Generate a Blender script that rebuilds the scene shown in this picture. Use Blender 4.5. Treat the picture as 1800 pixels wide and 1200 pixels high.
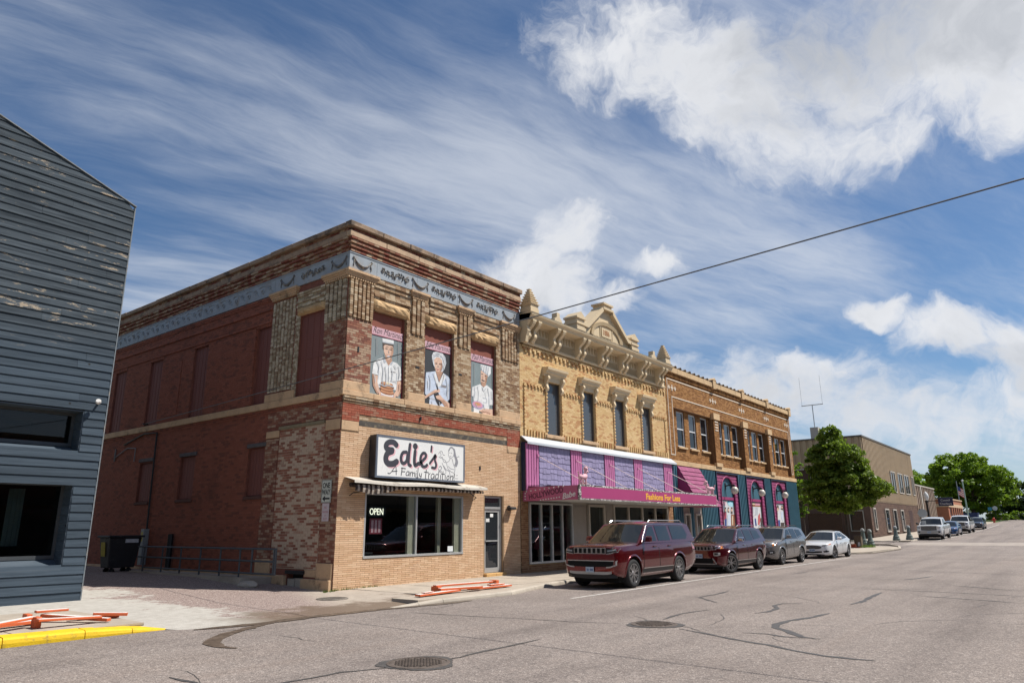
import bpy, bmesh, math, random
import numpy as np
from mathutils import Vector, Matrix

random.seed(7)
RNG = np.random.default_rng(11)
for _o in list(bpy.data.objects):
    bpy.data.objects.remove(_o)
SC = bpy.context.scene
COL = SC.collection

# ------------------------------------------------------------------ camera
cam_d = bpy.data.cameras.new('camera')
cam = bpy.data.objects.new('camera', cam_d)
COL.objects.link(cam)
cam_d.sensor_width = 36.0
cam_d.lens = 24.738
cam_d.clip_start = 0.1
cam_d.clip_end = 5000
_R = [[0.61861, -0.78566, -0.007784], [-0.196529, -0.164319, 0.966631], [0.760722, 0.596437, 0.256055]]
cam.matrix_world = Matrix(((_R[0][0], _R[1][0], -_R[2][0], -12.39),
                           (_R[0][1], _R[1][1], -_R[2][1], -15.77),
                           (_R[0][2], _R[1][2], -_R[2][2], 1.65), (0, 0, 0, 1)))
SC.camera = cam

# ------------------------------------------------------------------ exposure
SC.view_settings.view_transform = 'Standard'
SC.view_settings.look = 'None'
SC.view_settings.gamma = 1.0
SC.view_settings.exposure = 0.44
SC.view_settings.use_curve_mapping = False
SC.cycles.max_bounces = 6
SC.cycles.diffuse_bounces = 3
SC.cycles.glossy_bounces = 4
SC.cycles.transparent_max_bounces = 12
SC.cycles.transmission_bounces = 4
SC.cycles.use_denoising = True

# ------------------------------------------------------------------ sun
SUN = Vector((0.46, -0.50, 1.0)).normalized()          # towards the sun
sun_d = bpy.data.lights.new('sun', 'SUN')
sun_d.energy = 5.0
sun_d.angle = math.radians(0.53)
sun_d.color = (1.0, 0.955, 0.88)
sun = bpy.data.objects.new('sun', sun_d)
sun.rotation_euler = (-SUN).to_track_quat('-Z', 'Y').to_euler()
sun.location = (20, -30, 60)
COL.objects.link(sun)

# ------------------------------------------------------------------ world: clear sky, streaky high cloud, fair-weather cumulus
CUM = [
 (0.8,0.254,0.544,3.91,-8.64,-1.65,-5.42,-2.93,9.39,0.95),
 (0.86,0.188,0.474,2.56,-7.38,-1.6,-6.94,-3.53,14.03,0.95),
 (0.837,0.116,0.535,1.9,-5.77,-1.58,-5.23,-2.24,8.73,1.1),
 (0.851,0.014,0.526,1.84,-7.65,-2.63,-5.03,-1.77,8.25,1.05),
 (0.884,-0.027,0.467,2.2,-13.87,-4.86,-5.94,-2.09,11.16,0.9),
 (0.705,0.38,0.599,4.84,-7.7,-0.8,-7.67,-5.1,12.31,0.6),
 (0.749,0.322,0.58,7.35,-13.46,-2,-9.1,-5.47,14.83,0.7),
 (0.885,0.118,0.451,4.44,-16.87,-4.24,-15.75,-7.38,32.81,0.6),
 (0.758,0.552,0.348,7.81,-10.56,-0.25,-3.99,-3.22,13.81,1.1),
 (0.77,0.491,0.408,11.29,-16.97,-0.89,-7.57,-5.74,21.18,0.85),
 (0.794,0.51,0.331,9.2,-13.93,-0.62,-4.67,-3.68,16.87,1),
 (0.827,0.465,0.317,11.64,-19.84,-1.24,-7.57,-5.87,28.34,0.9),
 (0.841,0.408,0.355,11.52,-22.01,-1.97,-15.49,-11.21,49.68,0.75),
 (0.95,0.165,0.266,7.25,-33.62,-5.04,-11.83,-8.54,47.57,0.8),
 (0.969,0.101,0.225,2.45,-17.46,-2.58,-5.44,-4.35,25.38,1),
 (0.978,0.036,0.205,1.19,-16.57,-2.57,-4.25,-3.55,20.9,1.05),
 (0.875,0.204,0.438,9.24,-27.69,-5.57,-13.99,-7.53,31.45,0.5),
 (0.927,0.337,0.166,1.56,-3.94,-0.25,-2.2,-2.43,17.15,0.62),
 (0.981,0.133,0.139,0.91,-5.47,-0.48,-2.63,-3.42,21.76,0.62),
 (0.988,0.051,0.148,0.84,-11.38,-1.28,-4.17,-4.89,29.56,0.7),
 (0.877,0.436,0.203,4.22,-8.22,-0.45,-5.61,-5.2,35.33,0.7),
 (0.801,0.526,0.286,9.91,-14.8,-0.55,-6.91,-5.63,29.76,0.8),
 (0.9,0.379,0.215,8.86,-20.21,-1.44,-9.82,-8.89,56.73,0.35),
 (0.948,0.251,0.197,3.35,-11.64,-1.1,-6.2,-5.96,37.43,0.6),
]
GRY = [
 (0.817,0.12,0.565,2.18,-6.18,-1.72,-6.74,-2.84,10.41,1.25),
 (0.804,0.234,0.546,8.12,-18.83,-3.88,-14.44,-7.54,24.52,0.4),
 (0.843,0.187,0.505,3.37,-9.29,-2.1,-13.58,-6.72,25.14,0.4),
 (0.85,0.003,0.527,2.78,-12.17,-4.33,-10.88,-3.7,17.6,0.7),
 (0.766,0.559,0.317,10.55,-14.27,-0.32,-7.66,-6.24,29.47,0.35),
 (0.98,0.049,0.19,1.13,-13.83,-1.96,-7.73,-7.02,41.61,0.45),
 (0.973,0.104,0.205,3.25,-23.74,-3.22,-12.26,-10.74,63.71,0.3),
 (0.949,0.27,0.162,1.35,-4.23,-0.31,-4.23,-4.85,32.93,0.25),
]
world = bpy.data.worlds.new('World')
SC.world = world
world.use_nodes = True
wt = world.node_tree
wt.nodes.clear()


class E:
    """tiny arithmetic over shader sockets"""
    tree = wt

    def __init__(s, sock): s.s = sock

    @staticmethod
    def put(inp, v):
        if isinstance(v, E): E.tree.links.new(v.s, inp)
        else: inp.default_value = v

    @staticmethod
    def m(op, *a, clamp=False):
        n = E.tree.nodes.new('ShaderNodeMath'); n.operation = op; n.use_clamp = clamp
        for i, v in enumerate(a): E.put(n.inputs[i], v)
        return E(n.outputs[0])

    def __add__(s, o): return E.m('ADD', s, o)
    def __radd__(s, o): return E.m('ADD', o, s)
    def __sub__(s, o): return E.m('SUBTRACT', s, o)
    def __rsub__(s, o): return E.m('SUBTRACT', o, s)
    def __mul__(s, o): return E.m('MULTIPLY', s, o)
    def __rmul__(s, o): return E.m('MULTIPLY', o, s)
    def __truediv__(s, o): return E.m('DIVIDE', s, o)
    def __rtruediv__(s, o): return E.m('DIVIDE', o, s)


def e_max(a, b): return E.m('MAXIMUM', a, b)
def e_smax(a, b, k): return E.m('SMOOTH_MAX', a, b, k)


def e_step(x, lo, hi):
    n = E.tree.nodes.new('ShaderNodeMapRange'); n.interpolation_type = 'SMOOTHSTEP'
    E.put(n.inputs['Value'], x); n.inputs['From Min'].default_value = lo; n.inputs['From Max'].default_value = hi
    return E(n.outputs['Result'])


def v_dot(a, c):
    n = E.tree.nodes.new('ShaderNodeVectorMath'); n.operation = 'DOT_PRODUCT'
    E.put(n.inputs[0], a); n.inputs[1].default_value = c
    return E(n.outputs['Value'])


def v_mk(x, y, z):
    n = E.tree.nodes.new('ShaderNodeCombineXYZ')
    for i, v in enumerate((x, y, z)): E.put(n.inputs[i], v)
    return E(n.outputs[0])


def e_noise(vec, scale, detail=5, rough=.55, dist=0.0, lac=2.0):
    n = E.tree.nodes.new('ShaderNodeTexNoise')
    E.put(n.inputs['Vector'], vec)
    for k, v in (('Scale', scale), ('Detail', detail), ('Roughness', rough), ('Distortion', dist), ('Lacunarity', lac)):
        n.inputs[k].default_value = v
    return E(n.outputs['Fac'])


def e_mix(f, a, b):
    n = E.tree.nodes.new('ShaderNodeMix'); n.data_type = 'RGBA'; n.clamp_factor = True
    E.put(n.inputs[0], f)
    for i, v in ((6, a), (7, b)):
        if isinstance(v, E): E.tree.links.new(v.s, n.inputs[i])
        else: n.inputs[i].default_value = (*v, 1)
    return E(n.outputs[2])


tc = wt.nodes.new('ShaderNodeTexCoord')
nrm = wt.nodes.new('ShaderNodeVectorMath'); nrm.operation = 'NORMALIZE'
wt.links.new(tc.outputs['Generated'], nrm.inputs[0])
D = E(nrm.outputs[0])
sky = wt.nodes.new('ShaderNodeTexSky')
sky.sky_type = 'NISHITA'
sky.sun_disc = False
sky.sun_elevation = math.asin(SUN.z)
sky.sun_rotation = math.atan2(SUN.x, SUN.y)
sky.altitude = 300
sky.air_density = 1.0
sky.dust_density = 0.6
sky.ozone_density = 3.2
_mm = wt.nodes.new('ShaderNodeMix'); _mm.data_type = 'RGBA'; _mm.blend_type = 'MULTIPLY'; _mm.inputs[0].default_value = 1.0
wt.links.new(sky.outputs[0], _mm.inputs[6]); _mm.inputs[7].default_value = (.80, .95, 1.06, 1)      # a polarising filter on the lens
SKY = E(_mm.outputs[2])
dz = v_dot(D, (0, 0, 1))
# high cirrus on a plane, combed along the wind
iz = 1.0 / (e_max(dz, 0.0) + 0.09)
ca, sa = math.cos(math.radians(-18)), math.sin(math.radians(-18))
pu = v_dot(D, (ca, sa, 0)) * iz
pv = v_dot(D, (-sa, ca, 0)) * iz
warp = e_noise(v_mk(pu * .5, pv * .8, 0), 1.6, 4, .55)
pv2 = pv + (warp - .5) * .38
big = e_noise(v_mk(pu * .45, pv2 * 1.0, 3.1), 1.25, 4, .55)
fib = e_noise(v_mk(pu * .75, pv2 * 3.0, 7.7), 1.9, 10, .66, .15)
fin = e_noise(v_mk(pu * 1.6, pv2 * 7.0, 1.7), 3.2, 6, .65, .5)
cir = e_step(big * .78 + fib * .44 + fin * .14, 0.52, 0.92)
cir = cir * (0.45 + 0.55 * e_step(big, .36, .60))
def v_warp(vec, scale, amp, detail=4):
    n = wt.nodes.new('ShaderNodeTexNoise'); E.put(n.inputs['Vector'], vec); n.inputs['Scale'].default_value = scale; n.inputs['Detail'].default_value = detail
    a = wt.nodes.new('ShaderNodeVectorMath'); a.operation = 'SUBTRACT'; wt.links.new(n.outputs['Color'], a.inputs[0]); a.inputs[1].default_value = (.5, .5, .5)
    b = wt.nodes.new('ShaderNodeVectorMath'); b.operation = 'SCALE'; wt.links.new(a.outputs[0], b.inputs[0]); b.inputs['Scale'].default_value = amp
    c = wt.nodes.new('ShaderNodeVectorMath'); c.operation = 'ADD'; E.put(c.inputs[0], vec); wt.links.new(b.outputs[0], c.inputs[1])
    return E(c.outputs[0])


D0 = D
D = v_warp(v_warp(D0, 7.0, .12), 26.0, .045)
hz = 1.0 - e_step(dz, 0.0, 0.20)                        # thin veil lying low over the horizon
n1 = e_noise(D, 7.0, 10, .60, .15)
n2 = e_noise(D, 17.0, 7, .62, .3)
n3 = e_noise(D, 55.0, 5, .65)


def field(blobs):
    f = None
    for (cx, cy, cz, ux, uy, uz, vx, vy, vz, w) in blobs:
        u = v_dot(D, (ux, uy, uz)) - (cx * ux + cy * uy + cz * uz)
        v = v_dot(D, (vx, vy, vz)) - (cx * vx + cy * vy + cz * vz)
        b = w * (1.0 - (u * u + v * v + 4.0 * (1.0 - v_dot(D, (cx, cy, cz)))))
        f = b if f is None else e_smax(f, b, .25)
    return e_max(f, -2.4)


F = field(CUM)
G = field(GRY)
low = e_noise(v_mk(v_dot(D, (1, 0, 0)), v_dot(D, (0, 1, 0)), dz * 2.6), 3.3, 4, .5)
far = (low - .78) * 30.0 - 8.0 * e_step(dz, .25, .45)
F = e_max(F, far)
raw = F * 1.55 + (n1 - .5) * 4.4 + (n2 - .5) * 2.4 + (n3 - .5) * .9
cum = e_step(raw, -0.45, 1.6)
core = e_step(raw, 0.5, 2.6)
gray = e_step(G * .8 + (n1 - .5) * 2.2 + (n2 - .5) * .8, -0.35, 1.15)
belly = e_step(e_noise(D, 9.0, 6, .55, .2), .42, .62)
gray = e_max(gray, core * (1.0 - belly) * .34)
K = 0.69 / 0.068
ccol = e_mix(gray, (.88 * K, .895 * K, .93 * K), (.54 * K, .565 * K, .61 * K))
ccol = e_mix(e_step(dz, .25, .0) * .25, ccol, (.70 * K, .76 * K, .86 * K))
skyc = e_mix(cir * .66, SKY, (.78 * K, .82 * K, .89 * K))
skyc = e_mix(hz * .38, skyc, (.62 * K, .70 * K, .82 * K))
out = e_mix(cum * .96, skyc, ccol)
bg = wt.nodes.new('ShaderNodeBackground')
bg.inputs['Strength'].default_value = 0.068
wt.links.new(out.s, bg.inputs['Color'])
wo = wt.nodes.new('ShaderNodeOutputWorld')
wt.links.new(bg.outputs[0], wo.inputs['Surface'])
world.cycles.sampling_method = 'MANUAL'
world.cycles.sample_map_resolution = 512

# ================================================================== helpers
class MB:
    """collects faces, then links them as ONE mesh object"""
    def __init__(s): s.v = []; s.f = []; s.i = []; s.mi = 0

    def add(s, pts, faces):
        b = len(s.v); s.v.extend([tuple(p) for p in pts])
        for f in faces: s.f.append([b + k for k in f]); s.i.append(s.mi)
        return s

    def poly(s, pts): return s.add(pts, [list(range(len(pts)))])

    def box(s, x0, y0, z0, x1, y1, z1):
        x0, x1 = min(x0, x1), max(x0, x1); y0, y1 = min(y0, y1), max(y0, y1); z0, z1 = min(z0, z1), max(z0, z1)
        return s.add([(x0, y0, z0), (x1, y0, z0), (x1, y1, z0), (x0, y1, z0), (x0, y0, z1), (x1, y0, z1), (x1, y1, z1), (x0, y1, z1)],
                     [(0, 3, 2, 1), (4, 5, 6, 7), (0, 1, 5, 4), (1, 2, 6, 5), (2, 3, 7, 6), (3, 0, 4, 7)])

    def obox(s, c, ax, ay, az):
        """oriented box: centre and three half-axes"""
        c, ax, ay, az = map(Vector, (c, ax, ay, az))
        p = [c + sx * ax + sy * ay + sz * az for sz in (-1, 1) for sx, sy in ((-1, -1), (1, -1), (1, 1), (-1, 1))]
        return s.add(p, [(0, 3, 2, 1), (4, 5, 6, 7), (0, 1, 5, 4), (1, 2, 6, 5), (2, 3, 7, 6), (3, 0, 4, 7)])

    def prism(s, pts, axis, a, b):
        """polygon extruded along an axis; x: pts (y,z)  y: pts (x,z)  z: pts (x,y)"""
        mk = {'x': lambda p, t: (t, p[0], p[1]), 'y': lambda p, t: (p[0], t, p[1]), 'z': lambda p, t: (p[0], p[1], t)}[axis]
        n = len(pts)
        ar = sum(pts[i][0] * pts[(i + 1) % n][1] - pts[(i + 1) % n][0] * pts[i][1] for i in range(n))
        if (ar > 0) == (axis == 'y'): pts = pts[::-1]
        if a > b: a, b = b, a
        return s.add([mk(p, a) for p in pts] + [mk(p, b) for p in pts],
                     [list(range(n))[::-1], list(range(n, 2 * n))] + [(i, (i + 1) % n, n + (i + 1) % n, n + i) for i in range(n)])

    def cyl(s, p0, p1, r0, r1=None, n=10, cap=True):
        r1 = r0 if r1 is None else r1
        p0, p1 = Vector(p0), Vector(p1); d = (p1 - p0).normalized()
        a = d.orthogonal().normalized(); b = d.cross(a)
        R = [[p + r * (math.cos(t) * a + math.sin(t) * b) for t in [2 * math.pi * k / n for k in range(n)]] for p, r in ((p0, r0), (p1, r1))]
        f = [(i, (i + 1) % n, n + (i + 1) % n, n + i) for i in range(n)]
        if cap: f += [list(range(n))[::-1], list(range(n, 2 * n))]
        return s.add(R[0] + R[1], f)

    def tube(s, pts, r, n=6):
        pts = [Vector(p) for p in pts]; rings = []
        up = None
        for i, p in enumerate(pts):
            d = (pts[min(i + 1, len(pts) - 1)] - pts[max(i - 1, 0)]).normalized()
            if up is None: up = d.orthogonal().normalized()
            up = (up - d * up.dot(d)).normalized(); w = d.cross(up)
            rr = r[i] if isinstance(r, (list, tuple)) else r
            rings += [p + rr * (math.cos(2 * math.pi * k / n) * up + math.sin(2 * math.pi * k / n) * w) for k in range(n)]
        f = []
        for i in range(len(pts) - 1):
            for k in range(n):
                f.append((i * n + k, i * n + (k + 1) % n, (i + 1) * n + (k + 1) % n, (i + 1) * n + k))
        f += [list(range(n))[::-1], [len(rings) - n + k for k in range(n)]]
        return s.add(rings, f)

    def lathe(s, prof, c=(0, 0, 0), n=16):
        c = Vector(c); pts = []; f = []
        for r, z in prof:
            pts += [c + Vector((r * math.cos(2 * math.pi * k / n), r * math.sin(2 * math.pi * k / n), z)) for k in range(n)]
        for i in range(len(prof) - 1):
            for k in range(n): f.append((i * n + k, i * n + (k + 1) % n, (i + 1) * n + (k + 1) % n, (i + 1) * n + k))
        f += [list(range(n))[::-1], [len(pts) - n + k for k in range(n)]]
        return s.add(pts, f)

    def grid(s, P, close=False):
        """P[i][j] points"""
        n, m = len(P), len(P[0]); f = []
        for i in range(n - 1):
            for j in range(m - 1): f.append((i * m + j, i * m + j + 1, (i + 1) * m + j + 1, (i + 1) * m + j))
            if close: f.append((i * m + m - 1, i * m, (i + 1) * m, (i + 1) * m + m - 1))
        return s.add([p for r in P for p in r], f)

    def mesh(s, name, mats=(), smooth=False):
        me = bpy.data.meshes.new(name)
        me.from_pydata(s.v, [], s.f)
        for m in mats: me.materials.append(m)
        if len(mats) > 1: me.polygons.foreach_set('material_index', s.i)
        if smooth:
            me.polygons.foreach_set('use_smooth', [True] * len(me.polygons))
            if smooth != 'all':
                try: me.set_sharp_from_angle(angle=math.radians(smooth if isinstance(smooth, (int, float)) and smooth > 1 else 35))
                except Exception: pass
        me.update()
        return me

    def build(s, name, mats, parent=None, smooth=False, **kw):
        if not isinstance(mats, (list, tuple)): mats = [mats]
        return link(name, s.mesh(name, mats, smooth), parent, **kw)


ORIGIN = {}


def link(name, me, parent=None, loc=None, label=None, cat=None, group=None, kind=None):
    o = bpy.data.objects.new(name, me); COL.objects.link(o)
    if parent is not None:
        o.parent = parent
        if parent.name in ORIGIN: o.location = -ORIGIN[parent.name]
    if loc is not None: o.location = loc
    for k, v in (('label', label), ('category', cat), ('group', group), ('kind', kind)):
        if v: o[k] = v
    return o


def thing(name, label, cat, loc, group=None, rz=0.0, local=False):
    """an Empty at a thing's base; its parts are given in world coordinates unless local"""
    o = bpy.data.objects.new(name, None); COL.objects.link(o)
    o.location = loc; o.rotation_euler = (0, 0, rz); o.empty_display_size = .3
    o['label'] = label; o['category'] = cat
    if group: o['group'] = group
    if not local: ORIGIN[o.name] = Vector(loc)
    return o


def copy_tree(o, parent=None):
    c = o.copy(); COL.objects.link(c)
    if parent is not None: c.parent = parent
    for ch in [x for x in o.children]: copy_tree(ch, c)
    return c


def bevel(o, w, seg=2, ang=30):
    m = o.modifiers.new('bevel', 'BEVEL'); m.width = w; m.segments = seg; m.limit_method = 'ANGLE'; m.angle_limit = math.radians(ang)
    m.harden_normals = False
    return o


# ------------------------------------------------------------------ materials
def new_mat(name):
    m = bpy.data.materials.new(name); m.use_nodes = True
    nt = m.node_tree; b = nt.nodes['Principled BSDF']
    return m, nt, b


def nd(nt, t, **kw):
    n = nt.nodes.new(t)
    for k, v in kw.items(): setattr(n, k, v)
    return n


def tex_noise(nt, scale, detail=4, rough=.6, vec=None, stretch=None):
    g = nd(nt, 'ShaderNodeNewGeometry')
    src = g.outputs['Position'] if vec is None else vec
    if stretch:
        mp = nd(nt, 'ShaderNodeMapping'); mp.inputs['Scale'].default_value = stretch
        nt.links.new(src, mp.inputs['Vector']); src = mp.outputs[0]
    n = nd(nt, 'ShaderNodeTexNoise'); nt.links.new(src, n.inputs['Vector'])
    n.inputs['Scale'].default_value = scale; n.inputs['Detail'].default_value = detail; n.inputs['Roughness'].default_value = rough
    return n.outputs['Fac']


def ramp(nt, fac, stops, interp='LINEAR'):
    r = nd(nt, 'ShaderNodeValToRGB'); nt.links.new(fac, r.inputs[0]); cr = r.color_ramp; cr.interpolation = interp
    while len(cr.elements) < len(stops): cr.elements.new(.5)
    for e, (p, c) in zip(cr.elements, stops): e.position = p; e.color = (*c, 1) if len(c) == 3 else c
    return r.outputs[0]


def mixc(nt, f, a, b, mode='MIX'):
    n = nd(nt, 'ShaderNodeMix', data_type='RGBA', blend_type=mode)
    for i, v in ((0, f), (6, a), (7, b)):
        if isinstance(v, (int, float)): n.inputs[i].default_value = v
        elif isinstance(v, tuple): n.inputs[i].default_value = (*v, 1)
        else: nt.links.new(v, n.inputs[i])
    return n.outputs[2]


def step(nt, x, lo, hi):
    n = nd(nt, 'ShaderNodeMapRange', interpolation_type='SMOOTHSTEP'); nt.links.new(x, n.inputs[0])
    n.inputs[1].default_value = lo; n.inputs[2].default_value = hi
    return n.outputs[0]


def mth(nt, op, a, b=None):
    n = nd(nt, 'ShaderNodeMath', operation=op)
    for i, v in enumerate((a, b)):
        if v is None: continue
        if isinstance(v, (int, float)): n.inputs[i].default_value = v
        else: nt.links.new(v, n.inputs[i])
    return n.outputs[0]


def do_bump(nt, b, h, strength, dist=.02):
    n = nd(nt, 'ShaderNodeBump'); n.inputs['Strength'].default_value = strength; n.inputs['Distance'].default_value = dist
    nt.links.new(h, n.inputs['Height']); nt.links.new(n.outputs[0], b.inputs['Normal'])


_MC = {}


def pm(col, rough=.7, var=.18, scale=2.5, metal=0.0, bump=.0, bscale=45, spec=.4, coat=0.0, dirt=None, dirt_amt=.5, dscale=1.2, stretch=None, name=None, rnd=0.0):
    """painted / stone / metal surface: base colour with uneven tone, optional dirt and relief"""
    key = (col, rough, var, scale, metal, bump, bscale, spec, coat, dirt, dirt_amt, dscale, stretch, rnd)
    if key in _MC: return _MC[key]
    m, nt, b = new_mat(name or 'surface')
    n = tex_noise(nt, scale, 5, .6, stretch=stretch)
    lo = tuple(c * (1 - var) for c in col); hi = tuple(min(1, c * (1 + var)) for c in col)
    c = ramp(nt, n, [(.25, lo), (.75, hi)])
    if dirt:
        d = step(nt, tex_noise(nt, dscale, 7, .68, stretch=stretch), .64 - .28 * dirt_amt, .80 - .2 * dirt_amt)
        c = mixc(nt, mth(nt, 'MULTIPLY', d, .85), c, dirt)
    if rnd:
        oi = nd(nt, 'ShaderNodeObjectInfo')
        hs = nd(nt, 'ShaderNodeHueSaturation'); nt.links.new(c, hs.inputs['Color'])
        nt.links.new(mth(nt, 'ADD', mth(nt, 'MULTIPLY', oi.outputs['Random'], 2 * rnd), 1 - rnd), hs.inputs['Value'])
        c = hs.outputs[0]
    nt.links.new(c, b.inputs['Base Color'])
    b.inputs['Roughness'].default_value = rough; b.inputs['Metallic'].default_value = metal
    b.inputs['Specular IOR Level'].default_value = spec; b.inputs['Coat Weight'].default_value = coat
    if coat: b.inputs['Coat Roughness'].default_value = .03
    if bump: do_bump(nt, b, tex_noise(nt, bscale, 6, .65, stretch=stretch), bump, .02)
    _MC[key] = m
    return m


def brick_mat(name, cols, over=None, over_amt=.5, over_scale=3.0, grime=(.06, .05, .045), grime_amt=.3, rough=.88, gscale=.7, weights=None, fine=1.0):
    """each brick its own fired colour (per piece), old paint in patches, grime in drifts"""
    m, nt, b = new_mat(name)
    g = nd(nt, 'ShaderNodeNewGeometry'); oi = nd(nt, 'ShaderNodeObjectInfo')
    at = nd(nt, 'ShaderNodeAttribute', attribute_name='tone')
    r = mth(nt, 'FRACT', mth(nt, 'ADD', at.outputs['Fac'], mth(nt, 'MULTIPLY', oi.outputs['Random'], 7.31)))
    st = [(k / len(cols), c) for k, c in enumerate(cols)] if weights is None else list(zip(weights, cols))
    c = ramp(nt, r, st, 'CONSTANT')
    n = tex_noise(nt, 28, 4, .65)
    c = mixc(nt, .5 * fine, c, ramp(nt, n, [(.3, (.72, .72, .72)), (.7, (1, 1, 1))]), 'MULTIPLY')
    if over:
        r2 = mth(nt, 'FRACT', mth(nt, 'MULTIPLY', r, 17.7))
        f = mth(nt, 'ADD', mth(nt, 'MULTIPLY', tex_noise(nt, over_scale, 7, .7), .9), mth(nt, 'MULTIPLY', r2, .75))
        f = step(nt, f, 1.06 - over_amt * .70, 1.30 - over_amt * .66)
        c = mixc(nt, mth(nt, 'MULTIPLY', f, .9), c, over)
    d = step(nt, tex_noise(nt, gscale, 8, .68), .66 - .3 * grime_amt, .86 - .2 * grime_amt)
    c = mixc(nt, mth(nt, 'MULTIPLY', d, .75), c, grime)
    nt.links.new(c, b.inputs['Base Color'])
    b.inputs['Roughness'].default_value = rough; b.inputs['Specular IOR Level'].default_value = .25
    do_bump(nt, b, n, .2, .01)
    return m


def glass_mat(name, col=(.022, .025, .029), rough=.015, spec=.9, wav=.02):
    """dark glazing in front of an unlit room: mostly mirror at grazing angles"""
    m, nt, b = new_mat(name)
    b.inputs['Base Color'].default_value = (*col, 1); b.inputs['Roughness'].default_value = rough
    b.inputs['Specular IOR Level'].default_value = spec
    if wav: do_bump(nt, b, tex_noise(nt, 1.1, 2, .4), wav, .05)
    return m


def clear_glass(name, tint=(.75, .80, .80), refl=1.0):
    m, nt, b = new_mat(name)
    out = nt.nodes['Material Output']; nt.nodes.remove(b)
    tr = nd(nt, 'ShaderNodeBsdfTransparent'); tr.inputs[0].default_value = (*tint, 1)
    gl = nd(nt, 'ShaderNodeBsdfGlossy'); gl.inputs['Roughness'].default_value = .01
    lw = nd(nt, 'ShaderNodeLayerWeight'); lw.inputs[0].default_value = .5
    fr = mth(nt, 'ADD', mth(nt, 'MULTIPLY', mth(nt, 'POWER', lw.outputs['Facing'], 5.0), .96), .045)
    mx = nd(nt, 'ShaderNodeMixShader')
    nt.links.new(mth(nt, 'MINIMUM', mth(nt, 'MULTIPLY', fr, 1.15 * refl), 1.0), mx.inputs[0])
    nt.links.new(tr.outputs[0], mx.inputs[1]); nt.links.new(gl.outputs[0], mx.inputs[2]); nt.links.new(mx.outputs[0], out.inputs[0])
    return m


def emit_mat(name, col, s):
    m, nt, b = new_mat(name)
    b.inputs['Base Color'].default_value = (*col, 1); b.inputs['Emission Color'].default_value = (*col, 1); b.inputs['Emission Strength'].default_value = s
    return m


# ------------------------------------------------------------------ walls
def P3(plane, u, z, d):
    """plane ('f', Y): faces -Y, u=X ; ('s', X): faces -X, u=Y ; d = how far proud"""
    return (u, plane[1] - d, z) if plane[0] == 'f' else (plane[1] - d, u, z)


def pbox(mb, pl, u0, u1, z0, z1, d0, d1):
    a = P3(pl, u0, z0, d0); b = P3(pl, u1, z1, d1)
    return mb.box(*a, *b)


def pquad(mb, pl, pts, d):
    return mb.poly([P3(pl, u, z, d) for u, z in (pts if pl[0] == 'f' else pts[::-1])])


def hole_wall(mb, pl, u0, u1, z0, z1, holes, depth=.2, d=0.0):
    """wall skin with rectangular openings and their reveals; holes: (u0,u1,z0,z1[,depth])"""
    us = sorted({u0, u1} | {min(max(h[k], u0), u1) for h in holes for k in (0, 1)})
    zs = sorted({z0, z1} | {min(max(h[k], z0), z1) for h in holes for k in (2, 3)})
    for a, b in zip(us, us[1:]):
        for c, e in zip(zs, zs[1:]):
            m_, n_ = (a + b) / 2, (c + e) / 2
            if any(h[0] < m_ < h[1] and h[2] < n_ < h[3] for h in holes): continue
            pquad(mb, pl, [(a, c), (b, c), (b, e), (a, e)], d)
    for h in holes:
        q = h[4] if len(h) > 4 else depth
        a, b, c, e = h[:4]
        for (ua, za, ub, zb) in ((a, c, b, c), (b, c, b, e), (b, e, a, e), (a, e, a, c)):
            mb.poly([P3(pl, ua, za, d), P3(pl, ub, zb, d), P3(pl, ub, zb, d - q), P3(pl, ua, za, d - q)])
    return mb


def bricks(pl, u0, u1, z0, z1, holes=(), L=.215, H=.072, joint=.008, proud=.007, base=0.0, phase=0.0, jit=.002, bond=.5, header=0):
    """rectangles of bricks (u0,u1,z0,z1,base,proud) in running bond, cut round openings"""
    out = []
    k0 = int(math.floor((z0 - .0001) / H)); nz = int(math.ceil(z1 / H)) + 1
    one = z1 - z0 <= H * 1.06
    for k in ([k0] if one else range(k0, nz)):
        a, b = (z0, z1) if one else (max(z0, k * H), min(z1, (k + 1) * H))
        if not one and b - a < H * .35: continue
        zc = (a + b) / 2
        iv = [(u0, u1)]
        for h in holes:
            if h[2] < zc < h[3]:
                nv = []
                for s, e in iv:
                    if h[1] <= s or h[0] >= e: nv.append((s, e)); continue
                    if h[0] > s: nv.append((s, h[0]))
                    if h[1] < e: nv.append((h[1], e))
                iv = nv
        LL = L * .5 if header and k % header == 0 else L
        off = phase + (LL * bond if k % 2 else 0) + RNG.uniform(-.004, .004)
        for s, e in iv:
            i = int(math.floor((s - off) / LL))
            while off + i * LL < e:
                p, q = max(s, off + i * LL), min(e, off + (i + 1) * LL)
                i += 1
                if q - p < .03: continue
                out.append((p + joint / 2, q - joint / 2, a + joint / 2, b - joint / 2, base, proud + RNG.uniform(-jit, jit)))
    return out


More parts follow.
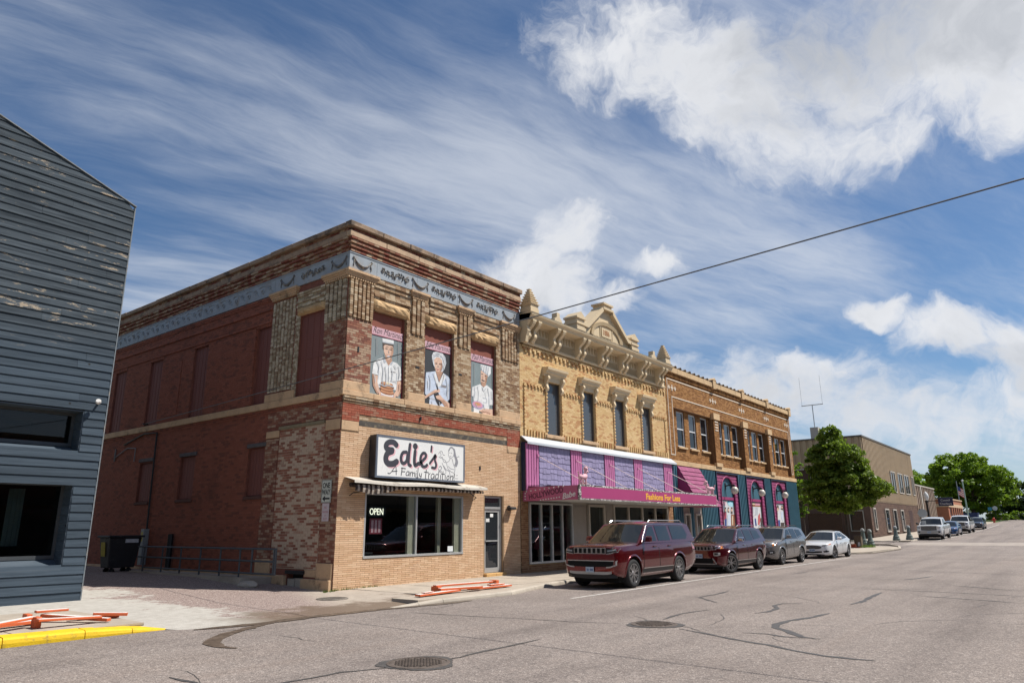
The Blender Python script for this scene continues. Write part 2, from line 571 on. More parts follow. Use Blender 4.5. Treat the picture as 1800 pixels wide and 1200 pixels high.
def brick_mesh(pl, rects, name, mat, parent, kind='stuff', **kw):
    """five-sided blocks, one island each, joined"""
    R = np.array(rects, dtype=float)
    n = len(R)
    u0, u1, z0, z1, b, p = R.T
    uu = np.stack([u0, u1, u1, u0, u0, u1, u1, u0], 1)
    zz = np.stack([z0, z0, z1, z1, z0, z0, z1, z1], 1)
    dd = np.stack([b + p] * 4 + [b - .004] * 4, 1)
    V = np.empty((n, 8, 3))
    if pl[0] == 'f': V[..., 0] = uu; V[..., 1] = pl[1] - dd
    else: V[..., 1] = uu; V[..., 0] = pl[1] - dd
    V[..., 2] = zz
    F5 = np.array([(0, 1, 2, 3), (1, 0, 4, 5), (2, 1, 5, 6), (3, 2, 6, 7), (0, 3, 7, 4)])
    if pl[0] == 's': F5 = F5[:, ::-1]
    Fc = (F5[None] + (np.arange(n) * 8)[:, None, None]).reshape(-1, 4)
    me = bpy.data.meshes.new(name)
    me.vertices.add(n * 8); me.vertices.foreach_set('co', V.reshape(-1))
    me.loops.add(Fc.size); me.loops.foreach_set('vertex_index', Fc.reshape(-1).astype(np.int32))
    me.polygons.add(len(Fc)); me.polygons.foreach_set('loop_start', np.arange(0, Fc.size, 4, dtype=np.int32))
    me.polygons.foreach_set('use_smooth', np.zeros(len(Fc), dtype=bool))
    me.attributes.new('tone', 'FLOAT', 'FACE').data.foreach_set('value', np.repeat(RNG.random(n), 5).astype(np.float32))
    me.materials.append(mat); me.update(calc_edges=True)
    return link(name, me, parent, kind=kind, **kw)


def brick_single(pl, rects, mat, parent, name='brick'):
    """the bricks that show largest: one object each, sharing mesh data by size"""
    cache = {}
    base = -ORIGIN[parent.name] if parent.name in ORIGIN else Vector((0, 0, 0))
    for (u0, u1, z0, z1, b, p) in rects:
        w, h = round((u1 - u0) / .02) * .02, round(z1 - z0, 3)
        if (w, h) not in cache:
            mb = MB()
            if pl[0] == 'f': mb.box(-w / 2, -.5, -h / 2, w / 2, .004, h / 2)
            else: mb.box(-.5, -w / 2, -h / 2, .004, w / 2, h / 2)
            for i, v in enumerate(mb.v):
                if pl[0] == 'f' and v[1] < -.1: mb.v[i] = (v[0], -.010, v[2])
                if pl[0] == 's' and v[0] < -.1: mb.v[i] = (-.010, v[1], v[2])
            cache[(w, h)] = mb.mesh(name, [mat])
        o = bpy.data.objects.new(name, cache[(w, h)]); COL.objects.link(o); o.parent = parent
        o.location = base + Vector(P3(pl, (u0 + u1) / 2, (z0 + z1) / 2, b + p - .010))


def text_obj(s, size, mat, parent, M, shear=0.0, offset=0.0, extrude=.004, align='LEFT', name='lettering', xs=1.0, width=None):
    c = bpy.data.curves.new(name, 'FONT'); c.body = s; c.size = size; c.shear = shear; c.offset = offset; c.extrude = extrude
    c.align_x = align; c.align_y = 'BOTTOM_BASELINE' if hasattr(c, 'align_y') else 'BASELINE'; c.materials.append(mat)
    c.resolution_u = 3
    tmp = bpy.data.objects.new('tmp', c); COL.objects.link(tmp)
    dg = bpy.context.evaluated_depsgraph_get()
    me = bpy.data.meshes.new_from_object(tmp.evaluated_get(dg)); bpy.data.objects.remove(tmp); bpy.data.curves.remove(c)
    if width: q = [v.co.x for v in me.vertices]; xs = width / (max(q) - min(q))
    me.transform(M @ Matrix.Diagonal((xs, 1, 1, 1)))
    return link(name, me, parent)


def face_front(x, y, z): return Matrix.Translation((x, y, z)) @ Matrix.Rotation(math.pi / 2, 4, 'X')
def face_side(x, y, z): return Matrix.Translation((x, y, z)) @ Matrix.Rotation(-math.pi / 2, 4, 'Z') @ Matrix.Rotation(math.pi / 2, 4, 'X')


def lerp_tab(x, tab):
    return float(np.interp(x, [t[0] for t in tab], [t[1] for t in tab]))

# ================================================================== the ground, the street, the pavements
ZT = [(-400, 0), (44, 0), (59, .33), (69, .52), (84, .76), (97, 1.03), (116, 1.55), (150, 2.25), (200, 2.9), (700, 5)]
def zg(x): return lerp_tab(x, ZT)
XS = [-300, -120, -60, -30, -15, -8, -4, 0, 6, 12, 20, 30, 38, 44, 48, 52, 56, 59, 64, 69, 76, 84, 90, 97, 106, 116, 130, 150, 175, 200, 300, 700]


def strip(name, mat, x0, x1, y0, y1, dz, kind='structure', ny=1, parent=None, **kw):
    xs = [x0] + [x for x in XS if x0 < x < x1] + [x1]
    mb = MB(); mb.grid([[(x, y0 + (y1 - y0) * j / ny, zg(x) + dz) for j in range(ny + 1)] for x in xs][::-1])
    return mb.build(name, mat, parent, kind=kind, **kw)


def asphalt_mat():
    m, nt, b = new_mat('worn_asphalt')
    g = nd(nt, 'ShaderNodeNewGeometry')
    v = nd(nt, 'ShaderNodeTexVoronoi'); v.inputs['Scale'].default_value = 62; nt.links.new(g.outputs['Position'], v.inputs['Vector'])
    v2 = nd(nt, 'ShaderNodeTexVoronoi'); v2.inputs['Scale'].default_value = 21; nt.links.new(g.outputs['Position'], v2.inputs['Vector'])
    sep = nd(nt, 'ShaderNodeSeparateColor'); nt.links.new(v.outputs['Color'], sep.inputs[0])
    sep2 = nd(nt, 'ShaderNodeSeparateColor'); nt.links.new(v2.outputs['Color'], sep2.inputs[0])
    c = ramp(nt, sep.outputs[0], [(0, (.100, .086, .078)), (.35, (.168, .142, .127)), (.7, (.232, .195, .174)), (.93, (.315, .272, .245)), (1, (.49, .44, .40))])
    c = mixc(nt, .35, c, ramp(nt, sep2.outputs[1], [(0, (.16, .135, .125)), (1, (.33, .275, .245))]))
    lane = tex_noise(nt, .9, 4, .55, stretch=(.05, 1, 1))
    c = mixc(nt, .75, c, ramp(nt, lane, [(.3, (.68, .67, .68)), (.52, (1, 1, 1)), (.75, (1.0, .96, .93))]), 'MULTIPLY')
    pat = tex_noise(nt, .35, 6, .6)
    c = mixc(nt, .8, c, ramp(nt, pat, [(.3, (.74, .73, .73)), (.6, (1, 1, 1))]), 'MULTIPLY')
    st = step(nt, tex_noise(nt, 1.7, 7, .7), .66, .78)
    c = mixc(nt, mth(nt, 'MULTIPLY', st, .36), c, (.10, .09, .085))
    nt.links.new(c, b.inputs['Base Color']); b.inputs['Roughness'].default_value = .88; b.inputs['Specular IOR Level'].default_value = .3
    do_bump(nt, b, v.outputs['Distance'], .55, .012)
    return m


def concrete_mat(name, col, stain=(.20, .17, .14), amt=.45):
    m, nt, b = new_mat(name)
    n = tex_noise(nt, 1.4, 8, .68)
    c = ramp(nt, n, [(.3, tuple(x * .78 for x in col)), (.7, tuple(min(1, x * 1.1) for x in col))])
    c = mixc(nt, .35, c, ramp(nt, tex_noise(nt, 90, 3, .6), [(.35, (.7, .7, .7)), (.65, (1, 1, 1))]), 'MULTIPLY')
    d = step(nt, tex_noise(nt, .8, 8, .7), .62 - .2 * amt, .80)
    c = mixc(nt, mth(nt, 'MULTIPLY', d, .75), c, stain)
    nt.links.new(c, b.inputs['Base Color']); b.inputs['Roughness'].default_value = .9; b.inputs['Specular IOR Level'].default_value = .25
    do_bump(nt, b, tex_noise(nt, 70, 5, .65), .3, .01)
    return m


M_ASPH = asphalt_mat()
M_WALK = concrete_mat('old_concrete', (.40, .345, .285))
M_KERB = concrete_mat('kerb_concrete', (.42, .37, .31), amt=.6)
M_EARTH = pm((.10, .12, .045), .95, .4, .5, name='turf_and_soil', dirt=(.16, .13, .085), dscale=.3)
M_TAR = pm((.062, .058, .056), .6, .3, 9, spec=.45, bump=.3, bscale=30, name='crack_sealant')
M_PAINTW = pm((.50, .48, .45), .8, .12, 6, dirt=(.30, .26, .23), dirt_amt=.75, dscale=5, name='worn_white_road_paint')
M_YEL = pm((.72, .46, .012), .7, .10, 5, dirt=(.22, .16, .06), dirt_amt=.32, dscale=6, bump=.3, bscale=40, name='yellow_kerb_paint')

mb = MB(); mb.grid([[(x, y, zg(x) - .12 - (.0 if abs(y) < 250 else .5)) for y in (-900, -250, -60, -20, 0, 20, 60, 250, 900)] for x in XS][::-1])
mb.build('ground', M_EARTH, kind='structure')
road = strip('road', M_ASPH, -120, 330, -18.4, -2.98, 0.0, ny=3)
cross = MB(); cross.grid([[(x, y, zg(x) + .002) for y in (-2.9, 10, 40, 90)] for x in (50.4, 51.5, 52.5, 54, 55, 56.2)][::-1])
cross.build('cross_street', M_ASPH, kind='structure')
# paler concrete crossing of the side street
strip('crossing_pavement', concrete_mat('crossing_concrete', (.33, .285, .25), amt=.3), 50.6, 55.6, -13.5, -4.4, .005)

CRACKS = [
 (0.07, [(-7.36, -8.43), (-7.23, -8.45), (-6.91, -8.49), (-6.48, -8.50), (-5.95, -8.77)]),
 (0.07, [(-5.15, -8.93), (-4.87, -8.97), (-4.35, -8.92), (-3.74, -8.94), (-3.02, -8.93)]),
 (0.07, [(-7.86, -7.09), (-7.83, -7.61), (-7.89, -8.07)]),
 (0.03, [(-1.66, -4.65), (-1.50, -5.75), (-1.22, -6.96), (-1.03, -8.12), (-0.72, -9.12)]),
 (0.07, [(0.22, -9.37), (1.29, -9.26), (1.68, -9.32), (2.21, -9.46)]),
 (0.08, [(-0.75, -10.16), (-1.09, -10.86), (-1.40, -11.43), (-1.58, -11.92), (-1.88, -12.41), (-2.04, -12.82), (-2.07, -13.17), (-2.03, -13.43)]),
 (0.07, [(6.71, -8.08), (5.51, -8.21), (4.93, -8.16), (4.51, -8.19), (3.99, -8.64), (3.57, -9.05)]),
 (0.09, [(2.08, -10.42), (2.45, -10.54), (3.22, -10.49), (3.66, -10.25), (4.16, -10.27), (4.46, -10.61)]),
 (0.12, [(2.87, -11.59), (1.99, -11.49), (1.37, -11.32), (0.73, -11.28), (0.28, -11.40), (0.04, -11.64), (-0.53, -12.08), (-0.60, -12.37)]),
 (0.07, [(-0.60, -11.18), (-0.53, -11.56), (-0.67, -11.87), (-0.65, -12.16)]),
 (0.04, [(0.84, -11.58), (1.04, -12.18)]),
 (0.12, [(4.84, -11.51), (5.48, -11.60), (6.77, -11.50), (8.19, -11.46)]),
 (0.06, [(14.11, -7.37), (16.08, -7.43)]),
 (0.05, [(9.18, -10.77), (9.11, -12.59), (8.90, -14.37), (8.84, -14.91)]),
 (0.05, [(7.77, -12.23), (7.03, -14.47)]),
 (0.05, [(18.80, -9.94), (17.35, -13.92)]),
 (0.05, [(11.73, -12.44), (10.41, -14.29)]),
 (0.1, [(13.28, -11.09), (14.00, -11.29), (15.42, -11.56)]),
]

def ribbon(mb, pts, w, z, taper=True):
    P = [Vector((p[0], p[1], 0)) for p in pts]; Q = []
    for a, b in zip(P, P[1:]):
        n = max(2, int((b - a).length / .16))
        for k in range(n): Q.append(a.lerp(b, k / n))
    Q.append(P[-1]); rows = []
    for i, p in enumerate(Q):
        d = (Q[min(i + 1, len(Q) - 1)] - Q[max(i - 1, 0)]).normalized(); s = Vector((-d.y, d.x, 0))
        t = min(1, .25 + min(i, len(Q) - 1 - i) * .25) if taper else 1
        h = w * .5 * t * random.uniform(.65, 1.35); o = random.uniform(-.012, .012)
        rows.append([(p + s * (o + h)).to_tuple()[:2] + (zg(p.x) + z,), (p + s * (o - h)).to_tuple()[:2] + (zg(p.x) + z,)])
    mb.grid(rows)


for w, pts in CRACKS:
    mb = MB(); ribbon(mb, pts, w, .005); mb.build('tar_seam', M_TAR, road)
hair = MB(); rr = random.Random(5)
for k in range(46):
    x, y, a = rr.uniform(-9, 26), rr.uniform(-15.5, -4.2), rr.choice((0, 1.57)) + rr.uniform(-.5, .5); P = [(x, y)]
    for j in range(rr.randint(4, 11)): a += rr.uniform(-.5, .5); x += .28 * math.cos(a); y += .28 * math.sin(a); P.append((x, max(-16.5, min(-4, y))))
    ribbon(hair, P, rr.uniform(.008, .018), .0035)
hair.build('hairline_cracks', M_TAR, road, kind='stuff')
# the white line of the parking lane
mb = MB()
for x0, x1 in ((2.6, 29.5), (58.6, 118)):
    xs = np.linspace(x0, x1, 40)
    mb.grid([[(x, -5.72, zg(x) + .006), (x, -5.82, zg(x) + .006)] for x in xs])
mb.build('parking_line', M_PAINTW, road)
# tyre-scrubbed darker lanes are in the asphalt; a wet track curls out of the alley
M_WET = pm((.085, .062, .045), .45, .3, 4, spec=.5, name='damp_silt', dirt=(.17, .13, .10), dirt_amt=.7, dscale=7)
mb = MB(); ribbon(mb, [(-1.9, -3.35), (-4.2, -3.65), (-5.5, -4.35), (-5.95, -4.75), (-6.2, -5.1), (-6.32, -5.5), (-6.25, -5.85)], .20, .008)
mb.build('damp_track', M_WET, road)
mb = MB(); ribbon(mb, [(-5.6, -3.45), (-4.6, -3.66), (-3.1, -3.62), (-1.2, -3.78), (-.2, -4.0), (.9, -4.08)], .26, .010)
mb.build('damp_gutter', M_WET, road)

# pavements: a bed with cast slabs laid on it
def slab_field(name, x0, x1, y0, y1, lx, ly, zf, mat, skip=None):
    bed = MB(); xs = list(np.linspace(x0, x1, max(2, int((x1 - x0) / 4))))
    bed.grid([[(x, y, zf(x, y) - .03) for y in (y0, y1)] for x in xs][::-1])
    root = bed.build(name, M_KERB, kind='structure')
    nx, ny = max(1, round((x1 - x0) / lx)), max(1, round((y1 - y0) / ly))
    for i in range(nx):
        for j in range(ny):
            a, b = x0 + (x1 - x0) * i / nx + .008, x0 + (x1 - x0) * (i + 1) / nx - .008
            c, d = y0 + (y1 - y0) * j / ny + .008, y0 + (y1 - y0) * (j + 1) / ny - .008
            t = random.uniform(-.004, .004); m = MB()
            top = [(a, c, zf(a, c) + t), (b, c, zf(b, c) + t), (b, d, zf(b, d) + t), (a, d, zf(a, d) + t)]
            bot = [(p[0], p[1], p[2] - .05) for p in top]
            m.add(bot + top, [(4, 5, 6, 7), (0, 1, 5, 4), (1, 2, 6, 5), (2, 3, 7, 6), (3, 0, 4, 7)])
            m.build('slab', mat, root)
    return root


M_SLAB = concrete_mat('slab_concrete', (.39, .335, .275), amt=.35)
def zwalk(x, y): return zg(x) + .10 + (0.012 if y > -1 else 0)
slab_field('sidewalk', 0.6, 45.0, -2.82, -0.004, 1.85, 1.41, zwalk, M_SLAB)
slab_field('sidewalk', -31.0, -6.0, -2.50, 2.12, 1.9, 1.65, zwalk, M_SLAB)
strip('sidewalk', M_SLAB, 56.1, 135, -4.0, -0.01, .10)
# the corner where the pavement swells out into the side street
bulb = MB(); bulb.prism([(31.5, -3.0), (34.2, -4.9), (35.6, -5.5), (44.3, -5.5), (47.5, -4.9), (49.8, -3.9), (50.5, -2.6), (50.5, 14), (41, 14), (41, -2.8), (31.5, -2.8)], 'z', -.02, .10)
bulb.build('corner_pavement', M_SLAB, kind='structure')


def kerb(name, path, h=.10, w=.16, mat=None, seg=2.6):
    """cast kerb lengths with a rounded nose; path: (x, y, height)"""
    root = None
    P = []
    for a, b in zip(path, path[1:]):
        n = max(1, round((Vector(b) - Vector(a)).length / seg))
        for k in range(n): P.append((Vector(a).lerp(b, k / n), Vector(a).lerp(b, (k + 1) / n)))
    for i, (a, b) in enumerate(P):
        d = Vector((b.x - a.x, b.y - a.y, 0)).normalized(); s = Vector((-d.y, d.x, 0))
        a2, b2 = a + d * .006, b - d * .006
        m = MB(); rows = []
        for p in (a2, b2):
            z0 = zg(p.x); hh = max(p.z, .012)
            prof = [(0, -.05), (0, .25), (.012, .72), (.035, .93), (.06, 1.0), (w, 1.0), (w, -.05)]
            rows.append([(p.x + s.x * q, p.y + s.y * q, z0 + (r * hh if r > 0 else r)) for q, r in prof])
        m.grid(rows); n = len(rows[0]); m.f += [list(range(n)), list(range(n, 2 * n))[::-1]]; m.i += [0, 0]
        if root is None: root = m.build(name, mat, kind='structure')
        else: m.build('kerb_length', mat, root)
    return root


ext = MB(); ext.prism([(-.5, -2.83), (-.5, -3.70), (.1, -3.76), (2.5, -3.86), (4.1, -3.42), (5.2, -3.12), (6.0, -2.98), (6.0, -2.83)], 'z', -.02, .097)
ext.build('corner_pavement', M_SLAB, kind='structure')
kerb('kerb', [(-1.3, -3.78, .012), (-.6, -3.84, .05), (.1, -3.92, .095), (2.5, -4.02, .10), (4.1, -3.58, .10), (5.2, -3.28, .10), (6.0, -3.13, .10), (8.0, -3.0, .10), (31.4, -3.0, .10), (34.2, -4.9, .10), (35.6, -5.5, .10), (44.3, -5.5, .10), (47.5, -4.9, .10), (49.8, -3.9, .10), (50.5, -2.6, .10), (50.6, 10, .10)], mat=M_KERB, seg=3.0)
kerb('kerb', [(-32, -2.72, .11), (-8.2, -2.72, .11), (-7.1, -2.85, .11), (-6.4, -2.95, .075), (-5.8, -3.0, .012)], mat=M_YEL, seg=1.9, w=.48)
kerb('kerb', [(56, 6, .10), (56, -3.2, .10), (57.4, -4.1, .10), (133, -4.1, .10)], mat=M_KERB, seg=6)

# the alley floor between the blue house and the brick building
HT = [(-3.62, 0.004), (-3.0, .03), (-1.2, .045), (0, .065), (2, .16), (5, .335), (9, .36), (60, .38)]
def zal(x, y):
    h = lerp_tab(y, HT)
    if y < 1.0:
        t = min(1, max(0, (x + 1.1) / 1.7)); t = t * t * (3 - 2 * t); h = h + (min(.098, .03 + .08 * (y + 3.0)) - h) * t * (1 - max(0, y))
        t = min(1, max(0, (-5.0 - x) / .95)); t = t * t * (3 - 2 * t); h = h + (min(.055, .01 + .07 * (y + 3.0)) - h) * t
    return h


def alley_mat():
    m, nt, b = new_mat('patched_alley')
    g = nd(nt, 'ShaderNodeNewGeometry'); sp = nd(nt, 'ShaderNodeSeparateXYZ'); nt.links.new(g.outputs['Position'], sp.inputs[0])
    x, y = sp.outputs[0], sp.outputs[1]
    w = tex_noise(nt, 1.1, 8, .68); w2 = tex_noise(nt, 5, 7, .7)
    v = nd(nt, 'ShaderNodeTexVoronoi'); v.inputs['Scale'].default_value = 55; nt.links.new(g.outputs['Position'], v.inputs['Vector'])
    s3 = nd(nt, 'ShaderNodeSeparateColor'); nt.links.new(v.outputs['Color'], s3.inputs[0])
    agg = ramp(nt, s3.outputs[0], [(0, (.13, .095, .085)), (.5, (.24, .18, .16)), (.9, (.34, .27, .24)), (1, (.45, .40, .36))])
    con = ramp(nt, w2, [(.3, (.33, .305, .27)), (.7, (.44, .415, .375))])
    # concrete apron beside the house, washing out in streaks towards the right
    f = mth(nt, 'SUBTRACT', mth(nt, 'MULTIPLY', mth(nt, 'ADD', x, 3.95), -.55), mth(nt, 'MULTIPLY', y, .05))
    f = mth(nt, 'ADD', f, mth(nt, 'MULTIPLY', mth(nt, 'SUBTRACT', w, .5), 2.6))
    f = mth(nt, 'ADD', f, mth(nt, 'MULTIPLY', mth(nt, 'SUBTRACT', w2, .5), .9))
    f = mth(nt, 'MULTIPLY', step(nt, f, -.05, .22), step(nt, mth(nt, 'ADD', mth(nt, 'MULTIPLY', y, -1.0), mth(nt, 'MULTIPLY', x, -.6)), -3.8, -3.4))
    c = mixc(nt, f, agg, con)
    pale = step(nt, mth(nt, 'ADD', x, mth(nt, 'MULTIPLY', y, -.45)), -1.5, -.2)      # pavement returns at the corner
    pale = mth(nt, 'MULTIPLY', pale, step(nt, y, 1.0, .2))
    c = mixc(nt, mth(nt, 'MULTIPLY', pale, .9), c, ramp(nt, w2, [(.3, (.30, .255, .21)), (.7, (.41, .355, .295))]))
    silt = mth(nt, 'ADD', mth(nt, 'MULTIPLY', mth(nt, 'SUBTRACT', w, .5), 3.0), mth(nt, 'MULTIPLY', mth(nt, 'ADD', y, 1.75), -.62))
    c = mixc(nt, mth(nt, 'MULTIPLY', mth(nt, 'MULTIPLY', step(nt, silt, .15, .7), step(nt, x, -5.2, -3.9)), .85), c, (.125, .086, .058))
    d = step(nt, tex_noise(nt, 2.2, 8, .72), .60, .74)
    c = mixc(nt, mth(nt, 'MULTIPLY', d, .55), c, (.12, .09, .07))
    nt.links.new(c, b.inputs['Base Color']); b.inputs['Roughness'].default_value = .85; b.inputs['Specular IOR Level'].default_value = .3
    do_bump(nt, b, mth(nt, 'ADD', v.outputs['Distance'], mth(nt, 'MULTIPLY', w2, 1.5)), .45, .015)
    return m


ys = [-3.62, -3.4, -3.2, -3.0, -2.8, -2.5, -2, -1.5, -1, -.5, 0, .5, 1, 1.5, 2, 3, 4, 5, 6, 9, 14, 24, 45]
xs = list(np.linspace(-7.2, .6, 28))
ymin = lambda x: -2.70 + (-3.62 + 2.70) * min(1, max(0, (x + 6.02) / .5))
mb = MB(); mb.grid([[(x, max(y, ymin(x)), zal(x, max(y, ymin(x)))) for y in ys] for x in xs][::-1])
mb.build('alley', alley_mat(), kind='structure', smooth=60)


def manhole(label, x, y, z, r, collar):
    t = thing('manhole_cover', label, 'manhole cover', (x, y, z), 'manhole covers in the street and pavement')
    iron = pm((.20, .175, .15) if not collar else (.115, .092, .078), .65, .35, 8, metal=.3, bump=.4, bscale=25, name='rusty_cast_iron')
    m = MB(); m.lathe([(r + .05, .0), (r + .045, .012), (r + .004, .014), (r + .002, .0)], (x, y, z), 36); m.build('rim', iron, t, smooth=40)
    m = MB(); m.lathe([(r, 0), (r, .010), (0.001, .011)], (x, y, z), 36)
    k = int(r / .055)
    for i in range(-k, k + 1):
        for j in range(-k, k + 1):
            if math.hypot(i, j) * .055 < r - .05: m.box(x + i * .055 - .016, y + j * .055 - .016, z + .011, x + i * .055 + .016, y + j * .055 + .016, z + .018)
    m.build('lid', iron, t)
    if collar:
        m = MB(); n = 40; R0 = []; R1 = []
        for i in range(n):
            a = 2 * math.pi * i / n; rr = r + .12 + .05 * math.sin(3 * a + x) + random.uniform(-.02, .03)
            R0.append((x + (r + .048) * math.cos(a), y + (r + .048) * math.sin(a), z + .006)); R1.append((x + rr * math.cos(a), y + rr * math.sin(a), z + .006))
        m.grid([[p, q] for p, q in zip(R0 + R0[:1], R1 + R1[:1])]); m.build('tar_collar', M_TAR, t)


manhole('rusty round manhole cover in the street, the nearest one with dark tar around it', -5.52, -8.83, .0, .36, True)
manhole('rusty round manhole cover farther out in the street where tar seams meet', -.50, -9.56, .0, .36, True)
manhole('pale worn manhole cover in the pavement at the brick corner', -1.02, -1.32, zal(-1.02, -1.32) + .006, .33, False)

# ================================================================== the corner brick building
FR, SD = ('f', 0.0), ('s', 0.0)
M_TANB = brick_mat('tan_roman_brick', [(.60, .395, .245), (.64, .43, .27), (.555, .36, .215), (.67, .465, .30), (.58, .37, .225), (.62, .41, .26)], grime=(.34, .19, .12), grime_amt=.34, gscale=1.1)
M_MIXB = brick_mat('weathered_buff_brick', [(.31, .20, .115), (.25, .15, .085), (.34, .225, .13), (.20, .115, .065), (.32, .205, .12), (.37, .255, .155)], over=(.47, .37, .255), over_amt=.28, over_scale=5, grime=(.09, .058, .038), grime_amt=.42, gscale=1.3)
M_MOTTLE = brick_mat('red_brick_with_flaking_paint', [(.22, .085, .058), (.26, .105, .068), (.19, .078, .055), (.28, .125, .08)], over=(.37, .26, .18), over_amt=.45, over_scale=4, grime_amt=.3)
M_REDB = brick_mat('red_painted_brick', [(.30, .085, .05), (.27, .07, .042), (.33, .10, .06)], over=(.30, .15, .10), over_amt=.2, grime_amt=.25, fine=.7)
M_BAND = brick_mat('streaked_cornice_brick', [(.22, .075, .048), (.27, .13, .08), (.19, .06, .04), (.24, .10, .062), (.30, .17, .105)], over=(.42, .32, .22), over_amt=.18, over_scale=2.5, grime=(.07, .045, .035), grime_amt=.45, gscale=1.0)
M_SIDEB = brick_mat('dark_red_painted_side_brick', [(.27, .092, .058), (.26, .088, .055), (.285, .10, .064), (.25, .084, .053)], over=(.16, .06, .042), over_amt=.18, grime=(.09, .04, .03), grime_amt=.38, gscale=.5, fine=.7)
M_STRIPB = brick_mat('side_brick_with_stripped_cream_paint', [(.30, .125, .085), (.27, .105, .07), (.34, .15, .10), (.25, .11, .075)], over=(.50, .39, .29), over_amt=.58, over_scale=1.1, grime_amt=.12)
M_CREAMB = brick_mat('cream_painted_brick', [(.50, .42, .30), (.44, .36, .25), (.55, .47, .35), (.33, .26, .17)], over=(.24, .16, .10), over_amt=.25, over_scale=6, grime=(.13, .09, .06), grime_amt=.4)
M_MORT = pm((.25, .165, .095), .95, .25, 6, name='dirty_mortar')
M_MORTT = pm((.30, .185, .105), .95, .2, 6, name='brown_mortar')
M_MORTR = pm((.19, .07, .048), .95, .25, 6, name='dark_red_mortar')
M_MORTL = pm((.42, .33, .24), .95, .25, 6, name='pale_mortar')
M_STONE = pm((.50, .335, .20), .85, .14, 3, bump=.25, bscale=35, dirt=(.16, .11, .07), dirt_amt=.42, dscale=2.2, name='buff_sandstone')
M_STONER = pm((.47, .31, .16), .9, .25, 2.2, bump=1.0, bscale=7, dirt=(.17, .11, .06), dirt_amt=.4, dscale=3, name='rock_faced_sandstone')
M_COPING = pm((.29, .20, .135), .88, .2, 2.5, bump=.4, bscale=20, dirt=(.07, .055, .045), dirt_amt=.62, dscale=1.5, name='stained_coping_stone')
M_COPB = pm((.43, .30, .195), .88, .2, 2.5, bump=.3, bscale=20, dirt=(.14, .10, .075), dirt_amt=.5, dscale=1.5, name='weathered_band_stone')
M_BOARD = pm((.20, .058, .036), .75, .10, 1.2, name='oxblood_painted_board', stretch=(1, 1, .4))
M_BOARDS = pm((.17, .058, .045), .75, .12, 1.2, name='faded_oxblood_board', stretch=(1, 1, .4))
M_FRZ = pm((.27, .30, .33), .62, .16, 1.6, dirt=(.24, .20, .165), dirt_amt=.45, dscale=2.6, bump=.1, bscale=20, name='blue_grey_pressed_metal')
M_SWAG = pm((.12, .12, .125), .7, .3, 6, dirt=(.36, .30, .23), dirt_amt=.62, dscale=9, name='tarnished_relief')
M_DARK = pm((.016, .015, .014), .9, .2, 4, name='unlit_interior')
M_GLASS = glass_mat('window_glass')
M_ALU = pm((.52, .52, .51), .42, .08, 5, metal=.55, name='aluminium_frame')
M_CREAMP = pm((.62, .54, .39), .6, .08, 3, name='cream_paint')
M_BLKP = pm((.022, .022, .024), .45, .15, 6, name='black_paint')

B1 = thing('corner_brick_building', 'two storey corner brick building with painted portrait panels and blue grey frieze', 'building', (4.0, 8.0, 0.1))
WINF = [(.93, 2.30, 5.46, 8.02), (3.15, 4.49, 5.46, 8.02), (5.38, 6.73, 5.46, 8.02)]
SHOPW = (.97, 5.07, .87, 2.66, .12)
DOORH = (6.16, 7.12, .215, 2.71, .16)
SWU = [(1.0, 2.24, 5.5, 8.03), (3.58, 4.54, 5.5, 8.04), (7.60, 8.56, 5.5, 8.02), (10.9, 11.86, 5.5, 8.0), (13.9, 14.88, 5.5, 7.98), (17.2, 18.2, 5.5, 7.98)]
SWL = [(3.60, 4.50, 2.65, 4.13), (7.72, 8.72, 2.68, 4.13), (10.78, 11.75, 2.68, 4.09)]
VENT = (1.28, 2.02, .10, .47, .25)
DEP = 24.0
wall = MB()
hole_wall(wall, FR, 0, 8.13, 0, 10.3, WINF + [SHOPW, DOORH], .16)
wall.build('front_wall', M_MORT, B1)
wall = MB(); hole_wall(wall, SD, 0, DEP, 0, 10.3, SWU + SWL + [VENT], .13)
wall.build('side_wall', M_MORTR, B1)
m = MB(); m.box(8.10, .35, 0, 8.128, DEP, 10.25).box(0, DEP, 0, 8.13, DEP + .1, 10.3).box(.16, .16, 10.0, 8.1, DEP, 10.12)
m.build('roof', M_COPING, B1)

# --- brick faces: (plane, u0,u1,z0,z1, material, kwargs)
TANH = [SHOPW, (6.10, 7.18, .0, 2.74), (0, .62, 4.30, 5.4), (7.37, 8.2, 4.26, 5.4), (.62, 7.37, 4.50, 5.4)]
tan = bricks(FR, .0, 8.12, .085, 5.0, TANH, L=.305, H=.0535, joint=.009, proud=.010)
near = sorted(tan, key=lambda r: (r[0] + 12.4) ** 2 * 1.0 + (r[2] - 1.65) ** 2 * 6)[:170]
nset = set(near)
brick_single(FR, near, M_TANB, B1)
brick_mesh(FR, [r for r in tan if r not in nset], 'tan_brickwork', M_TANB, B1)
pan = bricks(SD, .70, 2.88, .62, 4.57, [VENT], L=.215, H=.0735, joint=.012, proud=.008)
near2 = sorted(pan, key=lambda r: r[2] * 1.4 + r[0])[:130]; nset2 = set(near2)
brick_single(SD, near2, M_STRIPB, B1)
brick_mesh(SD, [r for r in pan if r not in nset2], 'stripped_brickwork', M_STRIPB, B1)
m = MB(); pquad(m, SD, [(.70, .60), (2.88, .60), (2.88, 4.57), (.70, 4.57)], .002); m.build('panel_mortar', M_MORTL, B1)
W2 = [(a - .0, b + .0, c, d) for a, b, c, d in WINF]
mix = []
for a, b in ((0, .93), (2.46, 3.15), (4.64, 5.38), (6.90, 8.12)):
    mix += bricks(FR, a, b, 5.73 if a > .1 else 5.73, 7.60, L=.215, H=.072, proud=.03, phase=a)
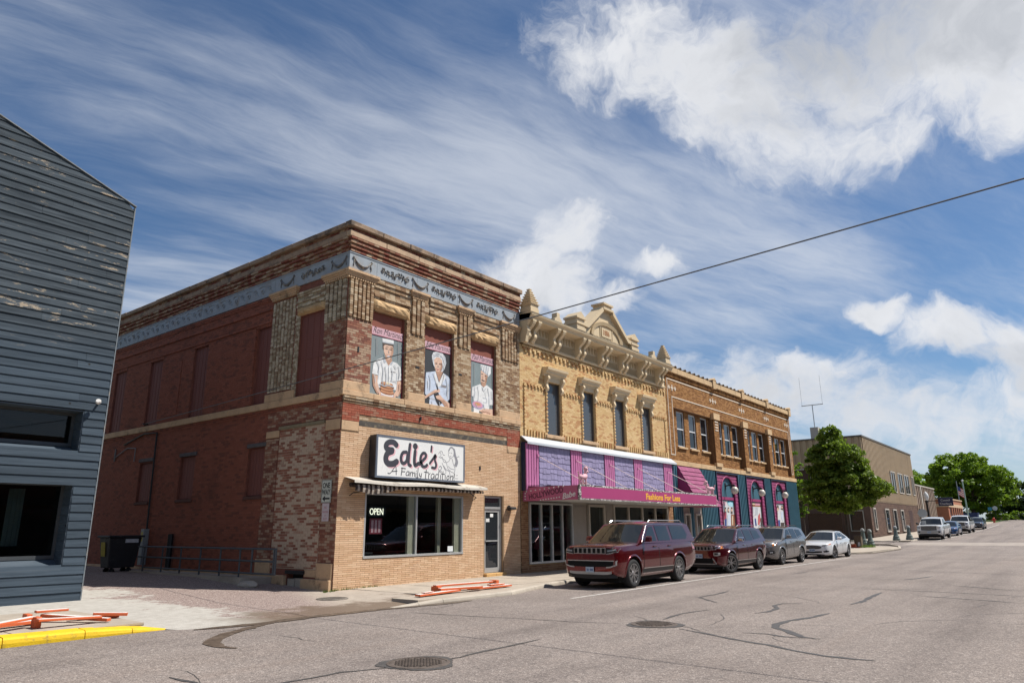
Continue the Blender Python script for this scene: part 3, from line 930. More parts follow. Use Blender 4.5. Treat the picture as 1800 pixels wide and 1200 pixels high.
brick_mesh(FR, [r for r in mix if r[0] > .93], 'buff_brickwork', M_MIXB, B1)
brick_mesh(FR, [r for r in mix if r[0] <= .93], 'mottled_pier_brickwork', M_MOTTLE, B1)
# upper brick behind the reeds, jamb rolls and lintel courses
up = bricks(FR, 0, 8.12, 7.6, 8.80, [(.93, 2.46, 7.5, 8.40), (3.15, 4.64, 7.5, 8.40), (5.38, 6.90, 7.5, 8.40)], proud=.006)
for a, b in ((2.30, 2.46), (4.49, 4.64), (6.73, 6.90)):
    up += bricks(FR, a, b, 5.48, 8.02, L=.16, H=.072, proud=.05)
brick_mesh(FR, up, 'buff_brickwork', M_MIXB, B1)
crs = []
for k, pr in enumerate((.02, .055, .03, .015, .015, .05, .03, .07, .05)):
    z = 8.40 + k * .07
    for a, b in ((.95, 2.46), (3.33, 4.66), (5.52, 6.95)):
        crs += bricks(FR, a, b, z, z + .07, L=.215, H=.07, proud=pr, phase=k * .1)
brick_mesh(FR, crs, 'moulded_courses', M_MIXB, B1)


def reeds(pl, u0, u1, n, z0, z1, mat, name='reeded_brickwork', d=.07):
    w = (u1 - u0) / n; R = []
    for k in range(n):
        a = u0 + (k + .14) * w; b = u0 + (k + .86) * w
        for j in range(int((z1 - z0) / .072)):
            z = z0 + j * .072
            R.append((a + .004, b - .004, z + .005, z + .067, .0, d + RNG.uniform(-.006, .006)))
    brick_mesh(pl, R, name, mat, B1)


reeds(FR, .0, .93, 6, 7.62, 8.78, M_MIXB); reeds(FR, 2.50, 3.08, 3, 7.62, 8.78, M_MIXB); reeds(FR, 4.71, 5.34, 3, 7.62, 8.78, M_MIXB); reeds(FR, 7.05, 8.10, 6, 7.62, 8.78, M_MIXB)
reeds(SD, .02, 1.0, 5, 7.55, 8.78, M_CREAMB); reeds(SD, 2.50, 3.74, 7, 5.78, 8.78, M_CREAMB, d=.035)
# side, first bay
brick_mesh(SD, bricks(SD, 0, 1.0, 5.73, 7.55, proud=.03), 'mottled_pier_brickwork', M_MOTTLE, B1)
sb = bricks(SD, 2.24, 2.48, 5.5, 8.1, proud=.02, L=.12) + bricks(SD, 1.0, 2.46, 8.03, 8.8, [(1.0, 2.46, 8.03, 8.30)], proud=.01)
brick_mesh(SD, sb, 'cream_brickwork', M_CREAMB, B1)
crs = []
for k, pr in enumerate((.05, .02, .06, .02, .02, .05, .07)):
    crs += bricks(SD, 1.02, 2.44, 8.32 + k * .07, 8.39 + k * .07, H=.07, proud=pr, phase=.1 * k)
brick_mesh(SD, crs, 'moulded_courses', M_CREAMB, B1)
lo = bricks(SD, 0, .68, .80, 4.34, proud=.012) + bricks(SD, 2.90, 3.56, .82, 4.34, proud=.03) + bricks(SD, 0, 3.56, 4.66, 5.26, proud=.02)
brick_mesh(SD, lo, 'mottled_pier_brickwork', M_MOTTLE, B1)
# side, the long red painted wall
ho = SWU[1:] + SWL + [(a - .1, b + .1, d, d + .14) for a, b, c, d in SWL]
red = bricks(SD, 3.56, 19.5, .38, 5.26, ho, L=.22, H=.0735, proud=.010) + bricks(SD, 3.75, 19.5, 5.48, 9.05, ho, L=.22, H=.0735, proud=.010)
for a, b in ((8.62, 8.80), (5.0, 5.0)):
    pass
red += bricks(SD, 4.56, 4.80, 5.5, 8.05, L=.12, H=.0735, proud=.07)
red += bricks(SD, 9.4, 10.3, 5.7, 7.75, L=.22, H=.0735, proud=.03)
for z, pr in ((8.12, .05), (8.55, .055), (8.62, .03), (8.95, .06), (8.88, .04)):
    red += bricks(SD, 3.75, 19.5, z, z + .073, L=.22, H=.073, base=0, proud=pr)
for s in SWU[1:]:                                       # soldier arches over the blind windows
    for k in range(14): red.append((s[0] - .04 + k * .078, s[0] + .03 + k * .078, s[3] + .005, s[3] + .225, 0, .022))
brick_mesh(SD, red, 'red_painted_brickwork', M_SIDEB, B1)
# red painted band over the shop, with the rusting steel lintel under it
rb = bricks(FR, 0, .62, 4.60, 5.10, proud=.018) + bricks(FR, .62, 7.37, 4.82, 5.10, proud=.018, phase=.05) + bricks(FR, 7.37, 8.12, 4.48, 5.10, proud=.018, phase=.1)
brick_mesh(FR, rb, 'red_painted_brickwork', M_REDB, B1)
brick_mesh(FR, bricks(FR, .62, 7.37, 4.67, 4.82, proud=.0, H=.072), 'buff_brickwork', M_MIXB, B1)
m = MB(); pbox(m, FR, .62, 7.37, 4.50, 4.66, -.05, .004); m.build('steel_lintel', pm((.07, .06, .05), .8, .4, 3, dirt=(.25, .20, .12), dscale=6, name='rusting_steel'), B1)
m = MB(); pbox(m, SD, .70, 2.90, 4.57, 4.66, -.02, .05); m.build('steel_lintel', pm((.22, .18, .11), .8, .3, 3, name='mossy_steel'), B1)
cb = []
for k, pr in enumerate((.03, .055, .08)):
    cb += bricks(FR, 0, 8.12, 5.10 + k * .068, 5.168 + k * .068, H=.068, proud=pr, phase=.1 * k)
brick_mesh(FR, cb, 'corbel_courses', M_MIXB, B1)
cb = []
for k, pr in enumerate((.03, .05)):
    cb += bricks(SD, 0, 19.5, 5.13 + k * .068, 5.198 + k * .068, H=.068, proud=pr, phase=.1 * k)
brick_mesh(SD, cb, 'corbel_courses', M_SIDEB, B1)


def stones(pl, u0, u1, z0, z1, d, length, mat, name='stone_block', bev=.012, parent=None, jit=.004):
    n = max(1, round((u1 - u0) / length)); us = [u0 + (u1 - u0) * k / n + (random.uniform(-.08, .08) * length if 0 < k < n else 0) for k in range(n + 1)]
    for a, b in zip(us, us[1:]):
        mb = MB(); pbox(mb, pl, a + .003, b - .003, z0, z1, -.05, d + random.uniform(-jit, jit))
        bevel(mb.build(name, mat, parent or B1), bev, 1)


stones(FR, -.09, 8.12, 5.305, 5.47, .09, 1.15, M_STONE)
stones(SD, .05, DEP - 5, 5.27, 5.48, .09, 1.5, M_STONE)
for a, b in ((-.055, .93), (2.44, 3.18), (4.62, 5.40), (6.88, 8.12)): stones(FR, a, b, 5.475, 5.73, .055, 2, M_STONE)
for a, b in ((.05, 1.02), (2.28, 3.80)): stones(SD, a, b, 5.485, 5.735, .055, 3, M_STONE)
stones(FR, .0, .62, 4.33, 4.60, .022, 2, M_STONE); stones(FR, 7.37, 8.12, 4.26, 4.48, .022, 2, M_STONE)
stones(SD, .03, .68, 4.35, 4.65, .022, 2, M_STONE); stones(SD, 2.90, 3.56, 4.35, 4.56, .036, 2, M_STONE)
stones(SD, .03, .70, .36, .78, .05, 2, M_STONE); stones(SD, 2.86, 3.60, .42, .84, .05, 2, M_STONE)
stones(SD, .03, 1.26, .06, .36, .11, 2, M_STONE); stones(SD, 2.05, 3.40, .10, .42, .11, 1.5, M_STONE); stones(SD, 3.42, 17.5, .12, .44, .09, 1.6, M_STONE)
stones(SD, .70, 1.26, .40, .60, .01, 2, M_STONE)
def rock(pl, u0, u1, z0, z1, d):
    """rock-faced lintel: a hewn, bulging front"""
    n, k = 12, 5; m = MB()
    P = [[P3(pl, u0 + (u1 - u0) * i / n, z0 + (z1 - z0) * j / k, .0 if (i in (0, n) or j in (0, k)) else d * (.55 + .45 * math.sin(math.pi * j / k)) + random.uniform(-.022, .022)) for j in range(k + 1)] for i in range(n + 1)]
    m.grid(P if pl[0] == 's' else P[::-1]); m.build('lintel_stone', M_STONER, B1)


for (a, b, c, d) in WINF: rock(FR, a - .02, b + .16, 8.03, 8.39, .12)
rock(SD, 1.0, 2.44, 8.04, 8.31, .10)
for s in SWL: stones(SD, s[0] - .08, s[1] + .06, 4.135, 4.26, .05, 3, pm((.10, .09, .09), .9, .3, 5, name='grey_lintel_stone')); stones(SD, s[0] - .06, s[1] + .05, s[2] - .10, s[2] - .002, .05, 3, pm((.10, .045, .035), .9, .2, 5, name='painted_sill'))
# pier caps: three stepped slabs over a row of little blocks
def cap(pl, a, b, e0, e1):
    m = MB()
    for k, (z0, z1, d) in enumerate(((8.86, 8.92, .10), (8.92, 8.975, .13), (8.975, 9.05, .16))):
        pbox(m, pl, a - (d - .06) * e0, b + (d - .06) * e1, z0, z1, -.02, d)
    n = int((b - a) / .085)
    for k in range(n): u = a + (k + .2) * (b - a) / n; pbox(m, pl, u, u + .05, 8.79, 8.858, 0, .085)
    m.build('pier_cap', M_STONE, B1)
cap(FR, -.10, .95, 0.6, 1); cap(FR, 2.50, 3.12, 1, 1); cap(FR, 4.70, 5.36, 1, 1); cap(FR, 7.03, 8.10, 1, .2)
cap(SD, .0, 1.03, 0, 1); cap(SD, 2.48, 3.76, 1, 1)

# --- frieze of pressed metal with swags and scrolls
m = MB(); m.box(-.05, -.05, 9.055, 8.12, 0.06, 9.60); m.box(-.05, .061, 9.055, 0.06, 19.5, 9.60)
for x in (1.0, 2.7, 4.63, 6.0, 7.2): m.box(x, -.056, 9.06, x + .012, -.049, 9.595)
for y in (2.0, 3.7, 5.9, 8.3, 10.7, 13.2): m.box(-.056, y, 9.06, -.049, y + .012, 9.595)
m.box(-.066, -.066, 9.565, 8.12, .05, 9.605); m.box(-.066, .05, 9.565, .05, 19.5, 9.605)
frieze = m.build('frieze', M_FRZ, B1)
FO = Vector((0, 0, 0))


def plan(pl, u, z, d): return P3(pl, u, z, d + .05)


def swag_mesh(pl):
    m = MB(); w = .33
    pts = [(-w + 2 * w * k / 10, .10 - .22 * (1 - ((k - 5) / 5) ** 2)) for k in range(11)]
    m.tube([P3(pl, u, z, .012) for u, z in pts], [.018 + .030 * (1 - ((k - 5) / 5) ** 2) for k in range(11)], 6)
    for s in (-1, 1):
        m.tube([P3(pl, s * w, .15, .01), P3(pl, s * (w + .02), .10, .02), P3(pl, s * w, .06, .01)], [.015, .035, .02], 5)
        m.tube([P3(pl, s * w, .05, .01), P3(pl, s * (w - .02), -.03, .012), P3(pl, s * (w + .01), -.09, .012), P3(pl, s * w, -.15, .008)], [.012, .024, .016, .02], 5)
    return m.mesh('swag', [M_SWAG], 60)


def curl(m, pl, u, z, r, a0, turns, s, rad=.013, n=12):
    m.tube([P3(pl, u + s * r * (1 - .75 * k / n) * math.cos(a0 + turns * 2 * math.pi * k / n), z + r * (1 - .75 * k / n) * math.sin(a0 + turns * 2 * math.pi * k / n), .012) for k in range(n + 1)], [rad * (1.15 - .5 * k / n) for k in range(n + 1)], 5)


def scroll_mesh(pl):
    """running acanthus: a wavy stem with leaves above and below, curling at both ends"""
    m = MB(); rr = random.Random(3)
    st = lambda u: .045 * math.sin(u * 9.0) - .02
    m.tube([P3(pl, u, st(u), .010) for u in np.linspace(-.52, .52, 22)], .016, 5)
    for k in range(23):
        u = -.50 + k * .0455; s = 1 if k % 2 else -1; l = rr.uniform(.06, .12); d = rr.choice((-1, 1)) * rr.uniform(.01, .05)
        m.tube([P3(pl, u, st(u), .010), P3(pl, u + d * .6, st(u) + s * l * .55, .026), P3(pl, u + d, st(u) + s * l, .008)], [.010, rr.uniform(.018, .028), .006], 5)
    for s in (-1, 1): curl(m, pl, s * .54, .0, .09, 1.5, 1.1, s, .016); curl(m, pl, s * .12, .03, .06, .5, .9, s, .014, 8)
    return m.mesh('scroll', [M_SWAG], 60)


def ess_mesh(pl):
    m = MB()
    pts = [(-.38 + .76 * k / 12, .15 * math.sin(2 * math.pi * (k / 12 - .25) * .5) * 1.1) for k in range(13)]
    m.tube([P3(pl, u, z, .008) for u, z in pts], .012, 5)
    curl(m, pl, -.20, .06, .10, 3.4, 1.1, 1, .011, 10); curl(m, pl, .18, -.06, .10, .3, 1.1, 1, .011, 10)
    return m.mesh('scroll', [M_FRZ], 60)


def put(me, name, at):
    o = link(name, me, frieze); o.location = at; return o


sw_f, sc_f = swag_mesh(('f', 0)), scroll_mesh(('f', 0))
for x in (.43, 2.84, 5.06, 7.47): put(sw_f, 'swag', (x, -.05, 9.34))
for x in (1.75, 3.96, 6.22): put(sc_f, 'scroll', (x, -.05, 9.34))
sw_s, sc_s, es_s = swag_mesh(('s', 0)), scroll_mesh(('s', 0)), ess_mesh(('s', 0))
for y in (.43, 3.02): put(sw_s, 'swag', (-.05, y, 9.34))
put(sc_s, 'scroll', (-.05, 1.70, 9.34))
for k in range(19): put(es_s, 'scroll', (-.05, 4.22 + .80 * k, 9.32))

# --- corbelled brick parapet, stone band and coping
pb = []
for k, pr in enumerate((.05, .02, .075, .045, .10, .07, .125)):
    z = 9.61 + k * .063
    pb.append((k, z, pr))
for pl, u1 in ((FR, 8.12), (SD, 19.5)):
    R = []
    for k, z, pr in pb: R += bricks(pl, -pr if pl is FR else 0.0, u1, z, z + .063, H=.5, L=.215, joint=.012, proud=pr + .03, phase=.1 * (k % 2))
    R += bricks(pl, 0, u1, 10.235, 10.335, H=.5, L=.215, proud=.11)
    brick_mesh(pl, R, 'parapet_courses', M_BAND, B1)
stones(FR, -.15, 8.12, 10.055, 10.232, .15, 1.3, M_COPB); stones(SD, .05, 19.5, 10.055, 10.232, .15, 1.4, M_COPING)
stones(FR, -.22, 8.14, 10.34, 10.51, .22, 1.25, M_COPING, bev=.02); stones(SD, .05, 19.5, 10.33, 10.49, .22, 1.3, M_COPING, bev=.02, jit=.02)

# --- blind windows
for (a, b, c, d) in WINF:
    m = MB(); pbox(m, FR, a, b, c, d, -.16, -.09); pbox(m, FR, a, a + .05, c, d, -.09, -.05); pbox(m, FR, b - .05, b, c, d, -.09, -.05)
    m.build('boarded_window', M_BOARD, B1)
for i, (a, b, c, d) in enumerate(SWU):
    m = MB(); pbox(m, SD, a, b, c, d, -.13, -.06)
    bw = m.build('boarded_window', M_BOARDS, B1)
    m = MB()
    if i == 0: pbox(m, SD, a, b, 6.62, 6.66, -.06, -.05)
    for k in range(1, 4): u = a + (b - a) * k / 4; pbox(m, SD, u - .006, u + .006, c + .02, d - .02, -.06, -.052)
    m.build('batten', M_BOARDS, bw)
for (a, b, c, d) in SWL:
    m = MB(); pbox(m, SD, a, b, c, d, -.13, -.08)
    bw = m.build('boarded_window', M_BOARDS, B1)
    for k in range(5):
        m = MB(); u = a + .04 + (b - a - .08) * k / 5; pbox(m, SD, u + .005, u + (b - a - .08) / 5 - .005, c + .03, d - .03, -.08, -.062); m.build('plank', M_BOARDS, bw)
m = MB(); pbox(m, SD, 1.28, 2.02, .10, .47, -.24, -.2); m.build('cellar_opening', M_DARK, B1)
m = MB(); pbox(m, SD, 1.36, 1.60, .12, .36, -.2, .03); pbox(m, SD, 1.64, 1.96, .12, .34, -.2, .02); m.build('concrete_plug', M_KERB, B1)
m = MB(); pbox(m, SD, 1.22, 2.06, .47, .56, -.02, .06); m.build('vent_lintel', M_BLKP, B1)
m = MB()
for p in ((4.75, 6.65, -.0), (2.75, 6.55, 0)): pbox(m, FR, p[0], p[0] + .16, p[1], p[1] + .05, -.02, .042)
pbox(m, FR, .42, .47, 6.62, 6.78, 0, .045); pbox(m, FR, 5.86, 5.92, 3.55, 3.68, 0, .03); pbox(m, FR, 3.0, 3.05, 4.92, 5.02, 0, .06)
m.build('anchor_plate', M_BLKP, B1)

# --- the shop window: clear panes, cream posts, a dim dining room behind
a, b, c, d, q = SHOPW
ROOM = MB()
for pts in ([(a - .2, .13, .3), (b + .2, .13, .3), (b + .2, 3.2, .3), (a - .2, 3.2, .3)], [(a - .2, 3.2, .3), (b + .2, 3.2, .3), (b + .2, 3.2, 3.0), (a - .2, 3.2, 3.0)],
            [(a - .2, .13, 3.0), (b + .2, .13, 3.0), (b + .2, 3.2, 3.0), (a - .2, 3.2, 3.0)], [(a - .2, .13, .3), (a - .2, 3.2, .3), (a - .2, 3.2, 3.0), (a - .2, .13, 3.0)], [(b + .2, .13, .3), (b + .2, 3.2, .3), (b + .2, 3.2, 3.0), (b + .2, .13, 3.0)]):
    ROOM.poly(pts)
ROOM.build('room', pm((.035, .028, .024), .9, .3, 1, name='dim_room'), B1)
fr = MB()
pbox(fr, FR, a, b, c, c + .06, -.10, .03); pbox(fr, FR, a, a + .05, c + .06, d, -.10, .012); pbox(fr, FR, b - .05, b, c + .06, d, -.10, .012); pbox(fr, FR, 2.98, 3.03, c + .06, d - .06, -.10, .0); pbox(fr, FR, a + .05, b - .05, d - .06, d, -.10, .0)
sf = fr.build('shop_window_frame', M_ALU, B1)
m = MB(); pbox(m, FR, a + .05, 2.98, c + .06, d - .06, -.06, -.05); m.build('pane', clear_glass('shop_glass', (.80, .84, .85), 1.3), sf)
m = MB(); pbox(m, FR, 3.03, b - .05, c + .06, d - .06, -.06, -.05); m.build('pane', clear_glass('shop_glass_', (.80, .84, .85), 1.3), sf)
m = MB(); pbox(m, FR, 2.72, 2.96, c, d, -.16, -.075); pbox(m, FR, 4.32, 4.46, c, d, -.5, -.4); pbox(m, FR, 4.74, 5.0, c, d, -.16, -.075); pbox(m, FR, a, a + .07, c, d, -.3, -.2)
m.build('window_post', M_CREAMP, B1)
for i in range(3):
    m = MB(); x = 1.4 + 1.25 * i
    m.box(x, 1.0, .95, x + .8, 1.6, .99); m.box(x + .36, 1.26, .3, x + .42, 1.34, .95); m.build('dining_table', M_BOARD if i else M_CREAMP, label=('pale', 'oxblood', 'oxblood')[i] + ' topped dining table inside the brick shop window' + ('', ' at its middle', ' at its right end')[i], cat='table', group='dining tables behind the shop window')
m = MB(); pbox(m, FR, 4.42, 4.66, .96, 1.12, -.045, -.04); m.build('window_sticker', pm((.6, .62, .62), .6, .2, 30, name='pale_sticker'), B1)

# --- glazed door with transom
a, b, c, d, q = DOORH
m = MB(); pbox(m, FR, a, a + .06, c, d, -.16, -.06); pbox(m, FR, b - .06, b, c, d, -.16, -.06); pbox(m, FR, a + .06, b - .06, d - .06, d, -.16, -.06); pbox(m, FR, a + .06, b - .06, 2.28, 2.36, -.16, -.06)
dr = m.build('door', M_ALU, B1)
m = MB(); pbox(m, FR, a + .06, a + .15, c + .01, 2.275, -.14, -.09); pbox(m, FR, b - .16, b - .06, c + .01, 2.275, -.14, -.09); pbox(m, FR, a + .15, b - .16, c + .01, c + .16, -.14, -.09); pbox(m, FR, a + .15, b - .16, 2.18, 2.275, -.14, -.09)
m.build('door_leaf', M_ALU, dr)
m = MB(); pbox(m, FR, a + .15, b - .16, c + .16, 2.18, -.125, -.115); pbox(m, FR, a + .06, b - .06, 2.36, d - .06, -.125, -.115); m.build('pane', M_GLASS, dr)
m = MB(); pbox(m, FR, a + .13, b - .14, 1.22, 1.26, -.088, -.05); m.build('push_bar', M_ALU, dr)
m = MB(); pbox(m, FR, a + .42, a + .58, 2.02, 2.13, -.114, -.112); pbox(m, FR, a + .2, a + .38, 1.86, 1.97, -.114, -.112); m.build('notice', pm((.7, .7, .68), .6, name='white_notice'), dr)
stones(FR, 6.10, 7.16, .085, .21, .14, .55, pm((.52, .31, .12), .8, .15, 4, name='orange_step_stone'), name='doorstep')

def stroke(m, w, pts, y, n=4):
    """flat brush stroke with round ends in the plane of the sign"""
    P = [Vector((x, z)) for x, z in pts]
    Q = []
    for i in range(len(P) - 1):                              # Catmull-Rom
        p0, p1, p2, p3 = P[max(i - 1, 0)], P[i], P[i + 1], P[min(i + 2, len(P) - 1)]
        for k in range(n):
            u = k / n
            Q.append(.5 * ((2 * p1) + (p2 - p0) * u + (2 * p0 - 5 * p1 + 4 * p2 - p3) * u * u + (3 * p1 - p0 - 3 * p2 + p3) * u ** 3))
    Q.append(P[-1]); h = w / 2; L = []; R = []
    for i, p in enumerate(Q):
        d = (Q[min(i + 1, len(Q) - 1)] - Q[max(i - 1, 0)])
        d = d.normalized() if d.length > 1e-6 else Vector((1, 0)); s = Vector((-d.y, d.x))
        L.append(p + s * h); R.append(p - s * h)
    m.grid([[(l.x, y, l.y), (r.x, y, r.y)] for l, r in zip(L, R)])
    for e_, c in enumerate((Q[0], Q[-1])): m.poly([(c.x + h * math.cos(k * .5236), y - .0003 - .0002 * e_, c.y + h * math.sin(k * .5236)) for k in range(12)])


# --- things fixed to it
def mural(me_list, strokes_, cols, name, label, x0, x1, z0, z1, zb, bg, script, sx):
    t = thing(name, label, 'mural', ((x0 + x1) / 2, -.0, z0), 'painted portrait panels in the upper windows')
    m = MB(); pbox(m, FR, x0, x1, z0, zb, -.088, -.062); m.build('board', pm(bg, .6, .22, 1.6, name='painted_backdrop', stretch=(1, 1, .4)), t)
    m = MB(); pbox(m, FR, x0 - .03, x0, z0, zb + .01, -.088, -.04); pbox(m, FR, x1, x1 + .03, z0, zb + .01, -.088, -.04); pbox(m, FR, x0, x1, zb - .02, zb + .0, -.062, -.05)
    m.build('frame', pm((.20, .03, .045), .5, name='maroon_frame'), t)
    m = MB(); pbox(m, FR, x0, x1, zb + .001, z1, -.088, -.055); m.build('name_band', pm((.52, .32, .36), .6, .12, 4, name='pink_name_band'), t)
    m = MB(); names = sorted({c for c, p in me_list}); mats = [PAINT[c] for c in names]
    for k, (c, pts) in enumerate(me_list):
        m.mi = names.index(c); m.poly([(min(max(p[0], x0 + .003), x1 - .003), .0608 - .0006 * k, max(p[1], z0 + .004)) for p in pts])
    m.build('portrait', mats, t)
    m = MB(); names = sorted({c for c, w, p in strokes_})
    for k, (c, w, p) in enumerate(strokes_): m.mi = names.index(c); stroke(m, w, p, .0608 - .0006 * len(me_list) - .0004 - .0006 * k, 3)
    m.build('brush_strokes', [PAINT[c] for c in names], t, kind='stuff')
    text_obj(script, .27, PAINT['black'], t, face_front(x0 + .05, .052, zb + .06), shear=.35, extrude=.002, xs=sx, offset=-.004)


PAINT = {k: pm(c, .65, .16, 8, name='paint_' + k, dirt=tuple(q * .62 for q in c), dirt_amt=.35, dscale=5) for k, c in dict(white=(.66, .66, .65), shade=(.40, .42, .45), hair=(.075, .055, .045), skin=(.60, .40, .30), tan=(.40, .23, .155), dark=(.05, .035, .03), line=(.22, .20, .20), red=(.45, .10, .10), mauve=(.36, .30, .42), brown=(.27, .11, .055), orange=(.50, .25, .13), cream=(.66, .58, .42), silver=(.56, .57, .58), blue=(.48, .54, .64), black=(.025, .025, .03), pink=(.60, .28, .36), teal=(.06, .25, .36), aqua=(.35, .60, .68), maroon=(.28, .04, .08), navy=(.03, .06, .20), yellow=(.6, .5, .2), grey=(.25, .25, .27), palepink=(.70, .42, .45)).items()}
MUR1 = [
 ('white', [(1.422, 7.251), (1.878, 7.299), (1.885, 7.146), (1.442, 7.121)]),
 ('shade', [(1.440, 7.164), (1.884, 7.183), (1.885, 7.146), (1.442, 7.121)]),
 ('hair', [(1.429, 7.119), (1.885, 7.146), (1.880, 7.028), (1.801, 7.075), (1.524, 7.073), (1.489, 6.885), (1.445, 6.930)]),
 ('skin', [(1.482, 7.022), (1.541, 7.071), (1.836, 7.081), (1.877, 7.027), (1.884, 6.880), (1.828, 6.721), (1.708, 6.619), (1.577, 6.688), (1.502, 6.834)]),
 ('tan', [(1.785, 7.050), (1.877, 7.027), (1.884, 6.880), (1.828, 6.721), (1.752, 6.645), (1.803, 6.811)]),
 ('dark', [(1.553, 6.964), (1.649, 6.969), (1.644, 6.947), (1.554, 6.943)]),
 ('dark', [(1.726, 6.965), (1.830, 6.972), (1.824, 6.949), (1.727, 6.944)]),
 ('line', [(1.672, 6.933), (1.711, 6.847), (1.670, 6.826)]),
 ('white', [(1.619, 6.755), (1.770, 6.772), (1.731, 6.717), (1.645, 6.714)]),
 ('red', [(1.612, 6.761), (1.777, 6.779), (1.732, 6.701), (1.642, 6.700), (1.645, 6.714), (1.731, 6.717), (1.764, 6.765), (1.619, 6.749)]),
 ('tan', [(1.567, 6.699), (1.709, 6.611), (1.829, 6.702), (1.841, 6.603), (1.703, 6.439), (1.546, 6.563)]),
 ('white', [(1.443, 6.650), (1.550, 6.630), (1.696, 6.438), (1.834, 6.607), (2.035, 6.584), (2.200, 6.477), (2.289, 6.082), (2.064, 6.026), (2.057, 5.733), (1.274, 5.721), (1.304, 6.088), (1.072, 6.097), (1.110, 6.419), (1.230, 6.545)]),
 ('shade', [(1.686, 6.442), (1.714, 6.441), (1.722, 5.919), (1.688, 5.914)]),
 ('shade', [(1.296, 6.243), (1.340, 6.237), (1.323, 5.935), (1.293, 5.982)]),
 ('shade', [(2.025, 6.260), (2.060, 6.265), (2.057, 6.030), (2.029, 6.025)]),
 ('line', [(1.794, 6.288), (1.989, 6.294), (1.990, 6.267), (1.795, 6.261)]),
 ('shade', [(1.443, 6.650), (1.550, 6.630), (1.609, 6.548), (1.523, 6.479)]),
 ('shade', [(1.834, 6.607), (1.894, 6.599), (1.819, 6.492), (1.742, 6.492)]),
 ('skin', [(1.073, 6.089), (1.299, 6.066), (1.282, 5.877), (1.395, 5.636), (1.318, 5.522), (1.250, 5.564), (1.118, 5.749)]),
 ('skin', [(2.072, 6.013), (2.282, 6.065), (2.283, 5.712), (2.118, 5.543), (1.942, 5.584), (2.055, 5.759)]),
 ('tan', [(2.219, 6.050), (2.282, 6.065), (2.283, 5.712), (2.118, 5.543), (2.197, 5.753)]),
 ('tan', [(1.073, 6.089), (1.129, 6.085), (1.190, 5.760), (1.333, 5.550), (1.250, 5.564), (1.118, 5.749)]),
 ('mauve', [(2.041, 5.549), (2.005, 5.511), (1.903, 5.483), (1.755, 5.471), (1.591, 5.476), (1.445, 5.497), (1.343, 5.530), (1.306, 5.568), (1.339, 5.605), (1.438, 5.633), (1.583, 5.646), (1.746, 5.642), (1.896, 5.622), (2.002, 5.588)]),
 ('white', [(1.998, 5.568), (1.966, 5.540), (1.875, 5.519), (1.744, 5.509), (1.598, 5.513), (1.468, 5.530), (1.378, 5.556), (1.345, 5.585), (1.375, 5.613), (1.463, 5.634), (1.592, 5.644), (1.737, 5.641), (1.870, 5.624), (1.964, 5.599)]),
 ('brown', [(1.965, 5.613), (1.937, 5.579), (1.858, 5.554), (1.743, 5.542), (1.616, 5.546), (1.501, 5.564), (1.422, 5.592), (1.392, 5.626), (1.418, 5.659), (1.495, 5.684), (1.608, 5.697), (1.736, 5.694), (1.852, 5.676), (1.934, 5.647)]),
 ('orange', [(1.949, 5.644), (1.923, 5.620), (1.847, 5.602), (1.738, 5.594), (1.616, 5.597), (1.507, 5.610), (1.432, 5.632), (1.404, 5.657), (1.429, 5.681), (1.503, 5.699), (1.611, 5.707), (1.732, 5.705), (1.843, 5.691), (1.921, 5.670)]),
 ('brown', [(1.926, 5.700), (1.901, 5.669), (1.827, 5.645), (1.720, 5.634), (1.602, 5.636), (1.496, 5.653), (1.422, 5.679), (1.394, 5.711), (1.419, 5.742), (1.490, 5.765), (1.595, 5.777), (1.713, 5.775), (1.821, 5.759), (1.897, 5.732)]),
 ('orange', [(1.911, 5.726), (1.886, 5.704), (1.816, 5.688), (1.715, 5.680), (1.603, 5.682), (1.502, 5.694), (1.432, 5.714), (1.406, 5.737), (1.430, 5.758), (1.498, 5.775), (1.598, 5.783), (1.710, 5.781), (1.812, 5.769), (1.884, 5.749)]),
 ('brown', [(1.956, 5.786), (1.930, 5.755), (1.852, 5.731), (1.740, 5.719), (1.615, 5.722), (1.503, 5.738), (1.425, 5.765), (1.397, 5.797), (1.422, 5.827), (1.497, 5.851), (1.608, 5.863), (1.733, 5.861), (1.847, 5.845), (1.927, 5.819)]),
 ('orange', [(1.934, 5.813), (1.909, 5.791), (1.837, 5.774), (1.733, 5.766), (1.617, 5.768), (1.514, 5.780), (1.442, 5.799), (1.415, 5.822), (1.439, 5.844), (1.510, 5.861), (1.612, 5.869), (1.728, 5.867), (1.833, 5.855), (1.907, 5.836)]),
 ('brown', [(1.904, 5.863), (1.881, 5.837), (1.813, 5.816), (1.714, 5.806), (1.605, 5.808), (1.506, 5.821), (1.438, 5.844), (1.413, 5.871), (1.435, 5.898), (1.501, 5.918), (1.599, 5.929), (1.708, 5.927), (1.808, 5.914), (1.878, 5.891)]),
 ('orange', [(1.875, 5.885), (1.854, 5.867), (1.794, 5.853), (1.706, 5.847), (1.609, 5.848), (1.521, 5.858), (1.461, 5.873), (1.439, 5.891), (1.459, 5.909), (1.518, 5.922), (1.605, 5.929), (1.702, 5.928), (1.791, 5.919), (1.853, 5.903)]),
 ('cream', [(1.792, 5.898), (1.783, 5.882), (1.757, 5.870), (1.719, 5.864), (1.676, 5.864), (1.637, 5.872), (1.610, 5.885), (1.600, 5.901), (1.609, 5.917), (1.635, 5.929), (1.673, 5.935), (1.715, 5.935), (1.754, 5.927), (1.782, 5.914)]),
 ('skin', [(1.314, 5.598), (1.413, 5.613), (1.451, 5.528), (1.370, 5.491)]),
 ('skin', [(1.940, 5.623), (2.042, 5.664), (2.031, 5.531), (1.946, 5.493)]),
]
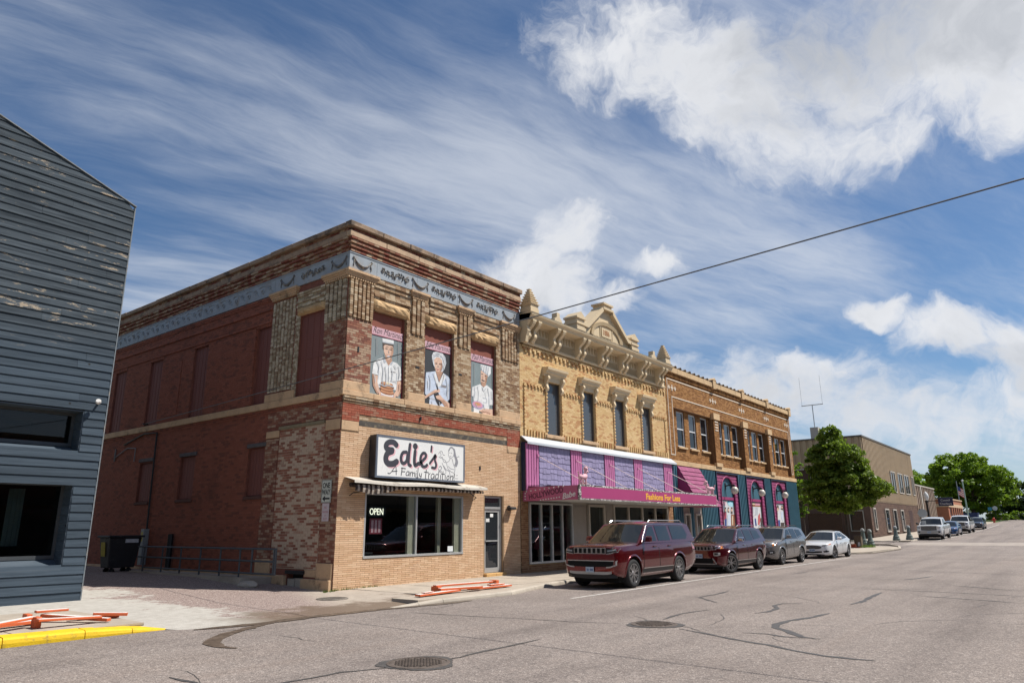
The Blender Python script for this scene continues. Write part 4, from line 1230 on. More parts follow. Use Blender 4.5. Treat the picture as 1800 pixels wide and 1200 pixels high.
MUR2 = [
 ('silver', [(3.623, 7.233), (3.801, 7.293), (4.044, 7.284), (4.191, 7.171), (4.241, 6.975), (4.159, 6.758), (4.060, 6.640), (3.739, 6.629), (3.688, 6.763), (3.584, 6.916), (3.559, 7.111)]),
 ('shade', [(4.086, 7.239), (4.191, 7.171), (4.241, 6.975), (4.159, 6.758), (4.080, 6.672), (4.126, 6.955)]),
 ('skin', [(3.658, 6.986), (3.766, 7.087), (3.886, 7.109), (4.030, 7.040), (4.084, 6.832), (3.987, 6.642), (3.829, 6.567), (3.723, 6.655)]),
 ('tan', [(3.991, 6.989), (4.084, 6.832), (3.987, 6.642), (3.900, 6.593), (3.976, 6.784)]),
 ('dark', [(3.724, 6.878), (3.820, 6.889), (3.813, 6.865), (3.725, 6.858)]),
 ('dark', [(3.900, 6.892), (4.005, 6.899), (3.998, 6.874), (3.901, 6.869)]),
 ('line', [(3.845, 6.862), (3.879, 6.773), (3.832, 6.753)]),
 ('red', [(3.769, 6.691), (3.929, 6.718), (3.850, 6.668)]),
 ('tan', [(3.748, 6.608), (4.080, 6.652), (3.917, 6.282)]),
 ('blue', [(3.305, 6.508), (3.732, 6.616), (3.909, 6.252), (4.102, 6.615), (4.350, 6.529), (4.485, 6.428), (4.473, 5.798), (4.327, 5.721), (4.351, 5.576), (4.259, 5.468), (3.480, 5.480), (3.492, 5.714), (3.282, 5.801), (3.288, 6.301)]),
 ('white', [(3.732, 6.616), (3.818, 6.386), (3.909, 6.252), (4.005, 6.444), (4.102, 6.615), (4.227, 6.509), (4.031, 6.191), (3.873, 6.111), (3.667, 6.390)]),
 ('shade', [(3.365, 6.313), (3.419, 6.308), (3.416, 5.931), (3.371, 5.897)]),
 ('shade', [(4.334, 6.295), (4.384, 6.288), (4.346, 5.781), (4.293, 5.773)]),
 ('shade', [(3.493, 5.706), (4.348, 5.710), (4.349, 5.667), (3.494, 5.665)]),
 ('line', [(4.011, 6.217), (4.254, 6.211), (4.244, 6.132), (4.013, 6.137)]),
 ('skin', [(3.281, 5.732), (3.718, 5.997), (3.922, 6.061), (3.965, 5.966), (3.606, 5.819), (3.287, 5.645)]),
 ('black', [(3.663, 5.855), (3.870, 5.946), (4.078, 5.617), (3.898, 5.490), (3.767, 5.646)]),
 ('black', [(3.759, 6.206), (3.814, 6.223), (3.883, 6.027), (3.829, 5.991)]),
 ('skin', [(3.755, 5.798), (3.960, 5.869), (4.103, 5.762), (4.460, 5.625), (4.447, 5.475), (4.243, 5.478), (4.005, 5.664), (3.805, 5.721)]),
 ('tan', [(3.805, 5.721), (4.005, 5.664), (4.243, 5.478), (4.373, 5.477), (4.064, 5.714)]),
]
MUR3 = [
 ('white', [(5.991, 7.246), (6.546, 7.253), (6.560, 7.011), (6.413, 6.856), (6.020, 7.032)]),
 ('shade', [(6.011, 7.089), (6.413, 6.940), (6.413, 6.856), (6.020, 7.032)]),
 ('shade', [(6.280, 7.238), (6.351, 7.238), (6.309, 6.969), (6.253, 6.991)]),
 ('skin', [(6.002, 7.011), (6.029, 7.034), (6.384, 6.895), (6.310, 6.630), (6.152, 6.492), (5.995, 6.605)]),
 ('tan', [(6.258, 6.930), (6.384, 6.895), (6.310, 6.630), (6.152, 6.492), (6.235, 6.710)]),
 ('dark', [(6.030, 6.923), (6.132, 6.915), (6.127, 6.890), (6.030, 6.899)]),
 ('dark', [(6.206, 6.891), (6.309, 6.883), (6.300, 6.856), (6.202, 6.868)]),
 ('hair', [(6.040, 6.704), (6.212, 6.700), (6.198, 6.658), (6.040, 6.667)]),
 ('hair', [(6.031, 6.617), (6.142, 6.619), (6.189, 6.534), (6.152, 6.492), (6.073, 6.532)]),
 ('tan', [(6.022, 6.600), (6.291, 6.627), (6.254, 6.461), (6.041, 6.460)]),
 ('white', [(5.959, 6.530), (6.143, 6.436), (6.329, 6.556), (6.660, 6.404), (6.687, 5.878), (6.470, 5.850), (6.447, 5.622), (5.628, 5.593), (5.601, 6.035), (5.521, 6.053), (5.554, 6.362)]),
 ('shade', [(5.592, 6.069), (5.645, 6.107), (5.657, 5.781), (5.622, 5.776)]),
 ('shade', [(6.414, 6.184), (6.470, 6.192), (6.470, 5.850), (6.423, 5.759)]),
 ('shade', [(6.121, 6.068), (6.330, 6.075), (6.321, 5.897), (6.122, 5.895), (6.122, 5.917), (6.284, 5.923), (6.293, 6.046), (6.122, 6.040)]),
 ('skin', [(5.896, 5.588), (6.146, 5.688), (6.659, 5.727), (6.668, 5.479), (6.239, 5.459)]),
 ('mauve', [(6.146, 5.763), (6.115, 5.704), (6.029, 5.657), (5.906, 5.633), (5.769, 5.636), (5.647, 5.665), (5.563, 5.714), (5.533, 5.773), (5.562, 5.832), (5.646, 5.878), (5.767, 5.903), (5.904, 5.901), (6.028, 5.873), (6.114, 5.824)]),
 ('pink', [(6.091, 5.788), (6.065, 5.744), (5.995, 5.710), (5.893, 5.692), (5.781, 5.694), (5.680, 5.716), (5.611, 5.752), (5.586, 5.796), (5.610, 5.839), (5.679, 5.873), (5.779, 5.892), (5.892, 5.890), (5.994, 5.869), (6.065, 5.833)]),
 ('orange', [(5.999, 5.801), (5.983, 5.776), (5.938, 5.756), (5.873, 5.745), (5.801, 5.746), (5.736, 5.759), (5.691, 5.780), (5.675, 5.806), (5.690, 5.832), (5.735, 5.852), (5.800, 5.863), (5.872, 5.862), (5.937, 5.849), (5.983, 5.828)]),
 ('white', [(5.628, 5.593), (5.928, 5.601), (5.884, 5.447), (5.607, 5.443)]),
]
MST1 = [
 ('shade', 0.028, [(1.232, 6.493), (1.314, 6.351), (1.302, 6.192)]),
 ('shade', 0.024, [(1.399, 6.523), (1.486, 6.275), (1.473, 6.011), (1.503, 5.807)]),
 ('shade', 0.024, [(1.558, 6.393), (1.618, 6.087), (1.605, 5.797)]),
 ('shade', 0.024, [(1.809, 6.410), (1.859, 6.232), (1.841, 6.017)]),
 ('shade', 0.024, [(1.923, 6.497), (1.998, 6.389)]),
 ('shade', 0.028, [(2.100, 6.487), (2.152, 6.281), (2.124, 6.102)]),
 ('shade', 0.032, [(1.368, 5.839), (1.538, 5.787), (1.706, 5.838), (1.913, 5.817)]),
 ('shade', 0.020, [(1.800, 6.011), (2.044, 6.009)]),
 ('white', 0.020, [(1.711, 6.420), (1.738, 6.159), (1.730, 5.894)]),
 ('hair', 0.016, [(1.552, 6.990), (1.606, 7.014), (1.648, 7.007)]),
 ('hair', 0.016, [(1.724, 6.997), (1.779, 7.016), (1.836, 7.006)]),
 ('tan', 0.020, [(1.506, 6.808), (1.544, 6.735), (1.602, 6.679)]),
 ('tan', 0.016, [(1.582, 6.796), (1.618, 6.762)]),
 ('tan', 0.016, [(1.788, 6.829), (1.770, 6.777)]),
 ('line', 0.016, [(1.176, 7.235), (1.215, 6.700)]),
 ('line', 0.016, [(2.057, 7.268), (2.090, 6.702)]),
 ('shade', 0.024, [(1.156, 6.064), (1.194, 5.863)]),
 ('tan', 0.024, [(2.152, 5.959), (2.140, 5.745)]),
]
MST2 = [
 ('white', 0.024, [(3.625, 7.153), (3.762, 7.236), (3.923, 7.238)]),
 ('shade', 0.020, [(3.654, 7.101), (3.764, 7.164), (3.885, 7.172)]),
 ('shade', 0.020, [(3.945, 7.184), (4.068, 7.134), (4.133, 7.014)]),
 ('white', 0.024, [(4.090, 7.094), (4.155, 6.931), (4.118, 6.765)]),
 ('shade', 0.020, [(3.617, 7.008), (3.606, 6.863), (3.664, 6.759)]),
 ('shade', 0.020, [(4.033, 6.939), (4.064, 6.828), (4.026, 6.706)]),
 ('tan', 0.016, [(3.739, 6.915), (3.819, 6.924)]),
 ('tan', 0.016, [(3.899, 6.921), (4.004, 6.928)]),
 ('tan', 0.016, [(3.760, 6.733), (3.738, 6.680)]),
 ('tan', 0.016, [(3.944, 6.779), (3.977, 6.727)]),
 ('shade', 0.028, [(3.431, 6.436), (3.496, 6.222), (3.477, 5.968)]),
 ('shade', 0.024, [(3.624, 6.524), (3.707, 6.368), (3.792, 6.155)]),
 ('shade', 0.024, [(4.143, 6.582), (4.087, 6.371), (4.012, 6.160)]),
 ('shade', 0.028, [(4.228, 6.451), (4.296, 6.174), (4.274, 5.885)]),
 ('white', 0.024, [(3.378, 6.260), (3.405, 6.040)]),
 ('shade', 0.028, [(3.573, 5.620), (3.615, 5.501)]),
 ('shade', 0.028, [(3.927, 5.611), (3.970, 5.477)]),
 ('tan', 0.020, [(3.377, 5.718), (3.605, 5.847), (3.798, 5.958)]),
 ('tan', 0.020, [(4.124, 5.722), (4.289, 5.602), (4.373, 5.500)]),
]
MST3 = [
 ('shade', 0.028, [(5.643, 6.376), (5.689, 6.203), (5.655, 6.018)]),
 ('shade', 0.024, [(5.823, 6.403), (5.870, 6.168), (5.849, 5.925)]),
 ('shade', 0.024, [(6.074, 6.410), (6.144, 6.298), (6.282, 6.426)]),
 ('shade', 0.028, [(6.376, 6.424), (6.423, 6.186)]),
 ('shade', 0.024, [(6.564, 6.359), (6.574, 6.084)]),
 ('shade', 0.024, [(5.737, 5.791), (5.828, 5.669)]),
 ('shade', 0.024, [(6.145, 5.844), (6.192, 5.669)]),
 ('white', 0.024, [(6.236, 6.281), (6.260, 6.102)]),
 ('shade', 0.020, [(6.070, 7.214), (6.048, 7.065)]),
 ('shade', 0.020, [(6.187, 7.222), (6.159, 7.031)]),
 ('shade', 0.020, [(6.422, 7.219), (6.375, 6.949)]),
 ('tan', 0.016, [(6.104, 6.874), (6.123, 6.769), (6.086, 6.742)]),
 ('tan', 0.020, [(6.328, 6.818), (6.291, 6.657)]),
 ('tan', 0.020, [(6.010, 5.572), (6.284, 5.590), (6.517, 5.558)]),
 ('line', 0.016, [(5.635, 7.223), (5.633, 6.495)]),
 ('line', 0.016, [(6.613, 7.208), (6.602, 6.520)]),
]
POS1 = [
 ('pink', [(26.397, 2.993), (27.284, 2.991), (27.241, 2.797), (26.355, 2.791)]),
 ('white', [(26.472, 2.932), (27.180, 2.929), (27.176, 2.911), (26.468, 2.914)]),
 ('white', [(26.458, 2.869), (27.166, 2.866), (27.162, 2.847), (26.455, 2.851)]),
 ('teal', [(27.497, 2.996), (27.837, 3.153), (28.323, 3.107), (28.506, 2.949), (28.399, 2.761), (27.931, 2.752), (27.583, 2.837)]),
 ('aqua', [(27.554, 2.928), (27.989, 3.007), (28.411, 2.947), (28.394, 2.738), (27.928, 2.741), (27.641, 2.827)]),
 ('hair', [(26.473, 2.392), (26.624, 2.684), (26.801, 2.687), (26.797, 2.396)]),
 ('skin', [(26.764, 2.544), (26.747, 2.512), (26.716, 2.487), (26.676, 2.475), (26.635, 2.478), (26.601, 2.495), (26.581, 2.524), (26.579, 2.557), (26.595, 2.590), (26.626, 2.614), (26.667, 2.627), (26.708, 2.624), (26.742, 2.606), (26.762, 2.578)]),
 ('hair', [(26.975, 2.398), (27.129, 2.693), (27.279, 2.695), (27.274, 2.401)]),
 ('skin', [(27.236, 2.528), (27.219, 2.496), (27.187, 2.471), (27.146, 2.458), (27.104, 2.461), (27.070, 2.479), (27.050, 2.508), (27.048, 2.542), (27.064, 2.574), (27.096, 2.599), (27.137, 2.611), (27.179, 2.609), (27.214, 2.591), (27.234, 2.562)]),
 ('hair', [(27.423, 2.448), (27.521, 2.699), (27.705, 2.703), (27.699, 2.406)]),
 ('skin', [(27.700, 2.546), (27.683, 2.513), (27.650, 2.488), (27.608, 2.476), (27.566, 2.479), (27.531, 2.496), (27.510, 2.525), (27.508, 2.559), (27.525, 2.592), (27.558, 2.618), (27.600, 2.630), (27.642, 2.627), (27.678, 2.609), (27.698, 2.581)]),
 ('hair', [(27.873, 2.362), (28.013, 2.708), (28.231, 2.712), (28.177, 2.343)]),
 ('skin', [(28.192, 2.541), (28.173, 2.505), (28.135, 2.479), (28.088, 2.466), (28.039, 2.469), (27.999, 2.488), (27.975, 2.519), (27.972, 2.556), (27.991, 2.591), (28.028, 2.618), (28.076, 2.631), (28.125, 2.627), (28.165, 2.608), (28.189, 2.577)]),
 ('maroon', [(26.503, 2.392), (26.833, 2.430), (27.274, 2.401), (27.194, 2.040), (26.739, 1.994), (26.436, 2.081)]),
 ('dark', [(26.387, 2.258), (26.649, 2.394), (26.545, 1.640), (26.284, 1.640)]),
 ('navy', [(26.926, 2.039), (27.234, 2.086), (27.144, 1.682), (26.877, 1.683)]),
 ('blue', [(27.417, 2.312), (27.801, 2.316), (27.687, 1.681), (27.294, 1.682)]),
 ('brown', [(27.924, 2.317), (28.448, 2.299), (28.365, 1.679), (27.809, 1.681)]),
 ('cream', [(28.057, 2.227), (28.182, 2.228), (28.065, 1.726), (27.972, 1.726)]),
 ('red', [(26.274, 1.728), (26.705, 1.705), (26.716, 1.617), (26.251, 1.619)]),
 ('yellow', [(26.466, 1.949), (26.607, 1.927), (26.569, 1.750), (26.394, 1.750)]),
]
POS2 = [
 ('brown', [(30.931, 3.171), (32.949, 3.119), (32.938, 2.817), (30.871, 2.805)]),
 ('cream', [(30.855, 3.011), (31.975, 3.011), (31.957, 2.943), (30.838, 2.945)]),
 ('pink', [(32.041, 3.124), (32.905, 3.093), (32.889, 2.904), (31.981, 2.899)]),
 ('silver', [(30.927, 2.758), (33.005, 2.793), (32.944, 2.316), (30.863, 2.249)]),
 ('shade', [(31.205, 2.762), (31.626, 2.770), (31.450, 2.108), (31.019, 2.058)]),
 ('shade', [(31.840, 2.773), (32.453, 2.784), (32.300, 2.360), (31.771, 2.257)]),
 ('red', [(32.309, 2.261), (32.692, 2.463), (32.626, 1.966), (32.404, 1.694), (32.130, 1.744)]),
 ('hair', [(31.001, 2.250), (31.489, 2.254), (31.367, 2.059), (31.151, 2.034)]),
 ('pink', [(30.857, 1.961), (31.126, 1.937), (31.125, 1.673), (30.850, 1.673)]),
 ('navy', [(31.661, 2.109), (31.874, 2.110), (31.931, 1.671), (31.684, 1.671)]),
 ('blue', [(31.315, 1.865), (31.667, 2.134), (31.591, 1.720), (31.320, 1.624)]),
 ('dark', [(32.674, 2.140), (32.858, 2.141), (32.821, 1.619), (32.601, 1.620)]),
]
POS3 = [
 ('silver', [(35.405, 3.096), (35.968, 3.082), (35.695, 2.079), (35.212, 2.076)]),
 ('hair', [(35.851, 2.710), (36.058, 2.978), (36.348, 2.983), (36.429, 2.718)]),
 ('skin', [(36.326, 2.705), (36.295, 2.660), (36.238, 2.625), (36.167, 2.609), (36.095, 2.613), (36.037, 2.637), (36.004, 2.677), (36.003, 2.724), (36.033, 2.769), (36.089, 2.803), (36.161, 2.820), (36.233, 2.816), (36.291, 2.792), (36.324, 2.752)]),
 ('dark', [(35.770, 2.709), (36.064, 2.607), (35.872, 1.609), (35.508, 1.611)]),
 ('brown', [(35.413, 2.729), (35.851, 2.710), (35.695, 2.079), (35.252, 2.077)]),
 ('skin', [(35.669, 2.750), (35.646, 2.717), (35.602, 2.691), (35.547, 2.679), (35.490, 2.682), (35.444, 2.700), (35.418, 2.730), (35.416, 2.765), (35.439, 2.798), (35.483, 2.824), (35.538, 2.836), (35.594, 2.833), (35.641, 2.815), (35.667, 2.785)]),
 ('blue', [(35.356, 2.025), (35.557, 2.026), (35.468, 1.611), (35.252, 1.611)]),
 ('navy', [(35.963, 2.027), (36.375, 2.029), (36.290, 1.634), (35.839, 1.636)]),
 ('hair', [(36.722, 2.723), (36.927, 2.967), (37.183, 2.972), (37.188, 2.676)]),
 ('skin', [(37.153, 2.827), (37.126, 2.788), (37.079, 2.758), (37.020, 2.743), (36.961, 2.747), (36.913, 2.767), (36.887, 2.801), (36.887, 2.842), (36.913, 2.881), (36.960, 2.911), (37.019, 2.926), (37.078, 2.923), (37.126, 2.902), (37.152, 2.868)]),
 ('dark', [(36.803, 2.791), (37.194, 2.797), (37.163, 2.756), (36.790, 2.750)]),
 ('blue', [(36.713, 2.562), (37.221, 2.569), (36.926, 1.924), (36.634, 2.189)]),
 ('dark', [(36.448, 1.871), (37.162, 1.872), (37.074, 1.605), (36.405, 1.608)]),
]
SGN_E = [
 (0.138, [(1.779, 4.027), (1.673, 4.091), (1.524, 4.090), (1.402, 4.021), (1.385, 3.930), (1.468, 3.873), (1.629, 3.866)]),
 (0.150, [(1.617, 3.829), (1.460, 3.767), (1.394, 3.653), (1.410, 3.535), (1.514, 3.467), (1.675, 3.477), (1.807, 3.542)]),
 (0.088, [(2.187, 3.848), (2.042, 3.817), (1.979, 3.674), (2.013, 3.545), (2.111, 3.517), (2.213, 3.609), (2.240, 3.775)]),
 (0.088, [(2.327, 4.086), (2.291, 3.778), (2.285, 3.522), (2.372, 3.465)]),
 (0.096, [(2.544, 3.905), (2.522, 3.630), (2.560, 3.485), (2.693, 3.549)]),
 (0.153, [(2.538, 4.054), (2.550, 4.047)]),
 (0.081, [(2.737, 3.531), (2.880, 3.654), (3.000, 3.768), (2.976, 3.860), (2.878, 3.868), (2.793, 3.774), (2.778, 3.606), (2.856, 3.486), (2.975, 3.469), (3.056, 3.524)]),
 (0.058, [(3.239, 4.108), (3.223, 3.953)]),
 (0.069, [(3.180, 3.590), (3.326, 3.748), (3.409, 3.856), (3.389, 3.710), (3.454, 3.566), (3.411, 3.457), (3.274, 3.464)]),
]
SGN_T = [
 (0.017, [(1.488, 3.201), (1.560, 3.193), (1.631, 3.253), (1.746, 3.388), (1.792, 3.405), (1.813, 3.173)]),
 (0.017, [(1.645, 3.257), (1.846, 3.280)]),
 (0.021, [(2.039, 3.386), (2.010, 3.169)]),
 (0.019, [(2.006, 3.374), (2.173, 3.367)]),
 (0.017, [(2.025, 3.274), (2.149, 3.277)]),
 (0.017, [(2.323, 3.281), (2.246, 3.287), (2.201, 3.228), (2.215, 3.174), (2.293, 3.188), (2.323, 3.271), (2.321, 3.169)]),
 (0.017, [(2.379, 3.274), (2.367, 3.161)]),
 (0.017, [(2.370, 3.233), (2.430, 3.281), (2.465, 3.258), (2.458, 3.160)]),
 (0.017, [(2.460, 3.233), (2.522, 3.271), (2.551, 3.246), (2.543, 3.156)]),
 (0.017, [(2.608, 3.266), (2.601, 3.153)]),
 (0.015, [(2.617, 3.328), (2.620, 3.322)]),
 (0.017, [(2.689, 3.414), (2.670, 3.156), (2.693, 3.147)]),
 (0.017, [(2.747, 3.263), (2.755, 3.191), (2.823, 3.170)]),
 (0.017, [(2.840, 3.268), (2.810, 3.132), (2.738, 3.108), (2.607, 3.133)]),
 (0.019, [(3.037, 3.383), (3.001, 3.131), (3.046, 3.113)]),
 (0.017, [(2.950, 3.315), (3.129, 3.304)]),
 (0.017, [(3.144, 3.278), (3.135, 3.111)]),
 (0.017, [(3.137, 3.232), (3.204, 3.287)]),
 (0.017, [(3.371, 3.265), (3.295, 3.278), (3.245, 3.216), (3.260, 3.138), (3.338, 3.148), (3.378, 3.244), (3.375, 3.122)]),
 (0.017, [(3.530, 3.269), (3.462, 3.265), (3.434, 3.194), (3.454, 3.132), (3.527, 3.150)]),
 (0.017, [(3.588, 3.404), (3.552, 3.122)]),
 (0.017, [(3.663, 3.259), (3.651, 3.127)]),
 (0.015, [(3.676, 3.334), (3.680, 3.328)]),
 (0.017, [(3.769, 3.371), (3.737, 3.146), (3.781, 3.120)]),
 (0.017, [(3.693, 3.299), (3.849, 3.290)]),
 (0.017, [(3.872, 3.265), (3.863, 3.130)]),
 (0.015, [(3.889, 3.345), (3.892, 3.339)]),
 (0.017, [(3.992, 3.254), (3.937, 3.198), (3.963, 3.135), (4.032, 3.160), (4.037, 3.235), (3.992, 3.254)]),
 (0.017, [(4.113, 3.250), (4.097, 3.130)]),
 (0.017, [(4.108, 3.206), (4.177, 3.259), (4.217, 3.233), (4.206, 3.125)]),
 (0.021, [(4.286, 3.330), (4.269, 3.193)]),
 (0.019, [(4.273, 3.139), (4.277, 3.132)]),
]
SGN_L = [
 (0.027, [(4.013, 4.036), (4.101, 4.142), (4.215, 4.114), (4.266, 4.012), (4.252, 3.879)]),
 (0.042, [(4.265, 4.078), (4.307, 3.927), (4.368, 3.799), (4.419, 3.692), (4.356, 3.578)]),
 (0.027, [(4.302, 3.860), (4.353, 3.710), (4.300, 3.597)]),
 (0.010, [(4.001, 4.024), (3.997, 3.915), (4.050, 3.821), (4.124, 3.800), (4.197, 3.864)]),
 (0.010, [(4.034, 3.968), (4.072, 3.975)]),
 (0.010, [(4.124, 3.970), (4.163, 3.965)]),
 (0.010, [(4.068, 3.861), (4.126, 3.861)]),
 (0.010, [(4.301, 3.871), (4.400, 3.845), (4.465, 3.883), (4.505, 3.875)]),
 (0.010, [(4.076, 3.790), (4.030, 3.710), (3.920, 3.660), (3.793, 3.673), (3.721, 3.797)]),
 (0.010, [(3.920, 3.638), (3.971, 3.490), (4.117, 3.390), (4.246, 3.354)]),
 (0.012, [(4.173, 3.786), (4.241, 3.615), (4.315, 3.489), (4.279, 3.356)]),
 (0.010, [(3.986, 3.556), (4.115, 3.477), (4.277, 3.464)]),
 (0.010, [(3.725, 3.626), (3.830, 3.460), (3.910, 3.379)]),
 (0.010, [(3.664, 3.815), (3.759, 3.757), (3.855, 3.720), (3.904, 3.648)]),
 (0.010, [(3.553, 3.904), (3.644, 3.986), (3.723, 3.970), (3.756, 3.886), (3.835, 3.881)]),
 (0.010, [(3.571, 3.808), (3.665, 3.783), (3.742, 3.820)]),
 (0.010, [(3.629, 3.942), (3.669, 3.880), (3.632, 3.834)]),
 (0.017, [(3.594, 3.500), (3.656, 3.525), (3.698, 3.474), (3.644, 3.396)]),
 (0.013, [(3.565, 3.445), (3.614, 3.362), (3.707, 3.368)]),
 (0.012, [(3.796, 3.544), (3.893, 3.442), (4.053, 3.387), (4.088, 3.259)]),
 (0.008, [(4.345, 3.272), (4.443, 3.288)]),
 (0.008, [(4.314, 3.184), (4.461, 3.187)]),
]

mural(MUR1, MST1, PAINT, 'portrait_panel', 'painted panel of a young man in a paper cap holding a plate of doughnuts', .98, 2.25, 5.47, 7.55, 7.31, (.20, .235, .24), 'Ron Martinson', .80)
mural(MUR2, MST2, PAINT, 'portrait_panel', 'painted panel of a silver haired woman in pale blue on black, middle of three', 3.22, 4.45, 5.47, 7.55, 7.31, (.035, .038, .042), 'Edie Martinson', .75)
mural(MUR3, MST3, PAINT, 'portrait_panel', 'painted panel of a moustached baker in a tall white hat holding a pie', 5.47, 6.69, 5.47, 7.55, 7.31, (.19, .23, .235), 'Paul Martinson', .75)

# lightbox sign
t = thing('shop_sign', 'white lightbox sign with black lettering and a pink shadow above the awning', 'sign', (2.9, 0, 3.06))
SX0, SX1, SZ0, SZ1 = 1.02, 4.77, 3.06, 4.27
m = MB(); m.box(SX0, -.30, SZ0, SX1, -.03, SZ1); bevel(m.build('cabinet', M_BLKP, t), .01, 1)
m = MB()
for q in ((SX0, SX1, SZ0, SZ0 + .055), (SX0, SX1, SZ1 - .06, SZ1), (SX0, SX0 + .06, SZ0 + .055, SZ1 - .06), (SX1 - .06, SX1, SZ0 + .055, SZ1 - .06)): m.box(q[0], -.335, q[2], q[1], -.301, q[3])
m.build('frame', pm((.10, .12, .155), .5, .2, 4, dirt=(.2, .2, .22), name='slate_frame'), t)
m = MB(); m.box(SX0 + .06, -.328, SZ0 + .055, SX1 - .06, -.302, SZ1 - .06); m.build('face', pm((.70, .70, .68), .45, .04, 3, name='white_acrylic'), t)


m = MB()
for k, (w, p) in enumerate(SGN_E): stroke(m, w * 1.22, [(x + .045, z - .03) for x, z in p], -.3300 - .00006 * k)
m.build('letter_shadow', PAINT['palepink'], t)
m = MB()
for k, (w, p) in enumerate(SGN_E): stroke(m, w * 1.22, p, -.3312 - .00006 * k)
m.build('lettering', pm((.045, .045, .055), .5, name='charcoal_vinyl'), t)
m = MB()
for k, (w, p) in enumerate(SGN_T): stroke(m, w * 1.35, p, -.3325 - .00003 * k, 3)
m.build('tagline', pm((.06, .06, .07), .5, name='charcoal_vinyl_'), t)
m = MB()
for k, (w, p) in enumerate(SGN_L): stroke(m, w * 1.9, p, -.3290 - .00003 * k, 3)
m.build('waitress_drawing', PAINT['grey'], t)

# rolled-up awning
t = thing('awning', 'retracted striped awning under a dented cream metal hood over the shop window', 'awning', (3.2, 0, 2.6))
m = MB()
xs = np.linspace(.20, 5.75, 24)
m.grid([[(x, -.02, 3.05 + .01 * math.sin(x * 3)), (x, -.46 + .02 * math.sin(x * 1.7), 2.93 + .018 * math.sin(x * 2.1 + 1)), (x, -.47 + .02 * math.sin(x * 1.7), 2.86 + .018 * math.sin(x * 2.1 + 1))] for x in xs])
o = m.build('hood', pm((.50, .46, .40), .6, .1, 3, dirt=(.2, .17, .13), dirt_amt=.5, dscale=3, name='cream_sheet_metal'), t)
o.modifiers.new('thick', 'SOLIDIFY').thickness = .012
ms = [pm((.040, .028, .024), .9, .2, 6, name='brown_canvas'), pm((.36, .31, .26), .9, .15, 6, name='cream_canvas')]
m = MB(); n = 62
for k in range(n):
    x0 = .30 + 5.35 * k / n; x1 = .30 + 5.35 * (k + 1) / n; m.mi = k % 2; sag = .10 * max(0, 1 - abs((x0 - .9) / .9)) ** .7; w = .02 * math.sin(k * 1.3)
    m.grid([[(x, -.10, 2.90), (x, -.26 + w, 2.82), (x, -.36 + w, 2.84), (x, -.38 + w, 2.79 - sag), (x, -.36 + w, 2.745 - sag * 1.6)] for x in (x0, x1)])
m.build('canvas', ms, t)
m = MB(); m.cyl((.30, -.16, 2.84), (5.65, -.16, 2.84), .06, n=8); m.build('roller', ms[0], t)
for x in (.38, 5.5):
    m = MB(); m.tube([(x, -.04, 2.55), (x, -.2, 2.62), (x + (.7 if x < 1 else -.5), -.38, 2.74)], .014, 5); m.build('arm', M_BLKP, t)

# neon open sign and menu card inside the window
t = thing('open_sign', 'small lit OPEN sign hanging inside the shop window', 'sign', (1.35, .10, 2.05))
m = MB(); m.box(1.22, .12, 2.0, 1.86, .13, 2.28); m.build('back_plate', M_BLKP, t)
text_obj('OPEN', .26, emit_mat('lit_letters', (.85, .80, .62), 1.6), t, face_front(1.25, .115, 2.05), xs=.78)
t = thing('menu_card', 'red and pink menu card standing in the shop window below the OPEN sign', 'poster', (1.5, .12, 1.5))
m = MB(); m.box(1.28, .12, 1.52, 1.74, .135, 1.95); m.build('card', pm((.30, .05, .07), .6, .3, 6, name='red_card'), t)
m = MB()
for k in range(3): m.box(1.34 + .13 * k, .117, 1.56, 1.42 + .13 * k, .119, 1.9)
m.build('print', PAINT['palepink'], t)
t = thing('wall_lamp', 'small black wall lamp beside the glazed shop door', 'wall lamp', (7.5, 0, 2.3))
m = MB(); m.box(7.40, -.03, 2.25, 7.52, -.001, 2.42); m.build('back_plate', M_BLKP, t)
m = MB(); m.prism([(-.03, 2.38), (-.22, 2.36), (-.24, 2.28), (-.05, 2.26)], 'x', 7.30, 7.62); bevel(m.build('lamp_head', M_BLKP, t), .01, 1)

# traffic signs on the side wall
t = thing('one_way_sign', 'black and white ONE WAY sign with a left arrow fixed to the corner pier', 'road sign', (-.03, .43, 2.38))
m = MB(); m.box(-.052, .21, 2.36, -.046, .63, 2.97); bevel(m.build('plate', pm((.55, .57, .50), .5, .06, 4, name='sign_white'), t), .002, 1)
m = MB()
for q in ((.222, .618, 2.372, 2.382), (.222, .618, 2.948, 2.958), (.222, .232, 2.382, 2.948), (.608, .618, 2.382, 2.948)): m.box(-.0535, q[0], q[2], -.0525, q[1], q[3])
m.build('border', M_BLKP, t)
text_obj('ONE', .205, M_BLKP, t, face_side(-.053, .58, 2.755), xs=.72, offset=.006, extrude=.001); text_obj('WAY', .205, M_BLKP, t, face_side(-.053, .60, 2.575), xs=.74, offset=.006, extrude=.001)
m = MB(); m.prism([(.58, 2.47), (.46, 2.55), (.46, 2.495), (.26, 2.495), (.26, 2.445), (.46, 2.445), (.46, 2.39)], 'x', -.0535, -.0525); m.build('arrow', M_BLKP, t)
t = thing('parking_sign', 'faded red and white NO PARKING sign below the ONE WAY sign', 'road sign', (-.03, .43, 1.88))
m = MB(); m.box(-.050, .26, 1.87, -.046, .56, 2.345); m.build('plate', pm((.52, .45, .47), .5, .1, 5, name='faded_sign_white'), t)
MR = pm((.40, .13, .15), .6, .2, 6, name='faded_red')
for s_, z_, k in (('NO', 2.20, .095), ('PARKING', 2.09, .075), ('IN', 2.0, .06), ('ALLEY', 1.91, .075)): text_obj(s_, k, MR, t, face_side(-.0515, .41 , z_), align='CENTER', xs=.8, extrude=.0005)

